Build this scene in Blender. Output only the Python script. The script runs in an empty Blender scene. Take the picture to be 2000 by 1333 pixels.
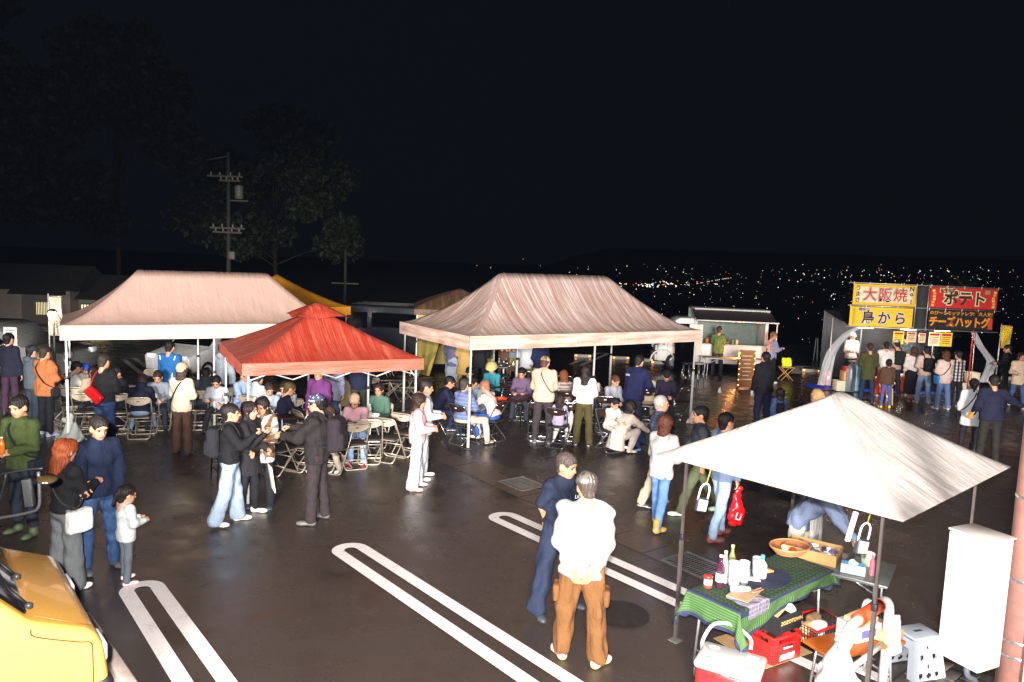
import bpy, bmesh, math, random
import numpy as np
from mathutils import Matrix, Vector

rnd = random.Random(7)
SC = bpy.context.scene
COL = SC.collection
PI = math.pi
def rad(d): return math.radians(d)

# ------------------------------------------------------------------ camera, world, light
CAM_H, FPX, PITCH, ROLL = 3.60, 1440.0, rad(6.12), rad(2.2)
_f = np.array([0, math.cos(PITCH), -math.sin(PITCH)])
_r0 = np.array([1.0, 0, 0]); _u0 = np.cross(_r0, _f)
_r = math.cos(ROLL) * _r0 + math.sin(ROLL) * _u0
_u = -math.sin(ROLL) * _r0 + math.cos(ROLL) * _u0
cam_d = bpy.data.cameras.new('camera'); cam = bpy.data.objects.new('camera', cam_d); COL.objects.link(cam)
cam_d.sensor_width = 36.0; cam_d.lens = FPX / 2000.0 * 36.0
cam_d.clip_start = 0.05; cam_d.clip_end = 40000.0
cam.matrix_world = Matrix(((_r[0], _u[0], -_f[0], 0), (_r[1], _u[1], -_f[1], 0), (_r[2], _u[2], -_f[2], CAM_H), (0, 0, 0, 1)))
SC.camera = cam

world = bpy.data.worlds.new('World'); SC.world = world; world.use_nodes = True
_bg = world.node_tree.nodes['Background']
_bg.inputs['Color'].default_value = (0.46, 0.68, 1.0, 1); _bg.inputs['Strength'].default_value = 0.0036

# the photographer's flash just above the lens, and an unseen soft flood added behind the camera to brighten the middle distance
def spot(name, energy, p, soft, color, size, down, blend=.6):
    l = bpy.data.lights.new(name, 'SPOT'); l.energy = energy; l.spot_size = rad(size); l.spot_blend = blend
    l.shadow_soft_size = soft; l.color = color
    o = bpy.data.objects.new(name, l); COL.objects.link(o); o.location = p; o.rotation_euler = (rad(90 - down), 0, 0)
spot('camera_flash', 8000, (-0.10, -0.25, CAM_H + 0.28), 0.06, (1.0, 0.96, 0.94), 112, 5)
spot('added_flood', 92000, (-0.6, -15.0, 4.9), 1.8, (1.0, 0.945, 0.89), 72, 27, .4)

vs = SC.view_settings
vs.view_transform = 'Standard'; vs.look = 'None'; vs.gamma = 1.0; vs.exposure = 0.0; vs.use_curve_mapping = False
SC.cycles.max_bounces = 6; SC.cycles.diffuse_bounces = 2; SC.cycles.glossy_bounces = 3
SC.cycles.transmission_bounces = 6; SC.cycles.transparent_max_bounces = 12
SC.cycles.caustics_reflective = False; SC.cycles.caustics_refractive = False

def horizon(px): return 512 + math.tan(ROLL) * (px - 1000)
def G(px, py, z=0.0):
    """world point at height z that stands at (px, py) of the 2000 x 1333 survey view"""
    d = _f + (px - 1000) / FPX * _r - (py - 666.5) / FPX * _u
    t = (z - CAM_H) / d[2]
    return np.array([d[0] * t, d[1] * t, z])
def at_depth(px, py, y):
    d = _f + (px - 1000) / FPX * _r - (py - 666.5) / FPX * _u
    t = y / d[1]
    return np.array([d[0] * t, y, CAM_H + d[2] * t])

# ------------------------------------------------------------------ colour and materials
def lin(c):
    if isinstance(c, str):
        c = [int(c[i:i + 2], 16) / 255 for i in (0, 2, 4)]
        return tuple(x / 12.92 if x <= 0.04045 else ((x + 0.055) / 1.055) ** 2.4 for x in c)
    return tuple(c)

MATS = {}
class NT:
    def __init__(s, m): s.t = m.node_tree; s.n = s.t.nodes
    def new(s, typ, **kw):
        n = s.n.new(typ)
        for k, v in kw.items():
            if hasattr(n, k): setattr(n, k, v)
            else: n.inputs[k.replace('_', ' ')].default_value = v
        return n
    def link(s, a, b): s.t.links.new(a, b)
    def noise(s, vec, scale, detail=3, rough=0.55, dim='3D'):
        n = s.new('ShaderNodeTexNoise'); n.inputs['Scale'].default_value = scale
        n.inputs['Detail'].default_value = detail; n.inputs['Roughness'].default_value = rough
        if vec is not None: s.link(vec, n.inputs['Vector'])
        return n.outputs['Fac']
    def ramp(s, fac, stops):
        n = s.new('ShaderNodeValToRGB'); cr = n.color_ramp
        while len(cr.elements) < len(stops): cr.elements.new(0.5)
        for e, (p, c) in zip(cr.elements, stops):
            e.position = p; e.color = (*c, 1) if len(c) == 3 else c
        s.link(fac, n.inputs['Fac']); return n.outputs['Color']
    def mrange(s, fac, a, b, c, d):
        n = s.new('ShaderNodeMapRange'); s.link(fac, n.inputs['Value'])
        for i, v in zip((1, 2, 3, 4), (a, b, c, d)): n.inputs[i].default_value = v
        return n.outputs[0]
    def math(s, op, a, b=0.0, c=None):
        n = s.new('ShaderNodeMath'); n.operation = op
        for i, v in enumerate((a, b) if c is None else (a, b, c)):
            if isinstance(v, (int, float)): n.inputs[i].default_value = v
            else: s.link(v, n.inputs[i])
        return n.outputs[0]
    def mix(s, fac, a, b, mode='MIX'):
        n = s.new('ShaderNodeMix'); n.data_type = 'RGBA'; n.blend_type = mode
        for key, v in ((0, fac), (6, a), (7, b)):
            if isinstance(v, (int, float)): n.inputs[key].default_value = v
            elif isinstance(v, tuple): n.inputs[key].default_value = (*v, 1)[:4]
            else: s.link(v, n.inputs[key])
        return n.outputs[2]
    def bump(s, height, strength, dist=0.01, normal=None):
        n = s.new('ShaderNodeBump'); n.inputs['Strength'].default_value = strength; n.inputs['Distance'].default_value = dist
        s.link(height, n.inputs['Height'])
        if normal is not None: s.link(normal, n.inputs['Normal'])
        return n.outputs[0]
    def mapping(s, vec, scale=(1, 1, 1), rot=(0, 0, 0), loc=(0, 0, 0)):
        n = s.new('ShaderNodeMapping'); s.link(vec, n.inputs[0])
        n.inputs['Scale'].default_value = scale; n.inputs['Rotation'].default_value = rot; n.inputs['Location'].default_value = loc
        return n.outputs[0]

def newmat(name):
    m = bpy.data.materials.new(name); m.use_nodes = True
    nt = NT(m); b = m.node_tree.nodes['Principled BSDF']
    tc = nt.new('ShaderNodeTexCoord')
    return m, nt, b, tc

def plain(color, rough=0.5, metal=0.0, vary=0.12, bump=0.0, scale=30, spec=0.5, name=None, coat=0.0):
    """painted, moulded or metal surface with slight tonal wear"""
    key = ('plain', color, rough, metal, vary, bump, scale, spec, coat)
    if key in MATS: return MATS[key]
    m, nt, b, tc = newmat(name or 'surface'); c = lin(color)
    nz = nt.noise(tc.outputs['Object'], scale * 0.25, 4)
    d = tuple(max(0, x * (1 - vary)) for x in c); l = tuple(min(0.95, x * (1 + vary)) for x in c)
    nt.link(nt.ramp(nz, [(0.3, d), (0.7, l)]), b.inputs['Base Color'])
    nt.link(nt.mrange(nt.noise(tc.outputs['Object'], scale, 3), 0.2, 0.8, max(0.03, rough - 0.08), min(1, rough + 0.1)), b.inputs['Roughness'])
    b.inputs['Metallic'].default_value = metal; b.inputs['Specular IOR Level'].default_value = spec
    b.inputs['Coat Weight'].default_value = coat
    if bump: nt.link(nt.bump(nt.noise(tc.outputs['Object'], scale * 2, 3), bump, 0.004), b.inputs['Normal'])
    MATS[key] = m; return m

def cloth(color, pat=None, c2=None, c3=None, rough=0.85):
    """woven cloth: fine weave, soft creases, optional print"""
    key = ('cloth', color, pat, c2, c3)
    if key in MATS: return MATS[key]
    m, nt, b, tc = newmat('cloth'); c = lin(color); o = tc.outputs['Object']
    big = nt.noise(o, 6.0, 4)
    base = nt.ramp(big, [(0.25, tuple(x * 0.82 for x in c)), (0.75, tuple(min(0.92, x * 1.12) for x in c))])
    def stripes(axis, freq, lo, hi, ang=0):
        mp = nt.mapping(o, rot=(0, 0, ang)); sp = nt.new('ShaderNodeSeparateXYZ'); nt.link(mp, sp.inputs[0])
        s_ = nt.math('SINE', nt.math('MULTIPLY', sp.outputs[axis], freq))
        return nt.mrange(s_, lo, hi, 0, 1)
    if pat == 'plaid':
        f = 70
        a = stripes(0, f, -0.15, 0.15, 0.7); bb = stripes(2, f, -0.15, 0.15)
        x1 = nt.mix(a, base, lin(c2)); base = nt.mix(nt.math('MULTIPLY', bb, 0.6), x1, lin(c3 or c2))
    elif pat == 'check':
        a = stripes(0, 150, 0.75, 0.9, 0.7); bb = stripes(2, 150, 0.75, 0.9)
        base = nt.mix(nt.math('MAXIMUM', a, bb), base, lin(c2))
    elif pat == 'stripe':
        base = nt.mix(stripes(2, 90, 0.1, 0.4), base, lin(c2))
    elif pat == 'vstripe':
        base = nt.mix(stripes(0, 190, 0.3, 0.6, 0.5), base, lin(c2))
    elif pat == 'print':
        v = nt.new('ShaderNodeTexVoronoi'); v.inputs['Scale'].default_value = 26; nt.link(o, v.inputs['Vector'])
        base = nt.mix(nt.mrange(v.outputs['Distance'], 0.25, 0.33, 1, 0), base, lin(c2))
    elif pat == 'camo':
        n1 = nt.noise(o, 5, 3); base = nt.mix(nt.mrange(n1, 0.48, 0.52, 0, 1), base, lin(c2))
        base = nt.mix(nt.mrange(nt.noise(nt.mapping(o, loc=(3, 1, 7)), 6, 3), 0.55, 0.58, 0, 1), base, lin(c3 or c2))
    elif pat == 'denim':
        base = nt.mix(nt.mrange(nt.noise(o, 9, 5), 0.45, 0.7, 0, 0.55), base, lin(c2 or '9fb4d0'))
    elif pat == 'leaf':
        v = nt.new('ShaderNodeTexVoronoi'); v.inputs['Scale'].default_value = 9; nt.link(o, v.inputs['Vector'])
        base = nt.mix(nt.mrange(v.outputs['Distance'], 0.30, 0.36, 1, 0), base, lin(c2))
        base = nt.mix(nt.mrange(nt.noise(o, 11, 2), 0.58, 0.62, 0, 1), base, lin(c3 or c2))
    nt.link(base, b.inputs['Base Color']); b.inputs['Roughness'].default_value = rough
    b.inputs['Specular IOR Level'].default_value = 0.25
    w = nt.noise(nt.mapping(o, scale=(1, 1, 0.45)), 14, 5, 0.6)
    wv = nt.noise(o, 260, 2)
    nb = nt.bump(w, 0.9, 0.03); nt.link(nt.bump(wv, 0.25, 0.002, nb), b.inputs['Normal'])
    MATS[key] = m; return m

def skinmat(tone):
    key = ('skin', tone)
    if key in MATS: return MATS[key]
    m, nt, b, tc = newmat('skin'); c = lin(tone)
    nz = nt.noise(tc.outputs['Object'], 18, 4)
    nt.link(nt.ramp(nz, [(0.3, (c[0] * 0.9, c[1] * 0.82, c[2] * 0.8)), (0.7, c)]), b.inputs['Base Color'])
    b.inputs['Roughness'].default_value = 0.5; b.inputs['Subsurface Weight'].default_value = 0.0
    MATS[key] = m; return m

def hairmat(color):
    key = ('hair', color)
    if key in MATS: return MATS[key]
    m, nt, b, tc = newmat('hair'); c = lin(color)
    st = nt.noise(nt.mapping(tc.outputs['Object'], scale=(90, 90, 6)), 1.0, 4, 0.7)
    nt.link(nt.ramp(st, [(0.3, tuple(x * 0.55 for x in c)), (0.7, tuple(x * 1.5 for x in c))]), b.inputs['Base Color'])
    b.inputs['Roughness'].default_value = 0.6; b.inputs['Specular IOR Level'].default_value = 0.3
    nt.link(nt.bump(st, 0.9, 0.006), b.inputs['Normal'])
    MATS[key] = m; return m

def emit(color, strength, name='lamp_glow'):
    key = ('emit', color, strength)
    if key in MATS: return MATS[key]
    m, nt, b, tc = newmat(name)
    b.inputs['Base Color'].default_value = (*lin(color), 1)
    b.inputs['Emission Color'].default_value = (*lin(color), 1); b.inputs['Emission Strength'].default_value = strength
    MATS[key] = m; return m

def glass(color='ffffff', rough=0.02, alpha=0.25):
    key = ('glass', color, rough, alpha)
    if key in MATS: return MATS[key]
    m, nt, b, tc = newmat('glass')
    b.inputs['Base Color'].default_value = (*lin(color), 1); b.inputs['Roughness'].default_value = rough
    b.inputs['Alpha'].default_value = alpha; b.inputs['Specular IOR Level'].default_value = 0.9
    MATS[key] = m; return m

# ------------------------------------------------------------------ mesh helpers
def nrm(v):
    v = np.asarray(v, float); return v / (np.linalg.norm(v) + 1e-12)

class MB:
    def __init__(s): s.v = []; s.f = []; s.mi = []; s.sm = []; s.uv = None
    def add(s, vs, fs, mi=0, smooth=False):
        o = len(s.v); s.v.extend([tuple(map(float, p)) for p in vs])
        s.f.extend([tuple(i + o for i in f) for f in fs]); s.mi.extend([mi] * len(fs)); s.sm.extend([smooth] * len(fs))
        return s
    def box(s, c, d, rz=0.0, mi=0, bev=0.0, M=None):
        hx, hy, hz = (x / 2 for x in d)
        if bev <= 0:
            vs = [(x, y, z) for x in (-hx, hx) for y in (-hy, hy) for z in (-hz, hz)]
            fs = [(0, 1, 3, 2), (4, 6, 7, 5), (0, 4, 5, 1), (2, 3, 7, 6), (0, 2, 6, 4), (1, 5, 7, 3)]
        else:
            e = min(bev, hx * 0.9, hy * 0.9, hz * 0.9)
            bm = bmesh.new(); bmesh.ops.create_cube(bm, size=1.0)
            for v in bm.verts: v.co = (v.co.x * 2 * hx, v.co.y * 2 * hy, v.co.z * 2 * hz)
            bmesh.ops.bevel(bm, geom=bm.edges[:], offset=e, segments=2, profile=0.5, affect='EDGES')
            bm.verts.index_update(); vs = [tuple(v.co) for v in bm.verts]; fs = [tuple(v.index for v in f.verts) for f in bm.faces]; bm.free()
        ca, sa = math.cos(rz), math.sin(rz)
        out = []
        for x, y, z in vs:
            p = (x * ca - y * sa + c[0], x * sa + y * ca + c[1], z + c[2])
            if M is not None: p = tuple(M @ Vector(p))
            out.append(p)
        return s.add(out, fs, mi, bev > 0)
    def tube(s, pts, r, n=8, mi=0, closed=False, cap=True, r2=None):
        P = [np.asarray(p, float) for p in pts]; m = len(P); rings = []
        up = np.array([0, 0, 1.0]); prev = None
        for i in range(m):
            if closed: t = P[(i + 1) % m] - P[i - 1]
            else: t = P[min(i + 1, m - 1)] - P[max(i - 1, 0)]
            t = nrm(t)
            if prev is None:
                a = np.cross(t, up)
                if np.linalg.norm(a) < 0.1: a = np.cross(t, [1.0, 0, 0])
            else: a = prev - t * np.dot(prev, t)
            a = nrm(a); b = np.cross(t, a); prev = a
            rr = r if r2 is None else r + (r2 - r) * i / (m - 1)
            rings.append([P[i] + rr * (math.cos(2 * PI * k / n) * a + math.sin(2 * PI * k / n) * b) for k in range(n)])
        vs = [p for rg in rings for p in rg]; fs = []
        for i in range(m if closed else m - 1):
            j = (i + 1) % m
            for k in range(n):
                fs.append((i * n + k, i * n + (k + 1) % n, j * n + (k + 1) % n, j * n + k))
        if cap and not closed:
            fs.append(tuple(range(n - 1, -1, -1))); fs.append(tuple((m - 1) * n + k for k in range(n)))
        return s.add(vs, fs, mi, True)
    def lathe(s, prof, c=(0, 0, 0), n=16, mi=0, sx=1, sy=1, capb=True, capt=True):
        vs = []; fs = []
        for r, z in prof:
            for k in range(n):
                a = 2 * PI * k / n; vs.append((c[0] + sx * r * math.cos(a), c[1] + sy * r * math.sin(a), c[2] + z))
        for i in range(len(prof) - 1):
            for k in range(n):
                fs.append((i * n + k, i * n + (k + 1) % n, (i + 1) * n + (k + 1) % n, (i + 1) * n + k))
        if capb: fs.append(tuple(range(n - 1, -1, -1)))
        if capt: fs.append(tuple((len(prof) - 1) * n + k for k in range(n)))
        return s.add(vs, fs, mi, True)
    def prism(s, poly, axis, a, b, mi=0, smooth=False):
        """extrude a 2D polygon along an axis (0 x, 1 y, 2 z) from a to b"""
        n = len(poly); vs = []
        for t in (a, b):
            for p, q in poly:
                vs.append((t, p, q) if axis == 0 else (p, t, q) if axis == 1 else (p, q, t))
        fs = [tuple(range(n)), tuple(range(2 * n - 1, n - 1, -1))] + [(i, n + i, n + (i + 1) % n, (i + 1) % n) for i in range(n)]
        return s.add(vs, fs, mi, smooth)
    def quad(s, a, b, c, d, mi=0): return s.add([a, b, c, d], [(0, 1, 2, 3)], mi)
    def grid(s, fn, nu, nv, mi=0, smooth=True):
        vs = [fn(i / nu, j / nv) for i in range(nu + 1) for j in range(nv + 1)]
        fs = [(i * (nv + 1) + j, (i + 1) * (nv + 1) + j, (i + 1) * (nv + 1) + j + 1, i * (nv + 1) + j + 1) for i in range(nu) for j in range(nv)]
        return s.add(vs, fs, mi, smooth)
    def build(s, name, mats, parent=None, loc=None, rz=0.0, fix=True):
        me = bpy.data.meshes.new(name); me.from_pydata(s.v, [], s.f)
        mats = mats if isinstance(mats, (list, tuple)) else [mats]
        for m in mats: me.materials.append(m)
        me.polygons.foreach_set('material_index', s.mi); me.polygons.foreach_set('use_smooth', s.sm)
        if fix:
            bm = bmesh.new(); bm.from_mesh(me); bmesh.ops.recalc_face_normals(bm, faces=bm.faces[:]); bm.to_mesh(me); bm.free()
        if s.uv is not None:
            l = me.uv_layers.new(name='UVMap'); idx = np.zeros(len(me.loops), np.int32); me.loops.foreach_get('vertex_index', idx)
            l.data.foreach_set('uv', np.asarray(s.uv, np.float32)[idx].ravel())
        me.update()
        return link(name, me, parent, loc, rz)

def link(name, me, parent=None, loc=None, rz=0.0):
    o = bpy.data.objects.new(name, me); COL.objects.link(o)
    if parent is not None: o.parent = parent
    if loc is not None: o.location = tuple(loc)
    if rz: o.rotation_euler = (0, 0, rz)
    return o
def empty(name, loc, rz=0.0):
    o = bpy.data.objects.new(name, None); COL.objects.link(o); o.location = tuple(loc); o.rotation_euler = (0, 0, rz)
    o.empty_display_size = 0.1; return o
def tag(o, label=None, cat=None, group=None, kind=None):
    for k, v in (('label', label), ('category', cat), ('group', group), ('kind', kind)):
        if v: o[k] = v
    return o
def copy_tree(o, parent=None):
    c = o.copy(); COL.objects.link(c); c.parent = parent
    for ch in list(o.children): copy_tree(ch, c)
    return c
def set_mat(o, m, slot=0):
    o.material_slots[slot].link = 'OBJECT'; o.material_slots[slot].material = m

def text_mesh(txt, size, ext=0.0, off=0.0, align='CENTER'):
    cu = bpy.data.curves.new('t', 'FONT'); cu.body = txt; cu.size = size; cu.extrude = ext; cu.offset = off
    cu.align_x = align; cu.align_y = 'CENTER'; cu.resolution_u = 3
    o = bpy.data.objects.new('t', cu); COL.objects.link(o)
    dg = bpy.context.evaluated_depsgraph_get(); dg.update()
    me = bpy.data.meshes.new_from_object(o.evaluated_get(dg))
    bpy.data.objects.remove(o); bpy.data.curves.remove(cu)
    return me
def text_obj(name, txt, size, mat, parent, loc, rot=(PI / 2, 0, 0), off=0.0, ext=0.0005, sx=1.0, align='CENTER'):
    me = text_mesh(txt, size, ext, off, align); me.materials.clear(); me.materials.append(mat); me.name = name
    o = link(name, me, parent, loc); o.rotation_euler = rot; o.scale = (sx, 1, 1); return o

# ------------------------------------------------------------------ implicit surfaces for bodies and clothes
def cone(a, b, wa, wb, da=None, db=None, lat=(1, 0, 0)):
    return (np.asarray(a, float), np.asarray(b, float), wa, wb, wa if da is None else da, wb if db is None else db, np.asarray(lat, float))
def ell(c, r, lat=(1, 0, 0)): return ('ell', np.asarray(c, float), np.asarray(r, float))
def rbox(c, h, r): return ('box', np.asarray(c, float), np.asarray(h, float), r)

def sd(P, p):
    if p[0] is not None and isinstance(p[0], str):
        if p[0] == 'ell':
            q = (P - p[1]) / p[2]; return (np.sqrt((q * q).sum(-1)) - 1) * p[2].min()
        q = np.abs(P - p[1]) - (p[2] - p[3])
        return np.sqrt((np.maximum(q, 0) ** 2).sum(-1)) + np.minimum(q.max(-1), 0) - p[3]
    a, b, wa, wb, da, db, lat = p
    ab = b - a; L = np.linalg.norm(ab) + 1e-9; u = ab / L
    q = P - a; t = np.clip(q @ u / L, 0, 1)
    q = q - t[..., None] * ab
    la = lat - u * (lat @ u)
    if np.linalg.norm(la) < 1e-3: la = np.array([0, 1.0, 0]) - u * u[1]
    la = nrm(la); de = np.cross(u, la)
    w = wa + (wb - wa) * t; d = da + (db - da) * t; mn = np.minimum(w, d)
    l = q @ la; f = q @ de; ax = q @ u
    r = np.sqrt((l / w) ** 2 + (f / d) ** 2 + (ax / mn) ** 2)
    return (r - 1) * mn

def smin(a, b, k):
    h = np.clip(0.5 + 0.5 * (b - a) / k, 0, 1); return b + (a - b) * h - k * h * (1 - h)

def prim_bounds(p):
    if isinstance(p[0], str):
        return p[1] - p[2], p[1] + p[2]
    r = max(p[2], p[3], p[4], p[5]); return np.minimum(p[0], p[1]) - r, np.maximum(p[0], p[1]) + r

_C = np.array([(i, j, k) for i in (0, 1) for j in (0, 1) for k in (0, 1)])
_E = [(a, b) for a in range(8) for b in range(a + 1, 8) if np.abs(_C[a] - _C[b]).sum() == 1]
def nets(F, org, h):
    S = F < 0
    n = np.array(F.shape) - 1
    cnt = np.zeros(n, np.int8)
    for c in _C: cnt += S[c[0]:c[0] + n[0], c[1]:c[1] + n[1], c[2]:c[2] + n[2]]
    I = np.argwhere((cnt > 0) & (cnt < 8))
    vals = np.stack([F[I[:, 0] + c[0], I[:, 1] + c[1], I[:, 2] + c[2]] for c in _C], 1)
    acc = np.zeros((len(I), 3)); num = np.zeros(len(I))
    for a, b in _E:
        va, vb = vals[:, a], vals[:, b]; m = (va < 0) != (vb < 0)
        t = va[m] / (va[m] - vb[m])
        acc[m] += _C[a] + t[:, None] * (_C[b] - _C[a]); num[m] += 1
    V = (I + acc / num[:, None]) * h + org
    vid = -np.ones(n, np.int64); vid[I[:, 0], I[:, 1], I[:, 2]] = np.arange(len(I))
    Q = []
    for ax in range(3):
        s1 = [slice(None)] * 3; s2 = [slice(None)] * 3; s1[ax] = slice(0, -1); s2[ax] = slice(1, None)
        A = S[tuple(s1)]; B = S[tuple(s2)]
        E = np.argwhere(A != B); o1, o2 = [(1, 2), (2, 0), (0, 1)][ax]
        ok = (E[:, o1] > 0) & (E[:, o2] > 0) & (E[:, o1] < n[o1]) & (E[:, o2] < n[o2]); E = E[ok]
        sg = A[E[:, 0], E[:, 1], E[:, 2]]
        e1 = np.zeros(3, int); e1[o1] = 1; e2 = np.zeros(3, int); e2[o2] = 1
        g = lambda X: vid[X[:, 0], X[:, 1], X[:, 2]]
        q = np.stack([g(E - e1 - e2), g(E - e2), g(E), g(E - e1)], 1)
        q[~sg] = q[~sg][:, ::-1]; Q.append(q)
    return V, np.concatenate(Q)

def implicit(prims, h, k=0.04, cuts=(), folds=0.0, seed=0, subs=(), strand=0.0):
    """smooth union of prims, minus subs, cut by planes (point, normal: keep the side the normal leaves)"""
    lo = np.min([prim_bounds(p)[0] for p in prims], 0) - 2.5 * h - folds; hi = np.max([prim_bounds(p)[1] for p in prims], 0) + 2.5 * h + folds
    n = np.ceil((hi - lo) / h).astype(int) + 1
    ax = [lo[i] + np.arange(n[i]) * h for i in range(3)]
    P = np.stack(np.meshgrid(*ax, indexing='ij'), -1)
    F = np.full(P.shape[:3], 1.0)
    for p in prims:
        b0, b1 = prim_bounds(p); pad = k + 3 * h
        sl = tuple(slice(max(0, int((b0[i] - pad - lo[i]) / h)), min(n[i], int((b1[i] + pad - lo[i]) / h) + 2)) for i in range(3))
        F[sl] = smin(F[sl], sd(P[sl], p), k)
    if folds > 0:
        r = np.random.RandomState(seed)
        for i in range(5):
            kx = r.randn(3); kx[2] *= 1.1; kx = nrm(kx) * r.uniform(22, 60)
            F += folds * 0.42 * np.sin(P @ kx + r.uniform(0, 6) + 1.3 * np.sin(P @ (r.randn(3) * 9)))
    if strand > 0:
        an = np.arctan2(P[..., 0], P[..., 1] + .02); F += strand * (np.sin(an * 23 + 3 * np.sin(P[..., 2] * 17)) + .7 * np.sin(an * 41 + P[..., 2] * 30))
    for p in subs: F = -smin(-F, sd(P, p), 0.01)
    for (c, nv) in cuts:
        F = np.maximum(F, (P - np.asarray(c)) @ nrm(nv))
    return nets(F, lo, h)

def np_mesh(name, V, Q, mats, mi=None, smooth=True):
    me = bpy.data.meshes.new(name)
    me.vertices.add(len(V)); me.vertices.foreach_set('co', np.asarray(V, np.float32).ravel())
    nq = len(Q)
    if nq and isinstance(Q, np.ndarray):
        me.loops.add(nq * 4); me.loops.foreach_set('vertex_index', Q.astype(np.int32).ravel())
        me.polygons.add(nq); me.polygons.foreach_set('loop_start', np.arange(0, nq * 4, 4, dtype=np.int32))
    for m in mats: me.materials.append(m)
    if mi is not None: me.polygons.foreach_set('material_index', np.asarray(mi, np.int32))
    me.polygons.foreach_set('use_smooth', np.full(nq, smooth))
    me.update(calc_edges=True); me.validate()
    return me
# ------------------------------------------------------------------ people
DARK = plain('14100e', 0.35, name='dark_eye'); LIP = plain('a8574e', 0.5, name='lips')

def head_template():
    pr = [ell((0, -.012, .03), (.076, .096, .09)), ell((0, .02, -.03), (.064, .072, .088)), ell((0, .045, -.085), (.036, .036, .03)),
          cone((0, .088, .012), (0, .104, -.022), .009, .014), cone((-.04, .076, .028), (.04, .076, .028), .013, .013),
          ell((0, .082, -.06), (.026, .014, .012)), ell((-.079, -.008, -.012), (.012, .024, .034)), ell((.079, -.008, -.012), (.012, .024, .034)),
          cone((0, -.012, -.06), (0, -.03, -.16), .05, .052)]
    V, Q = implicit(pr, .0095, k=.016, subs=[ell((-.031, .103, .004), (.019, .019, .012)), ell((.031, .103, .004), (.019, .019, .012))])
    c = V[Q].mean(1)
    mi = np.where((np.abs(c[:, 0]) < .025) & (c[:, 1] > .083) & (np.abs(c[:, 2] + .061) < .010), 2, 0)
    b = MB()
    for s in (-1, 1):
        b.lathe([(.002, -.0085), (.0085, -.005), (.011, 0), (.0085, .005), (.002, .0085)], (s * .031, .083, .004), 8, 1)
        b.box((s * .032, .093, .027), (.036, .008, .006), mi=1)
    fs = np.array([f for f in b.f if len(f) == 4]); mi2 = np.ones(len(fs), int)
    return np.concatenate([V, np.array(b.v)]), np.concatenate([Q, fs + len(V)]), np.concatenate([mi, mi2])

def hand_template(c1, c2, thumb_in=0.0):
    pr = [rbox((0, .045, 0), (.040, .047, .014), .012), cone((0, -.04, 0), (0, .02, 0), .026, .030, .020, .016)]
    for x, L in ((.030, .072), (.0105, .080), (-.0095, .074), (-.0290, .058)):
        a = np.array([x, .084, 0]); d1 = np.array([x * .6, math.cos(rad(c1)), -math.sin(rad(c1))]); d2 = np.array([0, math.cos(rad(c1 + c2)), -math.sin(rad(c1 + c2))])
        b = a + nrm(d1) * L * .55; c = b + nrm(d2) * L * .5
        pr += [cone(a, b, .0092, .0085), cone(b, c, .0085, .0068)]
    a = np.array([.028, .022, -.004]); b = a + nrm([.75, .62, -.25 - thumb_in]) * .042; c = b + nrm([.3, .8, -.3 - thumb_in]) * .034
    pr += [cone(a, b, .0125, .0105), cone(b, c, .0105, .008)]
    return implicit(pr, .0058, k=.0065)

def hair_templates():
    T = {}
    face_s = ell((0, .112, -.055), (.078, .090, .118)); face_b = ell((0, .112, -.04), (.060, .094, .112))
    ears = [ell((s * .09, .03, -.03), (.03, .045, .05)) for s in (-1, 1)]
    sh = [ell((0, -.016, .040), (.087, .107, .096)), cone((0, -.05, 0), (0, -.06, -.06), .07, .055, .05, .04)]
    T['short'] = implicit(sh, .009, k=.03, subs=[face_s] + ears, cuts=[((0, 0, -.085), (0, .1, -1))], folds=.004, seed=3, strand=.0038)
    T['thin'] = implicit([ell((0, -.016, .036), (.081, .101, .092)), cone((0, -.05, 0), (0, -.055, -.05), .07, .055, .045, .04)], .009, k=.03, subs=[face_s] + ears, cuts=[((0, 0, -.07), (0, .1, -1))], folds=.003, seed=4)
    T['spiky'] = implicit(sh + [ell((.02, .02, .085), (.06, .06, .06))], .009, k=.03, subs=[face_s] + ears, cuts=[((0, 0, -.085), (0, .1, -1))], folds=.010, seed=8, strand=.0042)
    bob = [ell((0, -.014, .038), (.092, .110, .099)), cone((0, -.025, .02), (0, -.030, -.12), .088, .086, .080, .070)]
    T['bob'] = implicit(bob, .0095, k=.03, subs=[face_b], cuts=[((0, 0, -.175), (0, .15, -1))], folds=.005, seed=5, strand=.0042)
    T['long'] = implicit(bob[:1] + [cone((0, -.03, .02), (0, -.045, -.12), .088, .088, .078, .060), cone((0, -.05, -.10), (0, -.080, -.25), .086, .066, .050, .030)], .0095, k=.03, subs=[face_b], folds=.006, seed=6, strand=.0042)
    T['tied'] = implicit(sh + [ell((0, -.125, .02), (.035, .035, .035)), cone((0, -.125, .02), (0, -.15, -.12), .028, .02)], .009, k=.02, subs=[face_s], cuts=[], folds=.005, seed=7, strand=.0038)
    T['cap'] = implicit([ell((0, -.014, .045), (.092, .112, .095)), cone((0, .07, .05), (0, .145, .038), .07, .05, .009, .008)], .011, k=.012, cuts=[((0, 0, .03), (0, -.05, -1))])
    T['beanie'] = implicit([ell((0, -.016, .045), (.092, .113, .112)), cone((0, -.012, .02), (0, -.012, .05), .092, .092, .112, .112)], .011, k=.012, subs=[ell((0, .12, -.05), (.075, .09, .085))], cuts=[((0, 0, -.005), (0, .25, -1))])
    T['hat'] = implicit([ell((0, -.014, .06), (.09, .11, .085)), cone((0, -.012, .035), (0, -.012, .04), .15, .14, .165, .155)], .012, k=.012, cuts=[((0, 0, .028), (0, 0, -1))])
    T['beard'] = None
    return T
HEAD = head_template(); HANDS = {'rest': hand_template(22, 32), 'grip': hand_template(62, 78, .5), 'flat': hand_template(8, 12)}
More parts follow.
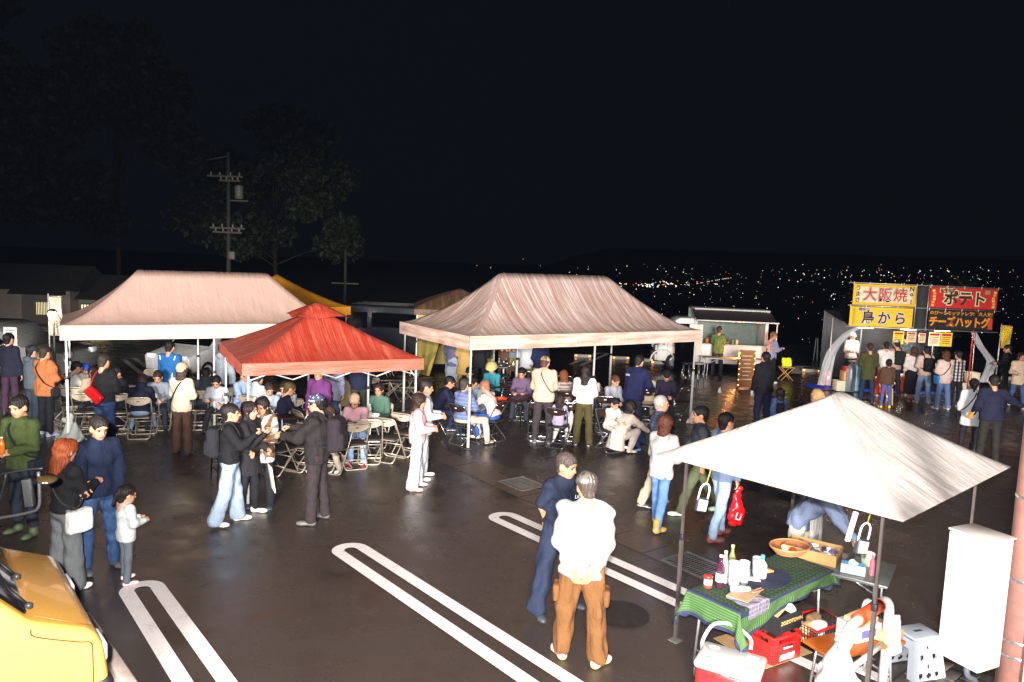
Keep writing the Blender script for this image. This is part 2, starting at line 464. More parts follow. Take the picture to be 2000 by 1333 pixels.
HAIR = hair_templates(); HAIRME = {}

def shoe_template(kind):
    if kind == 'boot':
        pr = [cone((0, -.02, .03), (0, .10, .03), .040, .046, .034, .030), ell((0, .13, .034), (.044, .055, .034)), ell((0, -.03, .04), (.04, .05, .04)), cone((0, -.02, .05), (0, -.025, .17), .048, .052)]
    else:
        pr = [cone((0, -.03, .035), (0, .10, .030), .036, .045, .035, .028), ell((0, .13, .032), (.043, .055, .030)), ell((0, -.04, .045), (.036, .042, .045)), cone((0, -.025, .05), (0, -.03, .10), .036, .038)]
    V, Q = implicit(pr, .011, k=.03, cuts=[((0, 0, 0.0), (0, 0, -1))])
    mi = np.where(V[Q].mean(1)[:, 2] < .024, 1, 0)
    return np_mesh('shoe', V, Q, [plain('202020'), plain('d8d5cf')], mi)
SHOE = {k: shoe_template(k) for k in ('low', 'boot')}

def dirv(flex, abd, side):
    f, a = rad(flex), rad(abd); return np.array([side * math.sin(a), math.cos(a) * math.sin(f), -math.cos(a) * math.cos(f)])

ST = ((0, 5, 1), (0, 5, 1))
POSES = {
 'stand': dict(legs=ST, arms=((4, 9, 14, 0), (4, 9, 14, 0))),
 'phone': dict(legs=ST, arms=((12, 8, 92, -28), (18, 8, 105, -25)), head=(16, 0), grip=(1, 1)),
 'hold': dict(legs=((3, 5, 3), (-3, 6, 3)), arms=((10, 9, 88, -22), (10, 9, 88, -22)), head=(12, 0), grip=(1, 1)),
 'holdr': dict(legs=ST, arms=((3, 9, 10, 0), (12, 14, 95, -18)), head=(8, 0), grip=(0, 1)),
 'walk': dict(legs=((24, 3, 8), (-16, 3, 22)), arms=((-14, 9, 8, 0), (18, 9, 40, -4)), lean=4),
 'walkhold': dict(legs=((20, 3, 6), (-14, 3, 18)), arms=((12, 12, 85, -18), (12, 12, 85, -18)), lean=3, head=(8, 0), grip=(1, 1)),
 'drink': dict(legs=((3, 5, 3), (-3, 6, 3)), arms=((8, 10, 60, -20), (35, 12, 128, -10)), grip=(1, 1)),
 'back': dict(legs=((2, 7, 2), (-2, 7, 2)), arms=((-20, 8, -24, -26), (-20, 8, -24, -26)), head=(12, -12)),
 'lean': dict(legs=((2, 8, 2), (-2, 8, 2)), lean=38, arms=((30, 12, 55, -10), (46, 10, 58, -4)), head=(10, 0)),
 'sit': dict(seat=.45, legs=((84, 9, 84), (86, 9, 88)), lean=18, arms=((28, 10, 82, -18), (28, 10, 82, -18)), head=(14, 0), grip=(1, 1)),
 'sit2': dict(seat=.45, legs=((84, 14, 100), (86, 10, 70)), lean=26, arms=((40, 12, 88, -16), (34, 12, 105, -20)), head=(12, 0), grip=(1, 1)),
 'sit3': dict(seat=.45, legs=((82, 8, 66), (84, 16, 96)), lean=4, arms=((20, 14, 70, -26), (24, 14, 76, -20)), head=(6, 0)),
 'squat': dict(legs=((118, 14, 140), (112, 14, 136)), lean=24, arms=((50, 10, 70, -8), (50, 10, 60, -8)), head=(10, 0)),
 'kneel': dict(legs=((100, 10, 135), (105, 10, 138)), lean=30, arms=((30, 10, 45, -6), (52, 8, 58, 6)), head=(18, 0)),
 'reach': dict(legs=ST, lean=10, arms=((10, 10, 40, -10), (62, 10, 82, -6)), head=(14, 0), grip=(0, 1)),
}
PEOPLE = []
def person(p, heading, h, pose, top, bottom, hair, shoes, label, skin='bd8a6c', bulk=1.0, z=0.0, **ov):
    """p is a ground point; heading 0 faces away from the viewer's wall, 90 right, 180 towards it"""
    po = dict(legs=ST, arms=((4, 9, 14, 0), (4, 9, 14, 0)), lean=0, head=(0, 0), grip=(0, 0), seat=None); po.update(POSES[pose]); po.update(ov.get('adj', {}))
    hs = .50 + .50 * min(1, h / 1.68); hs = 1.05 * min(1.0, hs); s = (h - .265 * hs) / 1.43
    dist = math.hypot(p[0], p[1]); vox = .0165 if dist < 9 else .0215 if dist < 16 else .027
    lean = rad(po['lean']); us = np.array([0, math.sin(lean), math.cos(lean)]); X = np.array([1.0, 0, 0])
    pel = np.zeros(3); fw = np.cross(us, X) * -1.0; fw = np.cross(us, X); fw = -fw if fw[1] < 0 else fw
    wst = pel + us * .13 * s; che = pel + us * .33 * s; nb = pel + us * .50 * s; shc = pel + us * .445 * s
    J = {}
    for i, sd_ in ((0, -1), (1, 1)):
        hip = pel + np.array([sd_ * .085 * s, 0, -.04 * s]); fl_, ab, kn = po['legs'][i]
        knee = hip + dirv(fl_, ab, sd_) * .42 * s; ank = knee + dirv(fl_ - kn, ab * .6, sd_) * .405 * s
        sh = shc + X * sd_ * .163 * s * (0.9 + .1 * bulk); a = po['arms'][i]
        elb = sh + dirv(a[0], a[1], sd_) * .275 * s; wri = elb + dirv(a[2], a[3], sd_) * .245 * s
        J[i] = (hip, knee, ank, sh, elb, wri)
    if po['seat'] is not None: pz = po['seat'] + .085 * s
    else: pz = .078 * s - min(J[0][2][2], J[1][2][2])
    off = np.array([0, 0, pz]); pel = pel + off; wst = wst + off; che = che + off; nb = nb + off; shc = shc + off
    for i in J: J[i] = tuple(q + off for q in J[i])
    hp, hy = po['head']; ha = lean * .55 + rad(hp)
    ndir = np.array([0, math.sin(lean * .8 + rad(hp) * .3), math.cos(lean * .8 + rad(hp) * .3)])
    hc = nb + ndir * .135 * s + np.array([0, .012, .012]) * hs
    R = np.array(Matrix.Rotation(-rad(hy), 3, 'Z') @ Matrix.Rotation(-ha, 3, 'X'))
    # --- body
    pr = [cone(nb - us * .05 * s, hc - R @ np.array([0, .02, .06]) * hs, .058 * s, .050 * hs),
          cone(pel, che, .115 * s, .125 * s, .08 * s, .085 * s), cone(che, nb - us * .04 * s, .125 * s, .07 * s, .085 * s, .06 * s)]
    bare = ov.get('bare', False)
    for i in J:
        hip, knee, ank, sh, elb, wri = J[i]
        pr += [cone(hip, knee, .060 * s, .045 * s), cone(knee, ank, .045 * s, .034 * s), cone(sh, elb, .042 * s, .036 * s), cone(elb, wri, .036 * s, .027 * s)]
    V, Q = implicit(pr, .026, k=.03); mi = np.zeros(len(Q), int)
    hv = HEAD[0] * hs @ R.T + hc
    V2 = [V, hv]; Q2 = [Q, HEAD[1] + len(V)]; m2 = [mi, HEAD[2]]; n = len(V) + len(hv)
    for i, sd_ in ((0, -1), (1, 1)):
        d = nrm(J[i][5] - J[i][4]); th = np.array([-sd_ * .55, .75, .25]); th = nrm(th - d * (th @ d)); zz = np.cross(th, d)
        hV, hQ = HANDS['grip' if po['grip'][i] else ov.get('hand', 'rest')]
        pn = np.array([-sd_ * 1.0, 0, -.3]); sgn = 1.0 if (-zz) @ pn > 0 else -1.0
        W = (hV[:, :1] * th + hV[:, 1:2] * d + hV[:, 2:] * zz * sgn) * s * .98 + J[i][5]
        V2.append(W); q = hQ + n; Q2.append(q if sgn > 0 else q[:, ::-1]); m2.append(np.zeros(len(hQ), int)); n += len(W)
    body = np_mesh('person', np.concatenate(V2), np.concatenate(Q2), [skinmat(skin), DARK, LIP], np.concatenate(m2))
    ob = link('person', body, None, (p[0], p[1], z), -rad(heading)); tag(ob, label, ov.get('cat', 'person'), ov.get('group'))
    # --- upper garment
    tcol = top.get('mat') or cloth(*top['c']) if isinstance(top['c'], tuple) else cloth(top['c'])
    l = top.get('loose', .018) * s * .62; hem = top.get('hem', .10) * s; b = bulk; sl = top.get('sleeve', 'long')
    if po['seat'] is not None: hem = min(hem, .04)
    dn = us * .35 + np.array([0, 0, .65]); dn = nrm(dn) if po['seat'] is None else us
    hb = pel - dn * hem
    fl2 = top.get('flare', 0.0)
    pr = [cone(pel, wst, (.158 * s + l) * b, (.142 * s + l) * b, (.108 * s + l) * b, (.100 * s + l) * b), cone(wst, che, (.142 * s + l) * b, (.160 * s + l) * b, (.100 * s + l) * b, (.112 * s + l) * b),
          cone(che, shc + us * .02 * s, (.160 * s + l) * b, .125 * s * b, (.112 * s + l) * b, (.075 * s + l * .5) * b),
          cone(J[0][3], J[1][3], .056 * s + l * .5, .056 * s + l * .5), cone(shc, nb + us * .01 * s, .09 * s, .062 * s)]
    if hem > .02: pr.append(cone(pel, hb - dn * .05, (.160 * s + l) * b, (.165 * s + l + fl2) * b, (.112 * s + l) * b, (.118 * s + l + fl2) * b))
    for i in J:
        hip, knee, ank, sh, elb, wri = J[i]; se = sh + (elb - sh)
        if sl in ('long', 'short'):
            e = elb if sl == 'long' else sh + (elb - sh) * .82
            pr.append(cone(sh, e, .052 * s + l, .044 * s + l * (1.0 if sl == 'long' else 1.2)))
        if sl == 'long': pr.append(cone(elb, elb + (wri - elb) * .96, .044 * s + l, .033 * s + l * .7))
    if top.get('hood'): pr.append(ell(nb - fw * .10 * s + us * .02, (.10 * s, .06 * s, .07 * s)))
    V, Q = implicit(pr, vox, k=.035 * s, cuts=[(hb, -dn)], folds=top.get('fold', .007) * s, seed=len(PEOPLE) + 1)
    link(top.get('n', 'sweater'), np_mesh('garment', V, Q, [tcol]), ob)
    if top.get('under'):      # a longer layer below the hem
        hb2 = pel - dn * (hem + .035); V, Q = implicit([cone(pel, hb2 - dn * .05, (.158 * s + l) * b, (.160 * s + l) * b, (.108 * s + l) * b, (.112 * s + l) * b)], vox, cuts=[(hb2, -dn)], folds=.004)
        link('undershirt', np_mesh('garment', V, Q, [cloth(top['under'])]), ob)
    # --- lower garment
    bcol = cloth(*bottom['c']) if isinstance(bottom['c'], tuple) else cloth(bottom['c']); bl = bottom.get('loose', .014) * s * .62; bk = bottom.get('kind', 'pants')
    wide = bottom.get('wide', 0.0) * s * .85
    if bk == 'skirt':
        zl = bottom.get('len', .45); e = np.array([pel[0], pel[1] + (0.02), max(.05, pel[2] - zl * s)])
        pr = [cone(wst - us * .03, pel, .135 * s, .165 * s * b, .10 * s, .125 * s * b), cone(pel, e - np.array([0, 0, .08]), .165 * s * b, (.20 + wide) * s, .125 * s * b, (.17 + wide) * s)]
        for i in J: pr.append(cone(J[i][0], J[i][1], .09 * s, .08 * s))
        V, Q = implicit(pr, vox, k=.05, cuts=[(e, (0, 0, -1))], folds=.014 * s, seed=len(PEOPLE) + 31)
    else:
        pr = [cone(pel + us * .07 * s, pel - np.array([0, 0, .03 * s]), (.140 * s + bl * .4) * b, (.155 * s + bl) * b, (.100 * s + bl * .4) * b, (.112 * s + bl) * b)]
        cut = []
        for i in J:
            hip, knee, ank, sh, elb, wri = J[i]; fin = bottom.get('end', 1.0); ak = knee + (ank - knee) * fin
            pr += [cone(hip, knee, (.078 * s + bl) * b, .056 * s + bl + wide * .4), cone(knee, ak, .056 * s + bl + wide * .4, .045 * s + bl + wide, .058 * s + bl + wide * .4, .050 * s + bl + wide)]
        V, Q = implicit(pr, vox, k=.022 * s, cuts=[((0, 0, .035 * s), (0, 0, -1))], folds=bottom.get('fold', .007) * s, seed=len(PEOPLE) + 61)
    link(bottom.get('n', 'skirt' if bk == 'skirt' else 'trousers'), np_mesh('garment', V, Q, [bcol]), ob)
    # --- shoes
    sc_, so_, kind = (shoes + ('low',))[:3] if len(shoes) < 3 else shoes
    for i, sd_ in ((0, -1), (1, 1)):
        o = link('shoe', SHOE[kind], ob); set_mat(o, plain(sc_, .6), 0); set_mat(o, plain(so_, .6), 1)
        ank = J[i][2]; sh_dir = J[i][2] - J[i][1]; pit = math.atan2(-sh_dir[1], -sh_dir[2])
        lift = ank[2] - .078 * s; fp = ov.get('foot', (0, 0))[i]
        tilt = -min(.9, max(0, lift) * 4.5) if lift > .02 else 0
        if po['seat'] is not None: tilt = 0
        o.scale = (s * .98,) * 3; o.rotation_euler = (tilt, 0, -sd_ * rad(8) - rad(fp)); o.location = (ank[0], ank[1] + .012 * s, ank[2] - .078 * s)
    # --- hair and hats
    hk = hair[0]; Mh = Matrix.Translation(Vector(hc)) @ Matrix(R.tolist()).to_4x4() @ Matrix.Scale(hs, 4)
    def addhair(kind, mat, name):
        if kind not in HAIRME: HAIRME[kind] = np_mesh('hair', HAIR[kind][0], HAIR[kind][1], [DARK])
        o = link(name, HAIRME[kind], ob); set_mat(o, mat); o.matrix_local = Mh
    if hk != 'bald': addhair(hk, hairmat(hair[1]), 'hair')
    if len(hair) > 2: addhair(hair[2], cloth(*hair[3]) if isinstance(hair[3], tuple) else cloth(hair[3]), {'cap': 'cap', 'beanie': 'beanie', 'hat': 'hat'}[hair[2]])
    W = lambda q: np.array(Matrix.Rotation(-rad(heading), 3, 'Z') @ Vector(q)) + np.array([p[0], p[1], z])
    info = dict(ob=ob, J=J, pel=pel, wst=wst, che=che, nb=nb, us=us, s=s, l=l, b=b, W=W, p=p, heading=heading, fw=fw, z=z, hc=hc)
    PEOPLE.append(info); return info

def hand_pos(i, side, out=.09):
    J = i['J'][side]; return i['W'](J[5] + nrm(J[5] - J[4]) * out * i['s'])

def backpack(i, color, label, size=1.0, color2='15151a'):
    s = i['s'] * size; r = empty('backpack', (i['p'][0], i['p'][1], i['z']), -rad(i['heading'])); tag(r, label, 'backpack')
    us = i['us']; c = i['che'] - i['fw'] * (.112 * i['s'] + i['l'] + .085 * s) * i['b'] - us * .07
    M = Matrix(((1, 0, 0), (0, us[2], us[1]), (0, -us[1], us[2])))
    def tr(V): return np.array([M @ Vector(v) for v in V]) + c
    V, Q = implicit([rbox((0, 0, 0), (.145 * s, .085 * s, .21 * s), .06 * s), rbox((0, -.075 * s, -.07 * s), (.115 * s, .045 * s, .10 * s), .035 * s)], .018, k=.02, folds=.004)
    link('pack_body', np_mesh('pack', tr(V), Q, [cloth(color)]), r)
    for sd_ in (-1, 1):
        sh = i['J'][0 if sd_ < 0 else 1][3]; x = sd_ * .10 * i['s']; t = i['s'] * .062 + i['l']
        dd = (.118 * i['s'] + i['l']) * i['b']
        pts = [c + np.array([x, 0, 0]) + us * .17 * s + i['fw'] * .05, np.array([x, 0, 0]) + i['nb'] - us * .03 + us * t, np.array([x * 1.05, 0, 0]) + i['che'] + us * .03 + i['fw'] * dd, np.array([x * 1.2, 0, 0]) + i['wst'] + us * .06 + i['fw'] * dd * .75, np.array([sd_ * .16 * i['s'], 0, 0]) + i['wst'] + us * .02, c + np.array([x, 0, 0]) - us * .15 * s + i['fw'] * .06]
        MB().tube(smooth_path(pts, 5), .016 * s, 6).build('shoulder_strap', cloth(color2), r)
    return r

def smooth_path(pts, n=6):
    P = [np.asarray(p, float) for p in pts]; P = [2 * P[0] - P[1]] + P + [2 * P[-1] - P[-2]]; out = []
    for i in range(1, len(P) - 2):
        for k in range(n):
            t = k / n; a, b, c, d = P[i - 1], P[i], P[i + 1], P[i + 2]
            out.append(.5 * ((2 * b) + (-a + c) * t + (2 * a - 5 * b + 4 * c - d) * t * t + (-a + 3 * b - 3 * c + d) * t ** 3))
    out.append(P[-2]); return out

def crossbag(i, side, color, strapc, label, size=(.12, .04, .09), zoff=-.08, front=0.0, name='shoulder_bag', cat='bag', longst=0.0):
    """bag hanging at the hip on one side (-1 left, 1 right), strap over the other shoulder"""
    s = i['s']; r = empty(name, (i['p'][0], i['p'][1], i['z']), -rad(i['heading'])); tag(r, label, cat)
    us, fw = i['us'], i['fw']; X = np.array([1.0, 0, 0]); w = (.165 * s + i['l']) * i['b'] + .008; d = (.122 * s + i['l']) * i['b'] + .010
    hi = i['nb'] - X * side * .075 * s + us * (.012 * s + i['l'] * .6)
    lo = i['pel'] + X * side * (w + .01) + us * (zoff * s - longst)
    for fb in (1, -1):
        m1 = i['che'] - X * side * .02 * s + fw * fb * d * 1.02 + us * .05 * s; m2 = i['wst'] + X * side * w * .62 + fw * fb * d * .86
        MB().tube(smooth_path([hi, m1, m2, lo + us * size[2]], 6), .011, 6).build('strap', cloth(strapc), r)
    c = lo + X * side * size[1] * .6 + fw * front
    V, Q = implicit([rbox((0, 0, 0), (size[1], size[0], size[2]), min(size[1] * .9, .03))], .012, folds=.004)
    link('bag_body', np_mesh('bag', V + c, Q, [cloth(color)]), r)
    return r
# ------------------------------------------------------------------ ground and far land
def struct(o): o['kind'] = 'structure'; return o

def mat_asphalt():
    m, nt, b, tc = newmat('wet_asphalt'); o = tc.outputs['Object']
    fine = nt.noise(o, 75, 5, 0.8); mid = nt.noise(o, 2.2, 5, 0.6); big = nt.noise(o, 0.35, 4, 0.55)
    c1 = nt.ramp(fine, [(0.3, (0.021, 0.0150, 0.0122)), (0.6, (0.050, 0.036, 0.029)), (0.85, (0.086, 0.065, 0.054))])
    c2 = nt.mix(nt.mrange(mid, 0.35, 0.7, 0, 0.55), c1, (0.030, 0.0225, 0.019))
    nt.link(c2, b.inputs['Base Color'])
    wet = nt.mrange(nt.math('ADD', nt.math('MULTIPLY', mid, 0.45), nt.math('MULTIPLY', big, 0.55)), 0.40, 0.60, 0, 1)
    nt.link(nt.mrange(wet, 0, 1, 0.38, 0.10), b.inputs['Roughness'])
    b.inputs['Specular IOR Level'].default_value = 0.62
    hgt = nt.math('MULTIPLY', fine, nt.mrange(wet, 0, 1, 1.0, 0.25))
    nt.link(nt.bump(hgt, 0.8, 0.008, nt.bump(mid, 0.25, 0.03)), b.inputs['Normal'])
    return m
ASPH = mat_asphalt()

def mat_paint():
    m, nt, b, tc = newmat('road_paint'); o = tc.outputs['Object']
    w = nt.noise(o, 55, 5, 0.75); w2 = nt.noise(o, 5, 4)
    f = nt.mrange(nt.math('ADD', w, nt.math('MULTIPLY', w2, 0.35)), 0.50, 0.60, 0, 1)
    nt.link(nt.mix(f, (0.24, 0.20, 0.185), (0.66, 0.61, 0.59)), b.inputs['Base Color']); b.inputs['Roughness'].default_value = 0.42
    nt.link(nt.bump(w, 0.4, 0.004), b.inputs['Normal'])
    return m
PAINT = mat_paint()

# parking lot sheet
mb = MB(); mb.box((-8, 14, -0.3), (78, 46, 0.6)); LOT = struct(mb.build('parking_lot', ASPH))
# land beyond: level hill to the left, steep fall to the valley on the right, far ridges
def land_z(x, y):
    az = math.degrees(math.atan2(x, max(y, 1e-3))); r = math.hypot(x, y)
    drop = min(1, max(0, (az - 1.5) / 6.0)); drop = drop * drop * (3 - 2 * drop)
    low = -0.25 - min(118, max(0, r - 37.5) * .30)
    if r > 5200: low += (r - 5200) * .075
    hi_ = -0.25 - max(0, r - 120) * .004
    return low * drop + hi_ * (1 - drop)
mb = MB(); R_ = [3, 20, 36, 38, 45, 55, 70, 95, 130, 200, 300, 430, 700, 1200, 2200, 3600, 5200, 6500, 8000, 10000]
mb.grid(lambda u, v: (lambda r, a: (r * math.sin(a), r * math.cos(a), land_z(r * math.sin(a), r * math.cos(a)) if r > 37 else -.62))(R_[min(len(R_) - 1, int(round(v * (len(R_) - 1))))], rad(-180 + 360 * u)), 144, len(R_) - 1)
m, nt, b, tc = newmat('dark_land'); nt.link(nt.ramp(nt.noise(tc.outputs['Object'], .08, 5), [(.3, (.010, .012, .006)), (.7, (.03, .032, .016))]), b.inputs['Base Color']); b.inputs['Roughness'].default_value = .95
LAND = struct(mb.build('terrain', m))

# town lights in the valley: thousands of far lamps that read as one mass
def town_lights():
    r = random.Random(21); groups = {}
    kinds = [('ffe9c8', 9), ('fff6ea', 11), ('ffc98a', 8), ('ff5a48', 6), ('9fffe0', 5), ('cfe4ff', 8)]
    def hit(px, py):
        d = _f + (px - 1000) / FPX * _r - (py - 666.5) / FPX * _u; d = d / np.linalg.norm(d); t = 300.0
        for _ in range(400):
            q = np.array([0, 0, CAM_H]) + d * t
            if q[2] < land_z(q[0], q[1]) + 4: return q, t
            t *= 1.012
            if t > 9800: return None, 0
        return None, 0
    def put(px, py, size, k=None):
        q, t = hit(px, py)
        if q is None: return
        k = r.choices(range(6), (34, 26, 18, 8, 6, 8))[0] if k is None else k
        groups.setdefault(k, []).append((q + np.array([0, 0, 2]), t * size / FPX))
    for _ in range(360):
        px = r.uniform(1215, 2080); h = horizon(px); py = h + (abs(r.gauss(0, 1)) * 55 - 8)
        if py < h - 6 or (py > h + 125 and r.random() < .5): continue
        if r.random() < max(.0, (1330 - px) / 130) * .7: continue
        put(px, py, r.choice((.28, .32, .36, .42, .5, .75)))
    for _ in range(70): put(r.gauss(1285, 70), horizon(1290) + r.gauss(33, 3.0), r.choice((.5, .7, .9, 1.4)))
    for _ in range(26): t_ = r.random(); put(1368 + 60 * t_, horizon(1400) + 26 - 10 * t_, .5, 0)
    for _ in range(60): put(r.uniform(1560, 2000), horizon(1760) + r.gauss(-8, 7), r.choice((.4, .5, .9)))
    for _ in range(14): put(r.uniform(930, 1230), horizon(1000) + r.uniform(4, 26), .5)
    mats = []; mb = MB()
    for k, (c, s_) in enumerate(kinds):
        mm = emit(c, s_ * .34, 'town_lamp'); mm.cycles.emission_sampling = 'NONE'; mats.append(mm)
        for q, rr in groups.get(k, []):
            vs = [q + rr * np.array(a) for a in ((1, 0, 0), (-1, 0, 0), (0, 1, 0), (0, -1, 0), (0, 0, 1), (0, 0, -1))]
            mb.add(vs, [(0, 2, 4), (2, 1, 4), (1, 3, 4), (3, 0, 4), (2, 0, 5), (1, 2, 5), (3, 1, 5), (0, 3, 5)], k)
    o = mb.build('town_lights', mats, fix=False); tag(o, 'countless small lit lamps of the town in the valley far below the lot', 'lights', kind='stuff')
town_lights()

# painted hairpin bay markings
def hairpin(p_end, direction, length, w=.40, lw=.155, z=.006):
    """double line closed by a round end at p_end, running along direction"""
    d = nrm([direction[0], direction[1], 0]); n = np.array([-d[1], d[0], 0]); p = np.array([p_end[0], p_end[1], 0]); ro = w / 2; ri = ro - lw
    outer, inner = [], []
    c = p + d * ro
    seg = 18
    outer.append(c + d * length + n * ro); inner.append(c + d * length + n * ri)
    for k in range(seg + 1):
        a = PI / 2 + PI * k / seg
        outer.append(c + ro * (math.cos(a) * d + math.sin(a) * n)); inner.append(c + ri * (math.cos(a) * d + math.sin(a) * n))
    outer.append(c + d * length - n * ro); inner.append(c + d * length - n * ri)
    k = len(outer); vs = [(q[0], q[1], z) for q in outer + inner]
    fs = [(i, i + 1, k + i + 1, k + i) for i in range(k - 1)]
    return struct(MB().add(vs, fs).build('bay_marking', PAINT))
def hp_px(e, a, L, **kw):
    p, q = G(*e), G(*a); hairpin(p, q - p, L, **kw)
hp_px((268, 1138), (400, 1333), 4.5, w=.44, lw=.145)
hp_px((668, 1064), (1075, 1333), 5.2, w=.46, lw=.15)
hp_px((966, 1003), (1338, 1172), 5.2, w=.46, lw=.15)
hp_px((1578, 716), (1552, 800), 2.1, w=.95, lw=.33)
hp_px((1180, 690), (1085, 730), 4.0, w=.55, lw=.16)
for a_, b_ in (((250, 700), (330, 760)), ((700, 690), (640, 770))): hp_px(a_, b_, 4.0, w=.5, lw=.15)

# concrete gutter with cast grates
GUT = plain('4a3d35', .4, vary=.25, bump=.4, scale=50, name='gutter_concrete')
g0, g1 = G(800, 862), G(1660, 1240); gd = nrm(g1 - g0); gn = np.array([-gd[1], gd[0], 0])
mb = MB(); nseg = 14; Lg = np.linalg.norm(g1 - g0)
for k in range(nseg):
    a = g0 + gd * (Lg * k / nseg + .008); bq = g0 + gd * (Lg * (k + 1) / nseg - .008); w = .26
    q = [a - gn * w, bq - gn * w, bq + gn * w, a + gn * w]
    mb.add([(x[0], x[1], .004) for x in q], [(0, 1, 2, 3)])
struct(mb.build('gutter', GUT))
def grate(px, py, lab):
    p = G(px, py); r = empty('drain_grate', (p[0], p[1], 0), math.atan2(gd[1], gd[0])); tag(r, lab, 'drain')
    st = plain('8f8d88', .38, .8, vary=.2, name='galvanised'); fr = MB()
    for y in (-.24, .24): fr.box((0, y, .012), (.62, .03, .016))
    for x in (-.30, .30): fr.box((x, 0, .012), (.03, .449, .016))
    fr.build('grate_frame', st, r)
    for k in range(13): MB().box((-.26 + .0433 * k, 0, .010), (.014, .446, .010)).build('grate_bar', st, r)
    for y in (-.12, 0, .12): MB().box((0, y, .0165), (.568, .012, .002)).build('cross_rod', st, r)
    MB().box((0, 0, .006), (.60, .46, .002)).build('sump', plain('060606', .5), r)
grate(1020, 946, 'galvanised drain grate in the gutter behind the man in navy')
grate(1356, 1104, 'galvanised drain grate in the gutter beside the green cloth table')
mb = MB(); pp = G(1212, 1200); mb.lathe([(.30, .005), (.27, .0052)], (pp[0], pp[1], 0), 28, capb=False)
struct(mb.build('manhole_cover', plain('1a1613', .6, vary=.4, bump=.6, scale=60)))

# kerb at the foot of the yellow van, brick strip under the bench
KERB = plain('b9a79c', .6, vary=.2, bump=.3)
ka, kb = G(192, 1262), G(262, 1370); kd = nrm(kb - ka)
mb = MB(); mb.box(tuple((ka + kd * 1.0) * [1, 1, 0] + [0, 0, .06]), (3.0, .10, .12), math.atan2(kd[1], kd[0]), bev=.012); struct(mb.build('kerb', KERB))
BR = [plain(c, .6, vary=.2, bump=.4) for c in ('4a413b', '544a43', '423b36', '5c524a')]
def paving():
    base = struct(MB().box((3.62, 5.95, .004), (1.9, .62, .006), rad(40)).build('paving_bed', plain('2b2622', .7)))
    me = {}
    ca, sa = math.cos(rad(40)), math.sin(rad(40)); k = 0
    for i in range(9):
        for j in range(5):
            x = -.95 + i * .228 + (.114 if j % 2 else 0); y = -.23 + j * .114
            if abs(x) > .86: continue
            c = BR[rnd.randrange(4)]
            if c.name not in me:
                o = MB().box((0, 0, 0), (.216, .102, .014), rad(40), bev=.003).build('paver', c); me[c.name] = o.data
            else: o = link('paver', me[c.name])
            o.parent = base; o.location = (3.62 + x * ca - y * sa, 5.95 + x * sa + y * ca, .013 + rnd.uniform(-.0015, .0015)); k += 1
paving()

# wheel stops along the far side; amber reflectors emit to imitate the returned flash
AMB = emit('ff9a2e', 5.0, 'amber_reflector_glow')
def wheel_stop(p, rz, lab, grp):
    r = empty('wheel_stop', (p[0], p[1], 0), rz); tag(r, lab, 'wheel stop', grp)
    MB().prism([(-.075, 0), (.075, 0), (.05, .11), (-.05, .11)], 0, -.33, .33).build('block', plain('9a958c', .7, bump=.4), r)
    for x in (-.27, .27): MB().box((x, -.068, .065), (.075, .016, .04), bev=.006).build('glowing_reflector', AMB, r)
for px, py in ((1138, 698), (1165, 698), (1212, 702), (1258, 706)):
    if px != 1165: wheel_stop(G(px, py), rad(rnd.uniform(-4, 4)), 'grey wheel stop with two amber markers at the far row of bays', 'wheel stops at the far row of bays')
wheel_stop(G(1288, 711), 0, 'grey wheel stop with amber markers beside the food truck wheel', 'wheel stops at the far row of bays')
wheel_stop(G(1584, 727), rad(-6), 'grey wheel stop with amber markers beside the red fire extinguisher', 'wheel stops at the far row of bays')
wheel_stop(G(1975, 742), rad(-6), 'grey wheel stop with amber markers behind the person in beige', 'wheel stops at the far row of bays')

# ------------------------------------------------------------------ trees
def leafmat(c1, c2):
    m, nt, b, tc = newmat('leaves'); nt.link(nt.ramp(nt.noise(tc.outputs['Object'], 1.2, 3), [(.35, lin(c1)), (.65, lin(c2))]), b.inputs['Base Color'])
    b.inputs['Roughness'].default_value = .7; return m
BARK = plain('2c221a', .9, vary=.3, bump=.6)
def tree(p, h, cr, lab, seed, lm, n=5200, trunk=.22, z0=.28):
    r = random.Random(seed); root = empty('tree', p); tag(root, lab, 'tree', 'trees behind the tents')
    mb = MB(); top = np.array([r.uniform(-.4, .4), r.uniform(-.4, .4), h * .8])
    mb.tube(smooth_path([(0, 0, -.3), (r.uniform(-.2, .2), .1, h * .3), top], 4), trunk, 8, r2=.05)
    clumps = []
    for k in range(34):
        a = r.uniform(0, 2 * PI); zz = r.uniform(z0, 1.0); rr = cr * math.sqrt(max(.05, 1 - ((zz - .55) / .5) ** 2)) * r.uniform(.35, 1)
        c = np.array([rr * math.cos(a), rr * math.sin(a), zz * h]); clumps.append((c, cr * r.uniform(.22, .42)))
        if k < 14: mb.tube(smooth_path([(0, 0, min(zz * .6, .75) * h), c * [.5, .5, 1] * np.array([1, 1, .85]), c], 3), .07, 5, r2=.015)
    mb.build('trunk', BARK, root)
    rs = np.random.RandomState(seed); V = []; nn = n // len(clumps)
    for c, cr_ in clumps:
        d = rs.randn(nn, 3); d /= np.linalg.norm(d, axis=1)[:, None]; q = c + d * (cr_ * rs.rand(nn, 1) ** .45) * [1, 1, .75]
        a = rs.randn(nn, 3); a /= np.linalg.norm(a, axis=1)[:, None]; b_ = np.cross(a, rs.randn(nn, 3)); b_ /= np.linalg.norm(b_, axis=1)[:, None] + 1e-9
        sz = rs.uniform(.03, .062, (nn, 1)) * cr; V.append(np.stack([q - a * sz, q + b_ * sz * .5, q + a * sz, q - b_ * sz * .5], 1))
    V = np.concatenate(V).reshape(-1, 3); Q = np.arange(len(V)).reshape(-1, 4)
    link('crown', np_mesh('crown', V, Q, [lm], smooth=False), root)
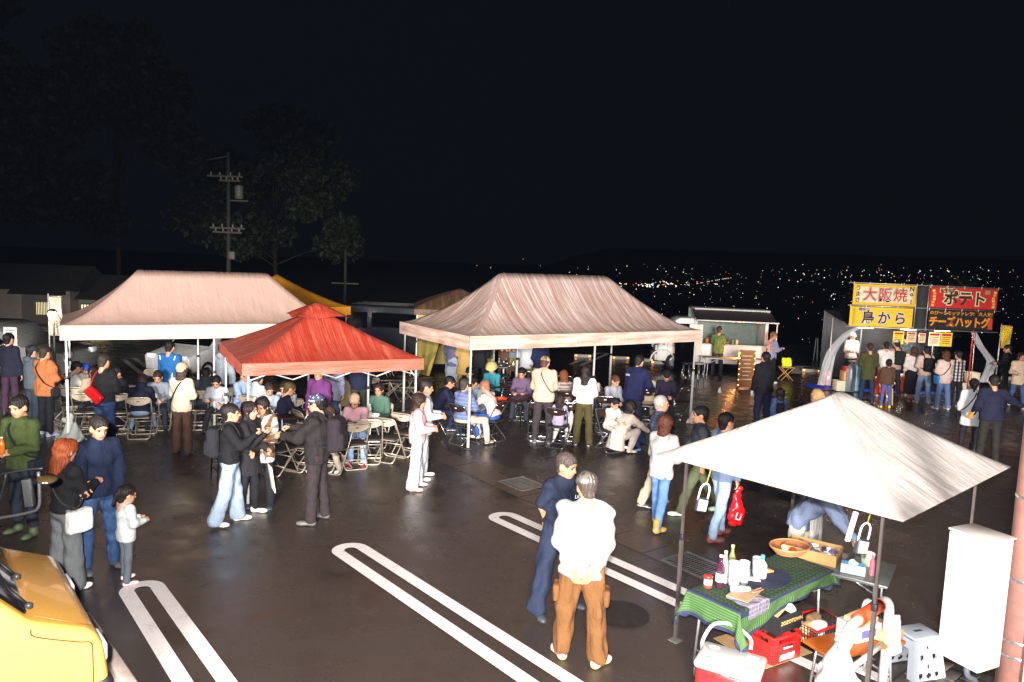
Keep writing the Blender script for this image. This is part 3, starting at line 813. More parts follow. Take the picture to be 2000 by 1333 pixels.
LM = [leafmat('192412', '273218'), leafmat('212316', '2c2918'), leafmat('141f16', '1e2e20')]
tr = [((-42, 57), 22.5, 7.5, 'broad leafy tree towering behind the lit house'), ((-31, 58), 20.5, 7.0, 'tall tree behind the utility pole'),
      ((-53, 60), 20, 7, 'tall tree behind the parked silver car'), ((-20, 62), 14.5, 6.0, 'rounder tree behind the yellow canopy'),
      ((15.8, 33), 2.9, 1.5, 'small bushy tree behind the right end of the snack stall'), ((20, 34), 3.6, 1.8, 'dark bushy tree at the lot edge behind the yellow flag')]
for k, (p, h, c, lab) in enumerate(tr): tree((p[0], p[1], -.2), h, c, lab, 40 + k, LM[k % 3], z0=.28 if k < 4 else .1, trunk=.22 if k < 4 else .07, n=13000 if k < 4 else 2600)

# ------------------------------------------------------------------ utility poles, wires
GALV = plain('4a4844', .6, .3, vary=.2)
def utility_pole(p, h, lab, arms=True):
    r = empty('utility_pole', p); tag(r, lab, 'utility pole')
    MB().tube([(0, 0, -.2), (0, 0, h)], .115, 12, r2=.07).build('pole', plain('2f2e2c', .9, bump=.3, vary=.2), r)
    if not arms:
        MB().box((0, 0, h - 2.0), (1.6, .08, .08)).build('crossarm', GALV, r); return
    for z, L, x in ((h - 1.15, 1.7, -.1), (h - 1.35, 1.0, .1), (h - 3.6, 1.7, 0), (h - 3.8, 1.4, 0)):
        MB().box((x, -.14, z), (L, .08, .08)).build('crossarm', GALV, r)
        for k in (-.4, -.15, .15, .4): MB().lathe([(.03, 0), (.05, .05), (.03, .09), (.045, .13), (.01, .17)], (x + k * L, -.14, z + .04), 8).build('insulator', plain('6d6a64', .4), r)
    MB().tube([(-1.0, -.14, h - .42), (0, -.1, h - .2)], .03, 6).build('lightning_arm', GALV, r)
    MB().lathe([(.16, 0), (.20, .03), (.20, .58), (.17, .64), (.05, .68)], (.55, -.1, h - 2.2), 14).build('transformer', plain('5a5a58', .6), r)
    MB().box((.55, -.1, h - 2.28), (.9, .12, .06)).build('bracket', GALV, r)
    MB().box((.22, -.15, h - 4.9), (.3, .2, .38), bev=.03).build('switch_box', plain('5f5f5b', .6), r)
    MB().box((-.45, -.15, h - 6.5), (.55, .03, .16)).build('number_plate', plain('6f6f6a', .6), r)
pz = at_depth(446, 298, 36); utility_pole((pz[0], 36, -.2), pz[2] + .2, 'tall concrete utility pole with crossarms and transformer behind the wide left canopy')
pz = at_depth(675, 488, 44); utility_pole((pz[0], 44, -.2), pz[2] + .2, 'thin distant utility pole with one crossarm behind the red canopy', False)
# ------------------------------------------------------------------ canopies
def mat_canopy(c_dry_sheen, c_wet, streak=1.0, rough=.32, seed=0.0, fac=(.42, .62), spec=.5):
    m, nt, b, tc = newmat('canopy_fabric'); uv = tc.outputs['UV']
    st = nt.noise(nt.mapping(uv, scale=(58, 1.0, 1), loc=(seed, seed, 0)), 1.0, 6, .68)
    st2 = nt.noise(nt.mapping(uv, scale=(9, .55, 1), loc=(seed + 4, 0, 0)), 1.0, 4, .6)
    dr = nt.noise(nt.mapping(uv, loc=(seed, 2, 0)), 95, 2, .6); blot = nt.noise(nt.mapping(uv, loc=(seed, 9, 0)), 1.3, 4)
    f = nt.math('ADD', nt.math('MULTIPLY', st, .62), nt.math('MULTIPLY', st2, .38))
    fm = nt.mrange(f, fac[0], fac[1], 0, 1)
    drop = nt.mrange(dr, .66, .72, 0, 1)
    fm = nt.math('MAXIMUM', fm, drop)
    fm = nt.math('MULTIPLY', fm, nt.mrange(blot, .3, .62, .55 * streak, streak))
    nt.link(nt.mix(fm, lin(c_wet), lin(c_dry_sheen)), b.inputs['Base Color'])  # pale tone: drier cloth plus rain water sheen painted into the colour
    nt.link(nt.mrange(f, .35, .65, rough + .22, rough), b.inputs['Roughness']); b.inputs['Specular IOR Level'].default_value = spec
    h = nt.math('ADD', f, nt.math('MULTIPLY', drop, .25))
    wr = nt.noise(nt.mapping(uv, scale=(2.6, 1.0, 1)), 1.6, 5, .6)
    nt.link(nt.bump(h, .55, .012, nt.bump(wr, .5, .06)), b.inputs['Normal'])
    return m
def mat_valance(c1, c2, seed=0.0):
    m, nt, b, tc = newmat('valance_fabric'); uv = tc.outputs['UV']
    n1 = nt.noise(nt.mapping(uv, scale=(.9, 11, 1), loc=(seed, seed, 0)), 1.0, 4, .6); n2 = nt.noise(nt.mapping(uv, loc=(seed, 3, 0)), 22, 4, .7)
    nt.link(nt.mix(nt.mrange(nt.math('ADD', n1, nt.math('MULTIPLY', n2, .3)), .5, .85, 0, 1), lin(c2), lin(c1)), b.inputs['Base Color']); b.inputs['Roughness'].default_value = .5
    nt.link(nt.bump(n1, .8, .05), b.inputs['Normal']); return m
LEGM = plain('d5d3cf', .35, .3, vary=.1); FOOT = plain('55544f', .6)

def canopy(name, lab, org, ang, L, W, eave, ridge, val, mat, vmat, p=1.35, over=.06, leg=LEGM, legs6=False, N=20, leg_r=.019, sag=.05, inset=.03, vent=None, valance=True, truss=True, amp=.004, tlow=.22, ridge_len=None, lr=.02):
    r = empty(name, (org[0], org[1], 0), ang); tag(r, lab, 'canopy')
    cell = (W + 2 * over) / N; NU = int(round((L + 2 * over) / cell)); cx, cy = L / 2, W / 2; hw = W / 2 + over; rl = (L - W) / 2 if ridge_len is None else ridge_len / 2
    rs = np.random.RandomState(int(org[0] * 100) % 997)
    ph = rs.uniform(0, 6, 8)
    def zf(x, y):
        sy = abs(y - cy) / hw; sx = max(0, (abs(x - cx) - rl)) / (L / 2 + over - rl); s = min(1.0, max(sx, sy))
        z = eave + (ridge - eave) * (1 - s) ** p
        z -= sag * math.sin(PI * min(1, s)) * (1 - min(sx, sy) / max(s, 1e-6)) * .8
        z += amp * math.sin(x * 9 + ph[0] + 2 * math.sin(y * 5 + ph[1])) * math.sin(PI * s) * .9 + amp * .7 * math.sin(y * 13 + x * 7 + ph[2]) * math.sin(PI * s)
        if s > .98: z -= 0
        return z, s, sx > sy
    vs, uv, fs = [], [], []
    for i in range(NU + 1):
        for j in range(N + 1):
            x = -over + (L + 2 * over) * i / NU; y = -over + (W + 2 * over) * j / N
            z, s, end = zf(x, y); vs.append((x, y, z)); uv.append(((y + 11) if end else x, s * W / 2 + (7 if end else 0)))
    for i in range(NU):
        for j in range(N):
            a, b_, c, d = i * (N + 1) + j, (i + 1) * (N + 1) + j, (i + 1) * (N + 1) + j + 1, i * (N + 1) + j + 1
            xm = -over + (L + 2 * over) * (i + .5) / NU - cx; ym = -over + (W + 2 * over) * (j + .5) / N - cy
            fs += [(a, b_, c), (a, c, d)] if xm * ym > 0 else [(a, b_, d), (b_, c, d)]
    mb = MB(); mb.add(vs, fs, 0, True); mb.uv = uv; mb.build('canopy', mat, r, fix=False)
    if valance:
        for k, (a, b_) in enumerate((((-over, -over), (L + over, -over)), ((L + over, -over), (L + over, W + over)), ((L + over, W + over), (-over, W + over)), ((-over, W + over), (-over, -over)))):
            a = np.array(a); b_ = np.array(b_); d = nrm(b_ - a); nn = np.array([d[1], -d[0]]); ln = np.linalg.norm(b_ - a); n1 = max(6, int(ln / .12)); mb = MB(); uvs = []; vv = []
            for i in range(n1 + 1):
                for j in range(5):
                    t = i / n1; q = a + (b_ - a) * t; v = j / 4
                    w = (.014 * math.sin(t * ln * 5 + k * 2 + v * 2) + .010 * math.sin(t * ln * 11 + k)) * v * min(1, min(t, 1 - t) * 8) + .004
                    z0 = zf(q[0], q[1])[0]
                    vv.append((q[0] + nn[0] * w, q[1] + nn[1] * w, z0 - .002 - val * v - .010 * v * math.sin(PI * t))); uvs.append((t * ln + k * 13, v * val + 20))
            mb.add(vv, [(i * 5 + j, (i + 1) * 5 + j, (i + 1) * 5 + j + 1, i * 5 + j + 1) for i in range(n1) for j in range(4)], 0, True); mb.uv = uvs; mb.build('valance', vmat, r, fix=False)
    xs = [inset, L - inset] + ([L / 2] if legs6 else [])
    for x in xs:
        for y in (inset, W - inset):
            zt = eave - .01
            lg = MB().box((x, y, (zt * .55 + .02) / 2 + .02), (lr * 1.9, lr * 1.9, zt * .55)).build('leg', leg, r)
            MB().box((x, y, zt * .5 + zt * .22 + .03), (lr * 1.35, lr * 1.35, zt * .52)).build('inner_tube', leg, lg)
            MB().box((x, y, zt * .555 + .03), (lr * 2.8, lr * 2.8, .06), bev=.006).build('collar', plain('15151a', .5), lg)
            MB().box((x, y, .006), (.10, .10, .008)).build('foot_plate', FOOT, lg)
    if truss:
        def zig(a, b_, n):
            a = np.array([*a, 0.0]); b_ = np.array([*b_, 0.0])
            for q in (0, 1):
                mb = MB(); pts = []
                for k in range(n + 1):
                    pts.append(a + (b_ - a) * k / n + np.array([0, 0, (eave - .06) if (k + q) % 2 == 0 else eave - tlow]))
                for u_, v_ in zip(pts[:-1], pts[1:]): mb.tube([u_ + [0, 0, 0], v_], .010, 5)
                mb.build('truss', leg, r)
        nn = 4 if not legs6 else 8
        zig((inset, inset + .03), (L - inset, inset + .03), nn); zig((inset, W - inset - .03), (L - inset, W - inset - .03), nn)
        zig((inset + .03, inset), (inset + .03, W - inset), 4); zig((L - inset - .03, inset), (L - inset - .03, W - inset), 4)
    return r, zf

def off_origin(fl_, ang): return fl_
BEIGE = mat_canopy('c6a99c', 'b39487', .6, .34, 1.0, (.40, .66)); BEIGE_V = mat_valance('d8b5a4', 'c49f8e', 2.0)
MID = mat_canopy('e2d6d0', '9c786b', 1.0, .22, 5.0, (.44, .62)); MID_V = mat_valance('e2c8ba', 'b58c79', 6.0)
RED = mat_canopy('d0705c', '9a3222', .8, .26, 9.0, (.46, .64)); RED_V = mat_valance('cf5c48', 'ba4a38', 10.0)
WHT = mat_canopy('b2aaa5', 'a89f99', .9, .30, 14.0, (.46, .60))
ANG_L, ANG_R, ANG_M, ANG_W = rad(30), rad(28), rad(33.3), rad(41.5)
TL = np.array([-7.96, 13.0]); TR = np.array([-3.69, 10.16]); TM = np.array([-.776, 13.79]); TW = np.array([2.88, 5.31])
def loc(T, ang, u, v, z=0.0):
    return np.array([T[0] + u * math.cos(ang) - v * math.sin(ang), T[1] + u * math.sin(ang) + v * math.cos(ang), z])
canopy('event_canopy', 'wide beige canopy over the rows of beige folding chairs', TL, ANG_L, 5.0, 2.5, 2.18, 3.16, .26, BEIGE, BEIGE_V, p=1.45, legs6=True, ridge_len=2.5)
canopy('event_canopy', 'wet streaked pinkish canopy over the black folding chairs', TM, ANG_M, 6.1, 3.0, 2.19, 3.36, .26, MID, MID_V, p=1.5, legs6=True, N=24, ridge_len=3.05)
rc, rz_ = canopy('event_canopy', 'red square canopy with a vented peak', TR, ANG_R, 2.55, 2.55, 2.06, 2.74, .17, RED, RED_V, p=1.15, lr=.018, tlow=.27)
# vent cap on the red canopy
vs, fs, uv = [], [], []
n = 10
for i in range(n + 1):
    for j in range(n + 1):
        x = -.42 + .84 * i / n; y = -.42 + .84 * j / n; s = max(abs(x), abs(y)) / .42
        vs.append((1.275 + x, 1.275 + y, 2.84 - .22 * s ** 1.1 - (.02 * math.sin(9 * (x + y)) * s))); uv.append((x + 3, s + 5))
for i in range(n):
    for j in range(n):
        a, b_, c, d = i * (n + 1) + j, (i + 1) * (n + 1) + j, (i + 1) * (n + 1) + j + 1, i * (n + 1) + j + 1
        fs += [(a, b_, c), (a, c, d)] if (i + .5 - n / 2) * (j + .5 - n / 2) > 0 else [(a, b_, d), (b_, c, d)]
mb = MB(); mb.add(vs, fs, 0, True); mb.uv = uv; mb.build('vent_cap', RED, rc, fix=False)
DKLEG = plain('4d4644', .4, .4, vary=.15)
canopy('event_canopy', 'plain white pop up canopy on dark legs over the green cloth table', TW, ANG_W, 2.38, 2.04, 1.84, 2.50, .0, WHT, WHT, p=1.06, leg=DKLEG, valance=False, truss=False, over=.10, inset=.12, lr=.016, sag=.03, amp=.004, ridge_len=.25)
# yellow canopy behind the left one, and the camouflage canopy
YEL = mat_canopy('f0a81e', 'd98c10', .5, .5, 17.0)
yc = at_depth(585, 600, 21.5)
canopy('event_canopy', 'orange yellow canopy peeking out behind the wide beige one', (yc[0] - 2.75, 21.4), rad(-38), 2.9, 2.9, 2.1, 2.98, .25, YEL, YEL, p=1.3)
def mat_camo():
    m, nt, b, tc = newmat('camo'); o = tc.outputs['Object']
    v = nt.new('ShaderNodeTexVoronoi'); v.inputs['Scale'].default_value = 2.2; nt.link(nt.mapping(o, scale=(1, 1, .6)), v.inputs['Vector'])
    base = nt.ramp(v.outputs['Color'], [(.0, lin('3a3a22')), (.35, lin('8a8038')), (.55, lin('c2a24e')), (.75, lin('4d5a2a')), (1, lin('97805f'))])
    nt.link(base, b.inputs['Base Color']); b.inputs['Roughness'].default_value = .7
    return m
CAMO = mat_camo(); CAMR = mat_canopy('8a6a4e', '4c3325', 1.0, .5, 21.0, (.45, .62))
CT = at_depth(812, 660, 21.0)
cam_t, _ = canopy('event_canopy', 'brown camouflage canopy with patterned side walls behind the streaked canopy', (CT[0], 21.0), rad(8), 2.6, 2.6, 2.16, 2.74, .16, CAMR, CAMR, p=.8)
for (x0, y0, x1, y1) in ((.02, .04, .02, 2.56), (.04, 2.57, 2.56, 2.57)):
    mb = MB(); mb.grid(lambda u, v: (x0 + (x1 - x0) * u + .03 * math.sin(u * 17) * v, y0 + (y1 - y0) * u - .03 * math.sin(u * 14) * v, 2.12 - 1.9 * v), 24, 10); mb.build('side_wall', CAMO, cam_t)
mb = MB(); mb.grid(lambda u, v: (.04 + .85 * u * (1 - .55 * v), .0 - .06 * math.sin(u * 9) * (.3 + v), 2.0 - 1.75 * v), 16, 12); mb.build('door_curtain', CAMO, cam_t)
# ------------------------------------------------------------------ vehicles
TYRE = plain('0d0d0e', .8, bump=.3); RIM = plain('8d9095', .3, .8); DGLASS = plain('07090b', .06, spec=.8, name='car_glass'); BLK = plain('0e0e10', .55); CHROME = plain('c9ccd0', .15, .9)
def wheel(root, x, y, r, side, w=.17):
    a = MB(); n = 22
    prof = [(r * .62, -w / 2), (r * .93, -w / 2), (r, -w / 3), (r, w / 3), (r * .93, w / 2), (r * .62, w / 2)]
    def ring(prof, mb):
        vs = [(x + q * math.cos(2 * PI * k / n), y + t, r + q * math.sin(2 * PI * k / n)) for q, t in prof for k in range(n)]
        fs = [(i * n + k, i * n + (k + 1) % n, (i + 1) * n + (k + 1) % n, (i + 1) * n + k) for i in range(len(prof) - 1) for k in range(n)]
        mb.add(vs, fs, 0, True)
    ring(prof, a); wo = empty('wheel', (0, 0, 0)); wo.parent = root
    a.build('tyre', TYRE, wo)
    b_ = MB(); ring([(.02, side * w * .38), (r * .2, side * w * .42), (r * .55, side * w * .30), (r * .63, side * w * .46)], b_)
    for k in range(6):
        an = 2 * PI * k / 6; b_.box((x + r * .36 * math.cos(an), y + side * w * .40, r + r * .36 * math.sin(an)), (r * .12, .02, r * .12), 0)
    b_.build('rim', RIM, wo)
def bevelled_prism(poly, y0, y1, bev, mats, name, parent, seg=3):
    bm = bmesh.new(); a = [bm.verts.new((p, y0, q)) for p, q in poly]; b_ = [bm.verts.new((p, y1, q)) for p, q in poly]; n = len(poly)
    bm.faces.new(a); bm.faces.new(b_[::-1])
    for i in range(n): bm.faces.new((a[i], b_[i], b_[(i + 1) % n], a[(i + 1) % n]))
    bmesh.ops.recalc_face_normals(bm, faces=bm.faces[:])
    bmesh.ops.bevel(bm, geom=bm.edges[:], offset=bev, segments=seg, profile=.5, affect='EDGES', clamp_overlap=True)
    me = bpy.data.meshes.new(name); bm.to_mesh(me); bm.free(); me.materials.append(mats)
    for p in me.polygons: p.use_smooth = True
    return link(name, me, parent)
def pane(name, root, pts, mat, y, t=.012):
    """flat glass set 6 mm proud of a side wall, outline in x, z"""
    return MB().prism(pts, 1, y, y + t).build(name, mat, root)

def side_car(lab, p, rz, paint, prof, glasses, wheels, L, W, wr, extra=None, cat='car', name='parked_car'):
    r = empty(name, (p[0], p[1], 0), rz); tag(r, lab, cat)
    bevelled_prism(prof, -W / 2, W / 2, .05, paint, 'body', r)
    for k, gpts in enumerate(glasses):
        for y in (-W / 2 - .008, W / 2 - .004): pane('side_window', r, gpts, DGLASS, y)
    for x in wheels:
        for s_ in (-1, 1): wheel(r, x, s_ * (W / 2 - .08), wr, s_)
    if extra: extra(r)
    return r

# silver estate car at the far left, nose to the right
SILV = plain('8f908c', .25, .35, vary=.08, coat=.4)
def ex1(r):
    MB().box((2.16, 0, .45), (.16, 1.6, .22), bev=.05).build('front_bumper', SILV, r)
    for y in (-.62, .62): MB().box((2.10, y, .78), (.14, .32, .15), bev=.04).build('headlight', plain('dfe6ea', .1, spec=.9), r)
    for y in (-.93, .93): MB().box((.75, y, 1.02), (.14, .14, .11), bev=.03).build('mirror', SILV, r)
    for x in (-.35, -1.35): MB().box((x, -.855, .88), (.16, .02, .03), bev=.008).build('door_handle', CHROME, r)
    for x in (.55, -.62, -1.6): MB().box((x, -.853, .70), (.006, .012, .72)).build('door_seam', BLK, r)
    pane('side_moulding', r, [(-1.7, .52), (1.4, .52), (1.4, .58), (-1.7, .58)], BLK, -.865)
    bevelled_prism([(.45, 1.42), (.98, 1.0), (.93, .96), (.40, 1.38)], -.72, .72, .01, DGLASS, 'windscreen', r)
prof = [(-2.15, .3), (2.15, .3), (2.2, .62), (2.1, .84), (1.05, .98), (.48, 1.46), (.2, 1.54), (-1.75, 1.54), (-2.1, 1.1), (-2.2, .7)]
side_car('silver estate car parked beside the paper notice and the flag', (-13.55, 19.3), rad(3), SILV, prof, [[(-.55, 1.02), (.78, 1.02), (.30, 1.42), (-.55, 1.44)], [(-1.55, 1.02), (-.65, 1.02), (-.65, 1.44), (-1.45, 1.44)]], (-1.35, 1.32), 4.4, 1.7, .32, ex1)

# dark delivery van behind the red canopy
DKV = plain('2b3038', .3, .2, coat=.4)
def ex2(r):
    for y in (-.78, .78): MB().box((1.5, y, 1.25), (.12, .14, .2), bev=.03).build('mirror', BLK, r)
    bevelled_prism([(1.22, 1.72), (1.66, 1.05), (1.62, 1.02), (1.17, 1.70)], -.64, .64, .01, DGLASS, 'windscreen', r)
    MB().box((1.70, 0, .45), (.1, 1.4, .24), bev=.04).build('front_bumper', BLK, r)
    for y in (-.55, .55): MB().box((1.71, y, .78), (.06, .26, .18), bev=.03).build('headlight', plain('dfe6ea', .1, spec=.9), r)
    for k in (-.55, 0, .55): MB().tube([(-1.2, k, 1.93), (.9, k, 1.93)], .018, 6).build('roof_rail', GALV, r)
    MB().box((-.2, -.75, .9), (1.1, .012, .03)).build('door_seam', BLK, r)
profv = [(-1.7, .28), (1.68, .28), (1.72, .9), (1.6, 1.05), (1.15, 1.78), (1.0, 1.88), (-1.6, 1.88), (-1.72, 1.7)]
pv = at_depth(738, 680, 26); side_car('dark delivery van with roof rails parked behind the red canopy', (pv[0], 26.5), rad(172), DKV, profv, [[(.25, 1.1), (1.3, 1.1), (1.0, 1.62), (.25, 1.66)], [(-1.5, 1.15), (.1, 1.15), (.1, 1.66), (-1.5, 1.66)]], (-1.15, 1.2), 3.4, 1.48, .27, ex2, 'van', 'parked_van')
pv = at_depth(800, 700, 30); side_car('grey hatchback parked far behind the camouflage canopy', (pv[0] + .3, 31), rad(90), plain('8e9092', .3, .3), [(-1.8, .28), (1.8, .28), (1.85, .7), (.95, .92), (.5, 1.42), (-1.2, 1.48), (-1.8, 1.0)], [[(-.2, .95), (.75, .95), (.42, 1.35), (-.2, 1.38)]], (-1.1, 1.15), 3.6, 1.55, .28)
pv = at_depth(392, 690, 20.5)
side_car('white compact car behind the wide beige canopy', (pv[0], 21.5), rad(250), plain('c8c8c6', .3, .1, coat=.3), [(-1.8, .28), (1.8, .28), (1.85, .7), (.95, .92), (.5, 1.42), (-1.2, 1.48), (-1.8, 1.0)], [[(-.2, .95), (.75, .95), (.42, 1.35), (-.2, 1.38)], [(-1.2, .95), (-.3, .95), (-.3, 1.38), (-1.1, 1.38)]], (-1.1, 1.15), 3.6, 1.55, .28,
         lambda r: [MB().box((1.8, y, .68), (.1, .3, .14), bev=.03).build('headlight', plain('e8eef2', .08, spec=1.0), r) for y in (-.55, .55)] + [bevelled_prism([(.48, 1.40), (.96, .94), (.92, .91), (.44, 1.37)], -.66, .66, .01, DGLASS, 'windscreen', r), MB().box((1.84, 0, .45), (.03, .5, .14)).build('number_plate', plain('e6e6e2', .4), r)])

# white food truck with an open side and an awning
def food_truck():
    p0 = G(1302, 727); r = empty('food_truck', (p0[0] - .28, 25.9, 0), rad(-4)); tag(r, 'white food truck with its side open under a dark awning', 'truck')
    WH = plain('d9d6d0', .35, vary=.06, coat=.2); W = 1.5
    bevelled_prism([(0, .32), (0, .86), (.10, 1.0), (.60, 1.80), (.75, 1.88), (1.25, 1.88), (1.25, .32)], 0, W, .05, WH, 'cab', r)
    MB().box((2.52, .02, .66), (2.54, .04, .68), bev=.01).build('lower_panel', WH, r)
    MB().box((2.52, W - .02, 1.27), (2.54, .04, 1.9), bev=.01).build('far_wall', plain('5c6a62', .5, vary=.2), r)
    MB().box((3.77, W / 2, 1.27), (.04, W, 1.9), bev=.01).build('rear_wall', WH, r)
    MB().box((2.52, W / 2, 2.22), (2.6, W + .04, .06), bev=.02).build('roof', plain('b9b7b2', .5), r)
    MB().box((2.52, W / 2, .36), (2.5, W - .1, .08)).build('floor', BLK, r)
    MB().box((1.30, .05, 1.55), (.10, .06, 1.3)).build('pillar', plain('b9c0c6', .4), r)
    MB().box((3.73, .05, 1.55), (.08, .06, 1.3)).build('pillar', WH, r)
    aw = MB(); aw.grid(lambda u, v: (1.15 + 2.7 * u, .05 - 1.05 * v, 2.20 - .30 * v - .05 * math.sin(PI * v) + .012 * math.sin(u * 30) * v), 20, 6); aw.build('awning', plain('2e2328', .6, vary=.3), r)
    MB().tube([(1.15, -1.01, 1.89), (3.86, -1.01, 1.89)], .022, 8).build('awning_bar', plain('e2dfda', .4), r)
    for x in (3.80,): MB().tube([(x, -1.0, 0), (x, -1.0, 1.88)], .02, 8).build('awning_post', plain('e2dfda', .4), r)
    MB().box((2.55, -.17, 1.02), (2.3, .36, .04), bev=.01).build('serving_counter', plain('cfc9c0', .4), r)
    pane('cab_window', r, [(.42, 1.12), (1.12, 1.12), (1.12, 1.68), (.76, 1.68)], DGLASS, -.010)
    bevelled_prism([(.08, 1.03), (.58, 1.80), (.54, 1.83), (.03, 1.05)], .1, W - .1, .01, DGLASS, 'windscreen', r)
    pane('door_seam', r, [(.36, .42), (.366, .42), (.366, 1.72), (.36, 1.72)], BLK, -.006, .008)
    MB().box((-.03, .75, .45), (.1, 1.46, .24), bev=.04).build('bumper', plain('c8c5bf', .4), r)
    for y in (.22, 1.28): MB().box((-.02, y, .78), (.08, .26, .2), bev=.04).build('headlight', plain('dfe6ea', .1, spec=.9), r)
    MB().lathe([(.115, 0), (.115, .006)], (0, 0, 0), 24).build('emblem', plain('b5552a', .5), r); e = r.children[-1]; e.rotation_euler = (PI / 2, 0, 0); e.location = (.95, -.004, .93)
    e2 = MB(); e2.lathe([(.06, 0), (.06, .004)], (0, 0, 0), 20).build('emblem_ring', plain('e8dccc', .5), r); q = r.children[-1]; q.rotation_euler = (PI / 2, 0, 0); q.location = (.95, -.012, .93)
    MB().box((.22, -.02, .92), (.10, .03, .03), bev=.01).build('door_handle', BLK, r)
    for x in (.62, 3.1):
        for y, s_ in ((.06, -1), (W - .06, 1)): wheel(r, x, y, .31, s_)
    MB().tube([(.20 + .42 * math.cos(a), -.02, .31 + .0 + .42 * math.sin(a)) for a in [PI * k / 12 for k in range(13)]], .03, 6).build('wheel_arch', WH, r); r.children[-1].location = (.42, 0, 0)
    # goods inside
    cols = ['c46a30', '8a3b20', 'c9b27a', 'd9d2c4', 'a04030', '6a7a40', 'e0c090']
    for k, cw in enumerate(('orange', 'rust red', 'straw', 'cream', 'brick red', 'olive', 'tan')):
        t = MB(); w = rnd.uniform(.07, .13); hh = rnd.uniform(.10, .22); t.lathe([(w * .42, 0), (w * .5, .01), (w * .5, hh * .8), (w * .3, hh)], (0, 0, 0), 10)
        o = t.build('jar', plain(cols[k], .4)); tag(o, cw + ' food jar on the serving counter of the truck', 'jar', 'jars on the truck counter'); o.matrix_world = r.matrix_basis @ Matrix.Translation((1.7 + k * .17, -.17 + rnd.uniform(-.08, .08), 1.041))
    return r
TRUCK = food_truck(); TRM = TRUCK.matrix_basis.copy()
def on_truck(x, y, z): return tuple(TRM @ Vector((x, y, z)))

# yellow van in the near corner, nose to the right
def yellow_van():
    YP = plain('cc9644', .28, vary=.03, coat=.5, spec=.5, scale=4); r = empty('van', (-3.26, 5.45, 0), math.atan2(.65, .757)); tag(r, 'yellow van with its bonnet and wipers beside the woman with copper hair', 'van')
    W = 1.6
    prof = [(-3.3, .34), (.0, .34), (.03, .60), (.0, .86), (-.06, .98), (-.42, 1.14), (-1.10, 1.90), (-1.28, 1.96), (-3.2, 1.96), (-3.3, 1.8)]
    bevelled_prism(prof, -W / 2, W / 2, .055, YP, 'body', r, 4)
    bevelled_prism([(-.47, 1.145), (-1.09, 1.845), (-1.05, 1.885), (-.43, 1.18)], -W / 2 + .10, W / 2 - .10, .012, DGLASS, 'windscreen', r)
    for y0, y1 in ((-.55, .02), (.02, .58)):
        w = MB(); w.tube([(-.41, y0, 1.165), (-.50, y0 + .05, 1.27), (-.58, y1 - .05, 1.36)], .011, 6); w.tube([(-.52, y0 - .02, 1.275), (-.60, y1 + .06, 1.375)], .009, 5); w.build('wiper', BLK, r)
        MB().lathe([(.025, 0), (.025, .03), (.012, .04)], (-.405, y0, 1.14), 10).build('wiper_pivot', plain('3a3a3c', .4), r)
    ys = -W / 2 - .0015
    MB().tube(smooth_path([(-.43, ys, 1.10), (-.40, ys, 1.04), (-.16, ys, .93), (-.085, ys, .90), (-.075, ys, .80), (-.075, ys, .46)], 5), .0055, 5).build('panel_seam', plain('3a2a10', .6), r)
    MB().tube([(-.4, -.70, 1.146), (-.06, -.74, .992)], .004, 5).build('bonnet_seam', plain('6b4a12', .6), r)
    MB().box((-.02, 0, .50), (.16, W + .03, .24), bev=.05).build('front_bumper', plain('17171b', .45), r)
    for y in (-.58, .58): MB().box((.012, y, .76), (.05, .28, .14), bev=.03).build('headlight', plain('e3e8ea', .1, spec=.9), r)
    for y in (-.4, .4): MB().box((.05, y, .44), (.03, .2, .05), bev=.01).build('turn_signal', plain('d8701c', .3), r)
    for s_ in (-1, 1):
        for x in (-.72, -2.6): wheel(r, x, s_ * (W / 2 - .1), .29, s_)
    pane('side_window', r, [(-1.9, 1.2), (-.78, 1.2), (-1.17, 1.78), (-1.9, 1.80)], DGLASS, -W / 2 - .008)
    # far-side mirror carrier: two bent tubes, a tall mirror and a round one
    def inv(px, py, y): q = at_depth(px, py, y); return tuple(r.matrix_basis.inverted() @ Vector(q))
    dd = 6.1
    MB().tube(smooth_path([inv(-60, 938, dd), inv(0, 927, dd), inv(50, 918, dd), inv(84, 915, dd)], 4), .010, 8).build('mirror_arm', BLK, r)
    MB().tube(smooth_path([inv(-60, 1020, dd), inv(0, 1012, dd), inv(58, 1001, dd), inv(75, 990, dd), inv(77, 962, dd), inv(75, 922, dd)], 5), .013, 8).build('mirror_arm', plain('6d6d70', .3, .6), r)
    MB().tube(smooth_path([inv(-8, 1000, dd), inv(4, 960, dd), inv(12, 926, dd)], 4), .011, 8).build('mirror_arm', BLK, r)
    c = Vector(inv(57, 962, dd + .02)); M = Matrix.Translation(c) @ Matrix.Rotation(-math.atan2(.65, .757), 4, 'Z') @ Matrix.Rotation(rad(-6), 4, 'Y')
    o = MB().box((0, 0, 0), (.085, .05, .26), bev=.024).build('side_mirror', BLK, r); o.matrix_local = M
    o2 = MB().box((0, -.028, 0), (.068, .006, .235), bev=.002).build('mirror_glass', plain('b9c2c4', .05, .9), o)
    c = Vector(inv(92, 936, dd)); o = MB().lathe([(.005, -.035), (.05, -.03), (.075, -.008), (.08, 0), (.074, .012), (.01, .02)], (0, 0, 0), 18).build('round_mirror', plain('b08a52', .08, .9), r)
    o.matrix_local = Matrix.Translation(c) @ Matrix.Rotation(rad(25), 4, 'X') @ Matrix.Scale(.8, 4, (0, 1, 0))
    MB().lathe([(.078, -.006), (.086, 0), (.078, .008)], (0, 0, 0), 18, capb=False, capt=False).build('mirror_rim', BLK, o)
yellow_van()

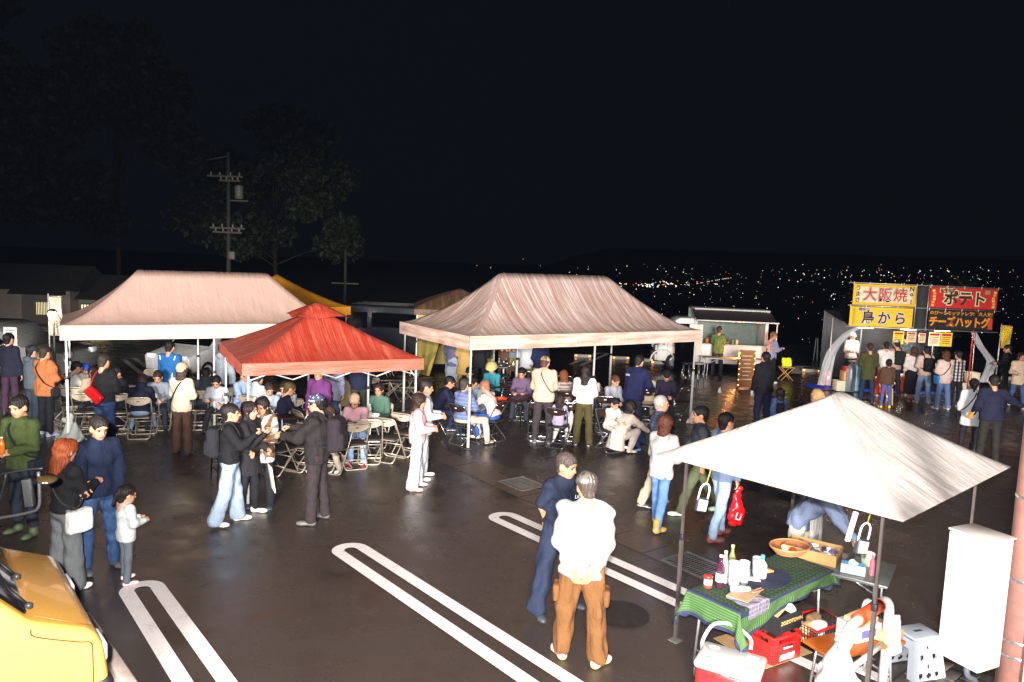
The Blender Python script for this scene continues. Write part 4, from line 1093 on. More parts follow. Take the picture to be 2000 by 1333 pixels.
# ------------------------------------------------------------------ buildings at the far left
def house(lab, p, size, rz, wins, wallc, lit):
    w, d, h = size; r = empty('house', p, rz); tag(r, lab, 'building')
    MB().box((0, 0, h / 2), (w, d, h)).build('wall', plain(wallc, .8, bump=.3, scale=8, vary=.15), r)
    MB().prism([(-d / 2 - .4, h + .002), (d / 2 + .4, h + .002), (0, h + 1.1)], 0, -w / 2 - .4, w / 2 + .4).build('roof', plain('151414', .8, bump=.4), r)
    for (x, z, ww, hh) in wins:
        f = MB(); y = -d / 2 - .03
        for a in (-ww / 2, ww / 2): f.box((x + a, y, z), (.06, .06, hh + .06))
        for a in (-hh / 2, hh / 2): f.box((x, y, z + a), (ww - .061, .06, .06))
        fr = f.build('window', plain('4d4a46', .5), r)
        MB().box((x, -d / 2 - .008, z), (ww - .06, .012, hh - .06)).build('pane', lit, fr)
        for k in range(1, 9): MB().box((x - ww / 2 + ww * k / 9, -d / 2 - .055, z), (.035, .02, hh - .062)).build('window_bar', plain('3a3833', .6), fr)
LITW = emit('fff0b4', 1.1, 'lit_window')
hp = at_depth(30, 640, 33); house('low beige house with a barred lit window behind the silver car', (hp[0], 34.5, -.2), (4.6, 3, 1.75), rad(4), [], '6a6058', LITW)
hp2 = at_depth(75, 640, 33); 
house('narrow annex with a barred lit window beside the low house', (hp2[0], 34.2, -.2), (1.5, 2.4, 1.55), rad(2), [(.15, .92, .62, .62)], '4c4540', LITW)
hp3 = at_depth(160, 640, 33); house('long shed with a row of lit windows behind the flag', (hp3[0] + .6, 35.4, -.2), (6.2, 3, 1.35), 0, [(-1.9, .95, 1.1, .34), (-.5, .95, 1.3, .34)], '5c5c55', LITW)
# ------------------------------------------------------------------ folding chairs and tables
STEEL_B = plain('c9bba6', .35, .5, vary=.1); STEEL_K = plain('b9b9bd', .18, .9, vary=.1)
def loop(pts, r=.011): return MB().tube(pts, r, 7)
def round_u(x, zt, yt, zb, yb, rr=.07, n=4, top=True):
    """U of tube: two sides leaning from (yt, zt) to (yb, zb), rounded across at one end"""
    pts = []
    A = np.array([-x, yb, zb]); B = np.array([-x, yt, zt]); C_ = np.array([x, yt, zt]); D = np.array([x, yb, zb])
    def corner(p, q, s_):
        u = nrm(p - q); v = nrm(s_ - q); c = []
        for k in range(n + 1):
            t = k / n; c.append(q + u * rr * (1 - t) ** 2 + v * rr * t * t)
        return c
    return [A] + corner(A, B, C_) + corner(B, C_, D) + [D]
def chair_parts(steel, backc, seatc, labelplate):
    root = empty('folding_chair', (0, 0, 0))
    # chair faces +y ; back at -y
    f1 = round_u(.215, .80, -.235, .06, .155); f1b = round_u(.215, .012, .19, .07, .15, .06)
    loop(f1 + f1b[::-1][1:-1], .0115).build('back_frame', steel, root)
    pts = round_u(.19, .012, -.235, .40, .165, .06); loop(pts, .0115).build('leg_frame', steel, root)
    MB().tube([(-.205, .02, .30), (.205, .02, .30)], .008, 6).build('cross_rod', steel, root)
    MB().tube([(-.19, -.10, .145), (.19, -.10, .145)], .008, 6).build('cross_rod', steel, root)
    b = MB(); nn = 10
    def bp(u, v):
        x = (-.20 + .40 * u); zc = .675 + .105 * v - (.035 * (abs(2 * u - 1)) ** 2.5) * (1 - v) * -1 - (0.03 * (1 - abs(2 * u - 1) ** 2)) * (1 - v); t = (.80 - zc) / .74
        return (x, -.235 + .39 * t - .010 - .03 * (1 - (2 * u - 1) ** 2), zc)
    b.grid(bp, nn, 4); b.grid(lambda u, v: tuple(np.array(bp(u, v)) + [0, .016, 0]), nn, 4); ob = b.build('backrest', backc, root)
    MB().box((0, -.262 + .10, .735), (.055, .004, .018)).build('grip_slot' if not labelplate else 'name_plate', plain('1a1512') if not labelplate else plain('e4e2dc', .4), ob); ob.children[0].location = (0, -.081 if labelplate else -.080, 0)
    MB().box((0, .0, .425), (.37, .36, .035), bev=.014).build('seat', seatc, root)
    MB().box((0, .0, .400), (.35, .34, .012)).build('seat_pan', steel, root)
    return root
CH_B = chair_parts(STEEL_B, plain('bfae97', .55), plain('2a2624', .6, bump=.2), False)
CH_K = chair_parts(STEEL_K, plain('33251f', .35, bump=.1), plain('1d1817', .5, bump=.2), True)
_used = {'B': False, 'K': False}
def chair(p, heading, kind, lab, grp):
    src = CH_B if kind == 'B' else CH_K
    o = copy_tree(src) if _used[kind] else src; _used[kind] = True
    o.location = (p[0], p[1], 0); o.rotation_euler = (0, 0, -rad(heading)); tag(o, lab, 'chair', grp); return o

TOPW = plain('3b1d14', .28, vary=.25, scale=14, name='table_laminate')
def long_table(p, ang, lab, L=1.8, W=.45, h=.70, topm=None, legm=None, grp=None):
    r = empty('folding_table', (p[0], p[1], 0), ang); tag(r, lab, 'table', grp); legm = legm or plain('17171a', .4, .3)
    t = MB().box((0, 0, h - .014), (L, W, .026), bev=.005).build('table_top', topm or TOPW, r)
    MB().box((0, 0, h - .036), (L - .1, W - .08, .018)).build('under_frame', legm, r)
    for sx in (-1, 1):
        for sy in (-1, 1): MB().tube([(sx * (L / 2 - .12), sy * (W / 2 - .06), h - .045), (sx * (L / 2 - .10), sy * (W / 2 - .03), .0)], .0125, 7).build('leg', legm, r)
        MB().tube([(sx * (L / 2 - .105), -(W / 2 - .035), .12), (sx * (L / 2 - .105), W / 2 - .035, .12)], .010, 6).build('stretcher', legm, r)
        MB().tube([(sx * (L / 2 - .115), 0, h - .25), (sx * (L / 2 - .55), 0, h - .045)], .009, 6).build('brace', legm, r)
    return r
T_GRP = 'brown folding tables under the canopies'
# tables: under the wide beige canopy
long_table(G(185, 806, 0) * 0 + np.array([-7.55, 14.75, 0]), rad(6), 'brown folding table beside the boy in the blue cap', grp=T_GRP)
long_table((-5.55, 14.95, 0), rad(6), 'brown folding table in front of the woman in the cream beanie', grp=T_GRP)
long_table((-6.6, 16.6, 0), rad(10), 'brown folding table in front of the person in the blue jacket', grp=T_GRP)
long_table((-4.15, 12.9, 0), rad(28), 'brown folding table with a black chair behind the red canopy leg', grp=T_GRP)
# under the red canopy
RT = loc(TR, ANG_R, 1.75, 1.95); long_table((-2.45, 13.15, 0), rad(37), 'brown folding table with a meal in front of the woman in pink', grp=T_GRP)
long_table((-4.05, 12.0, 0), rad(37), 'brown folding table beside the woman in the printed bandana', grp=T_GRP)
# behind, between red and streaked canopies
long_table((-2.75, 17.6, 0), rad(15), 'brown folding table among the empty chairs behind the red canopy', grp=T_GRP)
# under the streaked canopy
long_table(loc(TM, ANG_M, 1.25, 1.05), ANG_M, 'brown folding table beside the man in the blue sweater', grp=T_GRP)
long_table(loc(TM, ANG_M, 3.1, 1.10), ANG_M, 'brown folding table in front of the man in the backward beige cap', grp=T_GRP)
long_table(loc(TM, ANG_M, 4.9, 1.15), ANG_M, 'brown folding table in front of the man in the navy sweatshirt', grp=T_GRP)
long_table(loc(TM, ANG_M, 1.7, 2.6), ANG_M, 'brown folding table at the back edge under the streaked canopy', grp=T_GRP)
long_table(at_depth(985, 720, 20.5) * [1, 1, 0] + [0, 0, 0], rad(4), 'table crowded with goods behind the streaked canopy', W=.6, topm=plain('4a4542', .4), grp=T_GRP)

# chairs -----------------------------------------------------------
GB, GK = 'beige folding chairs', 'black folding chairs with chrome frames'
for px, py, hd, lab in ((170, 850, -20, 'beige folding chair at the table end by the canopy leg and white sack'), (232, 850, -20, 'beige folding chair behind the man with the red waist bag'),
                        (392, 842, -18, 'beige folding chair beside the woman in the cream beanie'), (430, 846, -10, 'beige folding chair half hidden behind the canopy legs'), (146, 836, -14, 'beige folding chair beyond the white sack'),
                        (548, 930, 28, 'beige folding chair behind the woman in the plaid shirt'), (588, 922, 20, 'beige folding chair behind the man photographing'), (690, 918, -25, 'empty beige folding chair beside the black backpack'),
                        (762, 905, 22, 'empty beige folding chair in front of the woman in pink'), (795, 893, 25, 'beige folding chair at the red canopy leg'), (455, 838, 35, 'beige folding chair under the left corner of the red canopy'), (288, 850, -20, 'empty beige folding chair with its back square beside the dark parka'), (640, 922, 12, 'beige folding chair between the speckled cap and the meal table'), (722, 908, -8, 'beige folding chair pushed under the meal table')):
    chair(G(px, py - 6), hd, 'B', lab, GB)
for px, py, hd, lab in ( (716, 806, 190, 'beige folding chair at the back of the meal table'), (770, 778, 100, 'beige folding chair turned sideways in the empty back row'), (800, 786, 280, 'beige folding chair facing the empty back table'),
                        (730, 768, 20, 'beige folding chair turned away behind the meal table'), (785, 762, 190, 'beige folding chair at the back of the empty rear table'), (350, 790, 165, 'beige folding chair across from the tan beanie'), (300, 792, 160, 'beige folding chair across from the dark parka'), (440, 782, 175, 'beige folding chair behind the pale blue shirt'), (745, 772, 170, 'beige folding chair tucked behind the empty back table'), (385, 742, 180, 'beige folding chair with a white bag on it behind the beige canopy')):
    chair(G(px, py), hd, 'B', lab, GB)
for px, py, hd, lab in ( (1049, 858, 2, 'empty black folding chair behind the man in the backward cap'), (1112, 858, 6, 'black folding chair with two umbrellas hung on it'),
                        (1328, 818, -28, 'empty black folding chair beside the sandbag of the streaked canopy'),
                        (448, 830, 190, 'black folding chair behind the dark table by the red canopy'), (1180, 842, 10, 'black folding chair behind the canopy centre leg'), (1003, 775, 190, 'black folding chair facing the streaked canopy leg'),
                        (1040, 790, 185, 'black folding chair opposite the man in the backward cap'), (905, 760, 15, 'black folding chair at the goods table'), (980, 762, 10, 'black folding chair turned to the goods table'), (1100, 800, 180, 'black folding chair at the far side of the middle table')):
    chair(G(px, py), hd, 'K', lab, GK)

# ------------------------------------------------------------------ small loose things
def place(o, p, rz=0.0): o.location = tuple(p); o.rotation_euler = (0, 0, rz); return o
def sack(p, s, col, lab, name='sandbag', cat='bag', seed=1, tall=1.0):
    H_ = s * tall
    V, Q = implicit([cone((0, 0, .20 * H_), (.02 * s, 0, .70 * H_), .30 * s, .13 * s, .20 * s, .06 * s), ell((0, 0, .17 * H_), (.34 * s, .22 * s, .19 * H_)), cone((.02 * s, 0, .70 * H_), (-.03 * s, 0, .80 * H_), .09 * s, .05 * s, .045 * s, .03 * s), cone((.02 * s, 0, .70 * H_), (.09 * s, 0, .82 * H_), .07 * s, .04 * s, .035 * s, .03 * s)], .026 * max(.3, s), k=.05 * s, folds=.045 * s, seed=seed, cuts=[((0, 0, 0), (0, 0, -1))])
    m, nt, b, tc = newmat('plastic_film'); b.inputs['Base Color'].default_value = (*lin(col), 1); b.inputs['Roughness'].default_value = .3
    nt.link(nt.bump(nt.noise(tc.outputs['Object'], 22 / max(s, .3), 4, .7), .8, .02), b.inputs['Normal'])
    o = link(name, np_mesh(name, V, Q, [m]), None, p); tag(o, lab, cat); return o
sack(G(138, 868), .62, 'a9aca6', 'white plastic sack weighing down the beige canopy leg')
sack(G(1352, 828), .36, 'b9a79c', 'round sandbag tied to the streaked canopy leg', seed=4)
sack((3.22, 6.26, .45), .28, 'a8acae', 'white plastic carrier bag on the orange folding table', 'carrier_bag', seed=6, tall=1.25)
sack(G(1405, 768), .2, 'd8d4ce', 'small white bag hung under the truck counter', 'carrier_bag', seed=9)
# umbrellas hung on a chair
def umbrella(p, tip, col, lab, w=.055):
    r = empty('umbrella', p); tag(r, lab, 'umbrella', 'furled umbrellas'); t = np.array(tip) - np.array(p); L = np.linalg.norm(t); d = t / L
    MB().tube([np.zeros(3) + d * .0, d * L * 1.06], .006, 6).build('shaft', STEEL_K, r)
    a = MB(); n = 16; pts = [d * L * f for f in (.18, .3, .5, .75, .98)]; rr = [.022, w, w * 1.15, w * .75, .012]
    u = nrm(np.cross(d, [0, 1, .2])); v = np.cross(d, u); vs = []
    for q, r_ in zip(pts, rr): vs += [q + r_ * (1 + .22 * math.cos(k * PI)) * (math.cos(2 * PI * k / n) * u + math.sin(2 * PI * k / n) * v) for k in range(n)]
    a.add(vs, [(i * n + k, i * n + (k + 1) % n, (i + 1) * n + (k + 1) % n, (i + 1) * n + k) for i in range(4) for k in range(n)], 0, True); a.build('furled_cover', cloth(col), r)
    MB().tube([-d * .0, -d * .05, -d * .09 + u * .03, -d * .06 + u * .07, -d * .01 + u * .075], .010, 7).build('handle', plain('e9e6e0', .4), r)
q = G(1100, 866); umbrella((q[0] - .02, q[1] + .05, .80), (q[0] - .22, q[1] - .16, .04), 'dcd9cf', 'white furled umbrella leaning on the black chair, its tip further left')
umbrella((q[0] + .16, q[1] + .03, .80), (q[0] + .03, q[1] - .18, .04), 'cfcabd', 'cream furled umbrella hung beside the white one', .06)
q = G(597, 905); umbrella((q[0], q[1], .76), (q[0] + .04, q[1] - .08, .03), 'b9c9a8', 'pale green furled umbrella hung on a beige chair', .04)
q = G(332, 830); umbrella((q[0], q[1], .62), (q[0] - .10, q[1] - .05, .05), '5d636c', 'dark grey furled umbrella beside the cream knit woman', .035)

# food and drink on the tables
def cup(p, col, r_=.036, h=.10, lab='', name='paper_cup', cat='cup', grp=None, mat=None):
    o = MB().lathe([(r_ * .75, 0), (r_, h), (r_ * .92, h), (r_ * .68, .008)], (0, 0, 0), 14, capt=True).build(name, mat or plain(col, .5)); o.location = tuple(p); tag(o, lab, cat, grp); return o
def bottle(p, col, lab, h=.22, r_=.033, capc='e8e8e8', label=None, grp=None, name='bottle', s=1.0, alpha=.55):
    r = empty(name, p); tag(r, lab, 'bottle', grp)
    MB().lathe([(r_ * .9, 0), (r_, .01), (r_, h * .62), (r_ * .42, h * .82), (r_ * .38, h * .96)], (0, 0, 0), 16).build('glass_body', glass(col, .05, alpha), r)
    MB().lathe([(r_ * .44, h * .95), (r_ * .44, h * 1.02)], (0, 0, 0), 12).build('cap', plain(capc, .4), r)
    if label: MB().lathe([(r_ * 1.02, h * .2), (r_ * 1.02, h * .46)], (0, 0, 0), 16, capb=False, capt=False).build('paper_label', plain(label, .6), r)
    return r
def tray(p, rz, col, food, lab):
    r = empty('food_tray', p, rz); tag(r, lab, 'food tray')
    MB().add([(-.10, -.07, 0), (.10, -.07, 0), (.10, .07, 0), (-.10, .07, 0), (-.12, -.09, .04), (.12, -.09, .04), (.12, .09, .04), (-.12, .09, .04)], [(3, 2, 1, 0), (0, 1, 5, 4), (1, 2, 6, 5), (2, 3, 7, 6), (3, 0, 4, 7)]).build('tray', plain(col, .5), r)
    V, Q = implicit([ell((rnd.uniform(-.05, .05), rnd.uniform(-.03, .03), .025), (.04, .035, .025)) for _ in range(5)], .01, k=.01)
    link('food', np_mesh('food', V, Q, [plain(food, .6, vary=.4, bump=.5)]), r)
z7 = .702
tb = lambda px, py: G(px, py, z7) + np.array([0, 0, .0])
tray(tb(648, 820), .6, 'd33a2a', 'd9c4a0', 'red paper tray of food in front of the boy in the navy hoodie')
tray(tb(695, 816), .6, 'e8e2d6', 'b5733a', 'white tray of fried food in front of the woman in pink')
cup(tb(668, 815), 'ffffff', lab='clear plastic cup on the meal table', mat=glass('ffffff', .05, .35)); bottle(tb(722, 813), 'dfe9e6', 'clear drink bottle beside the white bowl', label='5c8a4a', grp=None)
o = MB().lathe([(.03, 0), (.06, .02), (.085, .075), (.08, .075), (.055, .025), (.01, .012)], (0, 0, 0), 20).build('bowl', plain('efece6', .4)); o.location = tuple(tb(733, 817)); tag(o, 'round white bowl on the meal table', 'bowl')
cup(loc(TM, ANG_M, .95, .95, .702), 'c8281e', .06, .16, 'large red paper cup in front of the man in the blue sweater'); tray(loc(TM, ANG_M, 1.35, 1.0, .702), .5, 'c8381e', 'c47a3a', 'red tray of fried food in front of the striped blouse')
bottle(loc(TM, ANG_M, 3.0, 1.15, .702), 'c9d6da', 'clear water bottle on the table behind the backward cap', label='e8e8e8')
bottle(np.array([-6.15, 14.85, .702]), 'd9e2e4', 'white labelled bottle beside the woman in the dark parka', label='e6e6e6')
bottle(np.array([-6.95, 14.85, .702]), 'd5dde0', 'clear bottle on the table beside the red waist bag', label='9fb4c8'); tray(np.array([-6.75, 14.75, .702]), .2, '4a58b0', 'd8b34a', 'blue tray of food in front of the woman in the dark parka')
tray(np.array([-7.75, 14.7, .702]), .2, 'c8302a', 'd8c8b0', 'red tray of food beside the boy in the blue cap'); tray(np.array([-5.05, 14.95, .702]), .3, 'e07a1e', 'd0a050', 'orange box of snacks beside the cream beanie')
gp = at_depth(985, 720, 20.5)
for k, (c, hh) in enumerate((('d9d4c8', .2), ('c28a2a', .24), ('e2e2e6', .18), ('8f9fb5', .22), ('2a2a30', .2), ('e8e0d0', .16), ('6b5fa0', .26), ('d0c8bc', .2))):
    bottle((gp[0] - .75 + k * .2, 20.42 + rnd.uniform(-.1, .1), .702), c, ['white', 'amber', 'clear', 'bluish', 'black', 'cream', 'violet', 'pale beige'][k] + ' bottle standing on the crowded goods table', h=hh, grp=None, alpha=.9)
# ------------------------------------------------------------------ festival snack stall with banners
def stall():
    X0 = (1657 - 1000) / FPX * 23.0 + .02; Y = 23.0
    r = empty('snack_stall', (X0, Y, 0)); tag(r, 'festival snack stall with four printed banners and a dark tarpaulin', 'stall')
    PIPE = plain('b5aea4', .4, .6); RP = plain('b5201c', .5); TARP = plain('1c1e24', .6, vary=.3, bump=.3)
    for z in (3.37, 2.665, 2.0): MB().tube([(-.10, 0, z), (4.66, .02, z - .02)], .016, 7).build('banner_bar', PIPE, r)
    for x in (2.02, 2.40): MB().tube([(x, .03, 1.95), (x, .03, 3.40)], .014, 7).build('upright', PIPE, r)
    for x in (.42, 3.92):
        MB().tube([(x, .06, 0), (x, .06, 3.36)], .020, 8).build('post', RP if x > 2 else PIPE, r)
        MB().tube([(x, 2.2, 0), (x, 2.2, 2.3)], .020, 8).build('post', PIPE, r)
    MB().tube([(4.0, .04, .0), (3.98, .04, 2.0)], .014, 7).build('post', PIPE, r)
    MB().grid(lambda u, v: (.2 + 3.95 * u, .12 + 2.3 * v, 2.02 + .35 * v - .06 * math.sin(PI * v)), 16, 8).build('tarpaulin_roof', TARP, r)
    MB().grid(lambda u, v: (.2 + 3.95 * u, 2.42 + .03 * math.sin(u * 20), .05 + 2.3 * v), 30, 6).build('tarpaulin_wall', TARP, r)
    MB().grid(lambda u, v: (2.02 + .38 * u, .05 + .01 * math.sin(u * 6), 2.02 + 1.3 * v), 4, 6).build('dark_drop_cloth', TARP, r)
    MB().box((2.2, .75, .80), (3.3, .7, .04)).build('counter', plain('6d5a48', .5), r)
    MB().grid(lambda u, v: (.55 + 3.3 * u, .41 + .012 * math.sin(u * 40), .02 + .77 * v), 40, 4).build('counter_cloth', plain('1a2136', .7), r)
    # banners
    WB = [('banner', 0.02, 1.97, 2.69, 3.34, 'd8a81c'), ('banner', 2.40, 4.50, 2.69, 3.33, 'c2231f'), ('banner', -.03, 1.93, 2.03, 2.63, 'e8b21c'), ('banner', 2.42, 4.45, 2.03, 2.62, '17130f')]
    bn = []
    for n_, x0, x1, z0, z1, c in WB:
        b = empty('banner', ((x0 + x1) / 2, -.03, (z0 + z1) / 2)); b.parent = r
        MB().grid(lambda u, v: ((x1 - x0) * (u - .5), .010 * math.sin(u * 7) * v, (z1 - z0) * (v - .5)), 14, 4).build('banner_cloth', plain(c, .6, vary=.08), b)
        for k in range(5): MB().tube([((x1 - x0) * (k / 4 - .5), 0, (z1 - z0) / 2 - .03), ((x1 - x0) * (k / 4 - .5) + .015, .01, (z1 - z0) / 2 + .06)], .012, 5).build('tie', plain('d9d4cc', .6), b)
        bn.append((b, x1 - x0, z1 - z0))
    INK = plain('14100f', .6); RED_ = plain('b81418', .6); WHT_ = plain('d9d2c6', .6); ORG = plain('dd8a1a', .6); NAV = plain('23253c', .6); GRN = plain('222a18', .6); CRM = plain('d8d29a', .6); PNK = plain('d99a86', .6)
    def T(b, txt, size, x, z, mats, dy=.0, sx=1.0):
        for k, (m, off) in enumerate(mats): text_obj('lettering', txt, size, m, b, (x, -.020 - .004 * k - dy, z), off=off, sx=sx)
    b, w, h = bn[0]
    MB().box((0, -.014, 0), (w - .22, .004, h - .17)).build('white_panel', plain('cfc4a4', .6), b)
    for k, ch in enumerate('大阪焼'): T(b, ch, .44, -.46 + .47 * k, -.015, [(INK, .022), (WHT_, .013), (RED_, .004)])
    for k, ch in enumerate('うまさ'): T(b, ch, .17, -.83, .19 - .185 * k, [(INK, .004)])
    for k, ch in enumerate(('N', 'o', '.', '1')): T(b, ch, .19, .83, .21 - .15 * k + (.05 if k == 3 else 0), [(INK, .005)])
    b, w, h = bn[1]
    for k, ch in enumerate('ポテト'): T(b, ch, .46, -.40 + .44 * k, -.04, [(CRM, .045), (GRN, .014)])
    T(b, 'ほりほり', .12, -.52, .22, [(CRM, .022), (GRN, .003)])
    for sx in (-1, 1):
        for k in range(6): MB().box((sx * (.93 + rnd.uniform(-.03, .03)), -.022, -.24 + .09 * k), (.09, .006, .07), bev=.002).build('printed_chip', plain(('e8b04a', 'e0a038', 'efc060')[k % 3], .6), b)
    MB().box((.72, -.022, .20), (.16, .006, .13), bev=.002).build('printed_badge', plain('9a8f5a', .6), b)
    b, w, h = bn[2]
    for k, ch in enumerate('鳥から'): T(b, ch, .42, -.42 + .50 * k, -.05, [(PNK, .034), (WHT_, .022), (NAV, .010)])
    T(b, '黄金の', .12, -.55, .22, [(WHT_, .012), (NAV, .002)])
    MB().box((-.86, -.020, 0), (.07, .004, h - .1)).build('printed_strip', plain('d9862e', .6), b)
    for k in range(5): MB().lathe([(.03, 0), (.045, .003), (.02, .006)], (0, 0, 0), 10).build('printed_chicken', plain(('c46a24', 'd98a3a', 'e6c0a8')[k % 3], .6), b); q = b.children[-1]; q.rotation_euler = (PI / 2, 0, 0); q.location = (.72 + .05 * (k % 2) + .03 * k, -.016, -.2 + .1 * k)
    b, w, h = bn[3]
    T(b, 'のび〜るモッツァレラ!', .135, -.30, .20, [(ORG, .003)]); T(b, '大人気!', .135, .74, .20, [(ORG, .003)])
    for k, ch in enumerate('チーズハットグ'): T(b, ch, .33, -.86 + .27 * k, -.08, [(plain('8a3d12', .6), .022), (ORG, .010)], sx=.85)
    MB().prism([(.85, -.25), (.98, -.25), (.97, .05), (.90, .16), (.84, .02)], 1, -.020, -.014).build('printed_hotdog', plain('c23a1e', .6), b)
    # menu posters
    for x, z, w_, h_, c in ((1.72, 1.68, .34, .40, 'e8d23a'), (2.13, 1.72, .30, .34, 'd9c0a0'), (2.86, 1.68, .36, .44, 'efe2b8'), (3.24, 1.68, .36, .44, 'e6bd2c'), (2.47, 1.70, .22, .30, 'd9c4a0')):
        po = MB().box((x, .30, z), (w_, .008, h_)).build('menu_poster', plain(c, .6), r)
        MB().box((x, .293, z + h_ * .33), (w_ * .8, .004, h_ * .16)).build('printed_heading', plain('b8261c', .6), po)
        for k in range(4): MB().box((x - w_ * .05 * (k % 2), .293, z + h_ * (.14 - .14 * k)), (w_ * .7, .004, h_ * .05)).build('printed_line', plain(('6a4a20', 'a8321e')[k % 2], .6), po)
    # lamps inside
    for x in (.62, 2.0, 3.1):
        lm = MB().tube([(x, .75, 1.93), (x + .5, .75, 1.93)], .02, 8).build('tube_lamp', emit('fff4e8', 14.0), r)
        ld = bpy.data.lights.new('stall_lamp', 'POINT'); ld.energy = 95; ld.shadow_soft_size = .12; ld.color = (1, .93, .84)
        lo = bpy.data.objects.new('stall_lamp', ld); COL.objects.link(lo); lo.location = (X0 + x + .25, Y + .72, 1.84)
    # clear plastic side sheets
    m, nt, bb, tc = newmat('clear_sheet'); bb.inputs['Base Color'].default_value = (.75, .75, .78, 1); bb.inputs['Alpha'].default_value = .38; bb.inputs['Roughness'].default_value = .25
    nt.link(nt.bump(nt.noise(nt.mapping(tc.outputs['Object'], scale=(9, 9, 1)), 1.6, 4), .7, .05), bb.inputs['Normal'])
    def sheet(path, w):
        P = smooth_path(path, 6); mb = MB(); vs = []
        for i, q in enumerate(P):
            t = i / (len(P) - 1)
            for j in range(7): vs.append((q[0] + w * (j / 6 - .5) * (.5 + .5 * t), q[1] + .05 * math.sin(j * 2.1 + t * 5), q[2]))
        mb.add(vs, [(i * 7 + j, (i + 1) * 7 + j, (i + 1) * 7 + j + 1, i * 7 + j + 1) for i in range(len(P) - 1) for j in range(6)], 0, True); mb.build('plastic_sheet', m, r)
    sheet([(.40, .1, 2.0), (.0, .05, 1.75), (-.45, 0, 1.2), (-.62, -.05, .6), (-.68, -.05, .12)], .42)
    sheet([(3.95, .1, 1.98), (4.15, .05, 1.6), (4.5, 0, 1.15), (4.52, 0, .95), (4.36, 0, .40)], .36)
    g = MB(); g.grid(lambda u, v: (-1.05 + 5.1 * u, -.35 + 1.2 * v + .06 * math.sin(u * 9), .012 + .010 * math.sin(u * 31) * math.sin(v * 9)), 50, 8); g.build('ground_tarpaulin', plain('1c3fae', .35, vary=.2), r)
    return X0, Y
SX, SY = stall()
def S(px, py, dy=0.0): q = at_depth(px, py, SY + dy); return q
# loose things around the stall
def crate(name, p, d, col, lab, cat='box', lid=None, rz=0.0, tape=False):
    r = empty(name, p, rz); tag(r, lab, cat)
    w, l, h = d; t = .02
    MB().box((0, 0, h * .45), (w, l, h * .9), bev=.012).build('box_body', plain(col, .6, vary=.1), r)
    MB().box((0, 0, h * .95), (w + .012, l + .012, h * .1), bev=.008).build('lid', plain(lid or col, .6), r)
    if tape: MB().box((0, 0, h + .0015), (.05, l + .013, .003)).build('tape', plain('c9a874', .3), r)
    return r
for px, py, w, h, c, lab in ((1772, 768, .34, .52, 'd8442a', 'orange cooler box standing before the stall counter'), (1720, 770, .30, .46, 'd24a2c', 'slim orange cooler box beside the man in the olive coat'), (1905, 770, .30, .34, 'b9a890', 'lowest beige carton by the red stall post'), (1885, 770, .28, .30, 'c0b098', 'beige carton nearest the stall counter')):
    q = G(px, py); crate('cooler_box' if 'cooler' in lab else 'carton', (q[0], q[1] + .25, .02), (w, .34, h), c, lab, lid='e8e4dc' if 'cooler' in lab else None, tape='carton' in lab)
q = G(1905, 770); crate('carton', (q[0], q[1] + .25, .365), (.30, .34, .30), 'cdbfa4', 'beige carton stacked on the lowest one by the red post', tape=True)
q = G(1648, 768); crate('crate', (q[0] + .05, q[1] + .35, .02), (.40, .34, .32), 'b8b49a', 'pale plastic crate under the wooden box beside the gas cylinder', lid='c9c4aa')
crate('wooden_box', (q[0] + .22, q[1] + .35, .345), (.34, .32, .30), 'b98a55', 'wooden box on the pale crate beside the gas cylinder')
crate('red_basin', (q[0] + .22, q[1] + .35, .65), (.26, .26, .12), 'b81c20', 'red tub on top of the wooden box', cat='tub')
gq = G(1662, 768)
def cylinder_tank(p, lab, col, r_, h, name, cat):
    r = empty(name, p); tag(r, lab, cat)
    MB().lathe([(r_ * .8, 0), (r_, .04), (r_, h * .72), (r_ * .7, h * .86), (r_ * .3, h * .9)], (0, 0, 0), 18).build('cylinder', plain(col, .4, .3), r)
    MB().lathe([(r_ * .28, h * .88), (r_ * .28, h * .94), (r_ * .2, h)], (0, 0, 0), 10).build('valve', plain('b58a3a', .4, .6), r)
    MB().tube([(r_ * .6 * math.cos(a), r_ * .6 * math.sin(a), h * .98) for a in [2 * PI * k / 12 for k in range(12)]], .012, 6, closed=True).build('handle_ring', plain(col, .4), r)
cylinder_tank((gq[0], gq[1] + .1, 0.02), 'grey gas cylinder under the banner pole', '8a929a', .14, .95, 'gas_cylinder', 'cylinder')
cylinder_tank((gq[0] + .26, gq[1] + .3, 0.02), 'pale blue gas cylinder behind the grey one', '7fb4c8', .11, 1.05, 'gas_cylinder', 'cylinder')
fq = G(1614, 752)
r = empty('fire_extinguisher', (fq[0], fq[1], .02)); tag(r, 'red fire extinguisher on the blue ground sheet', 'extinguisher')
MB().lathe([(.085, 0), (.095, .02), (.095, .36), (.06, .43), (.03, .45)], (0, 0, 0), 18).build('cylinder', plain('c4141a', .25, coat=.5), r)
MB().box((0, 0, .49), (.05, .16, .03), bev=.008).build('lever', BLK, r); MB().tube(smooth_path([(0, .05, .46), (.10, .06, .44), (.12, .03, .3), (.10, .02, .1)], 4), .012, 6).build('hose', BLK, r)
MB().box((0, -.097, .22), (.09, .004, .12)).build('label_plate', plain('e8e2d8', .5), r)
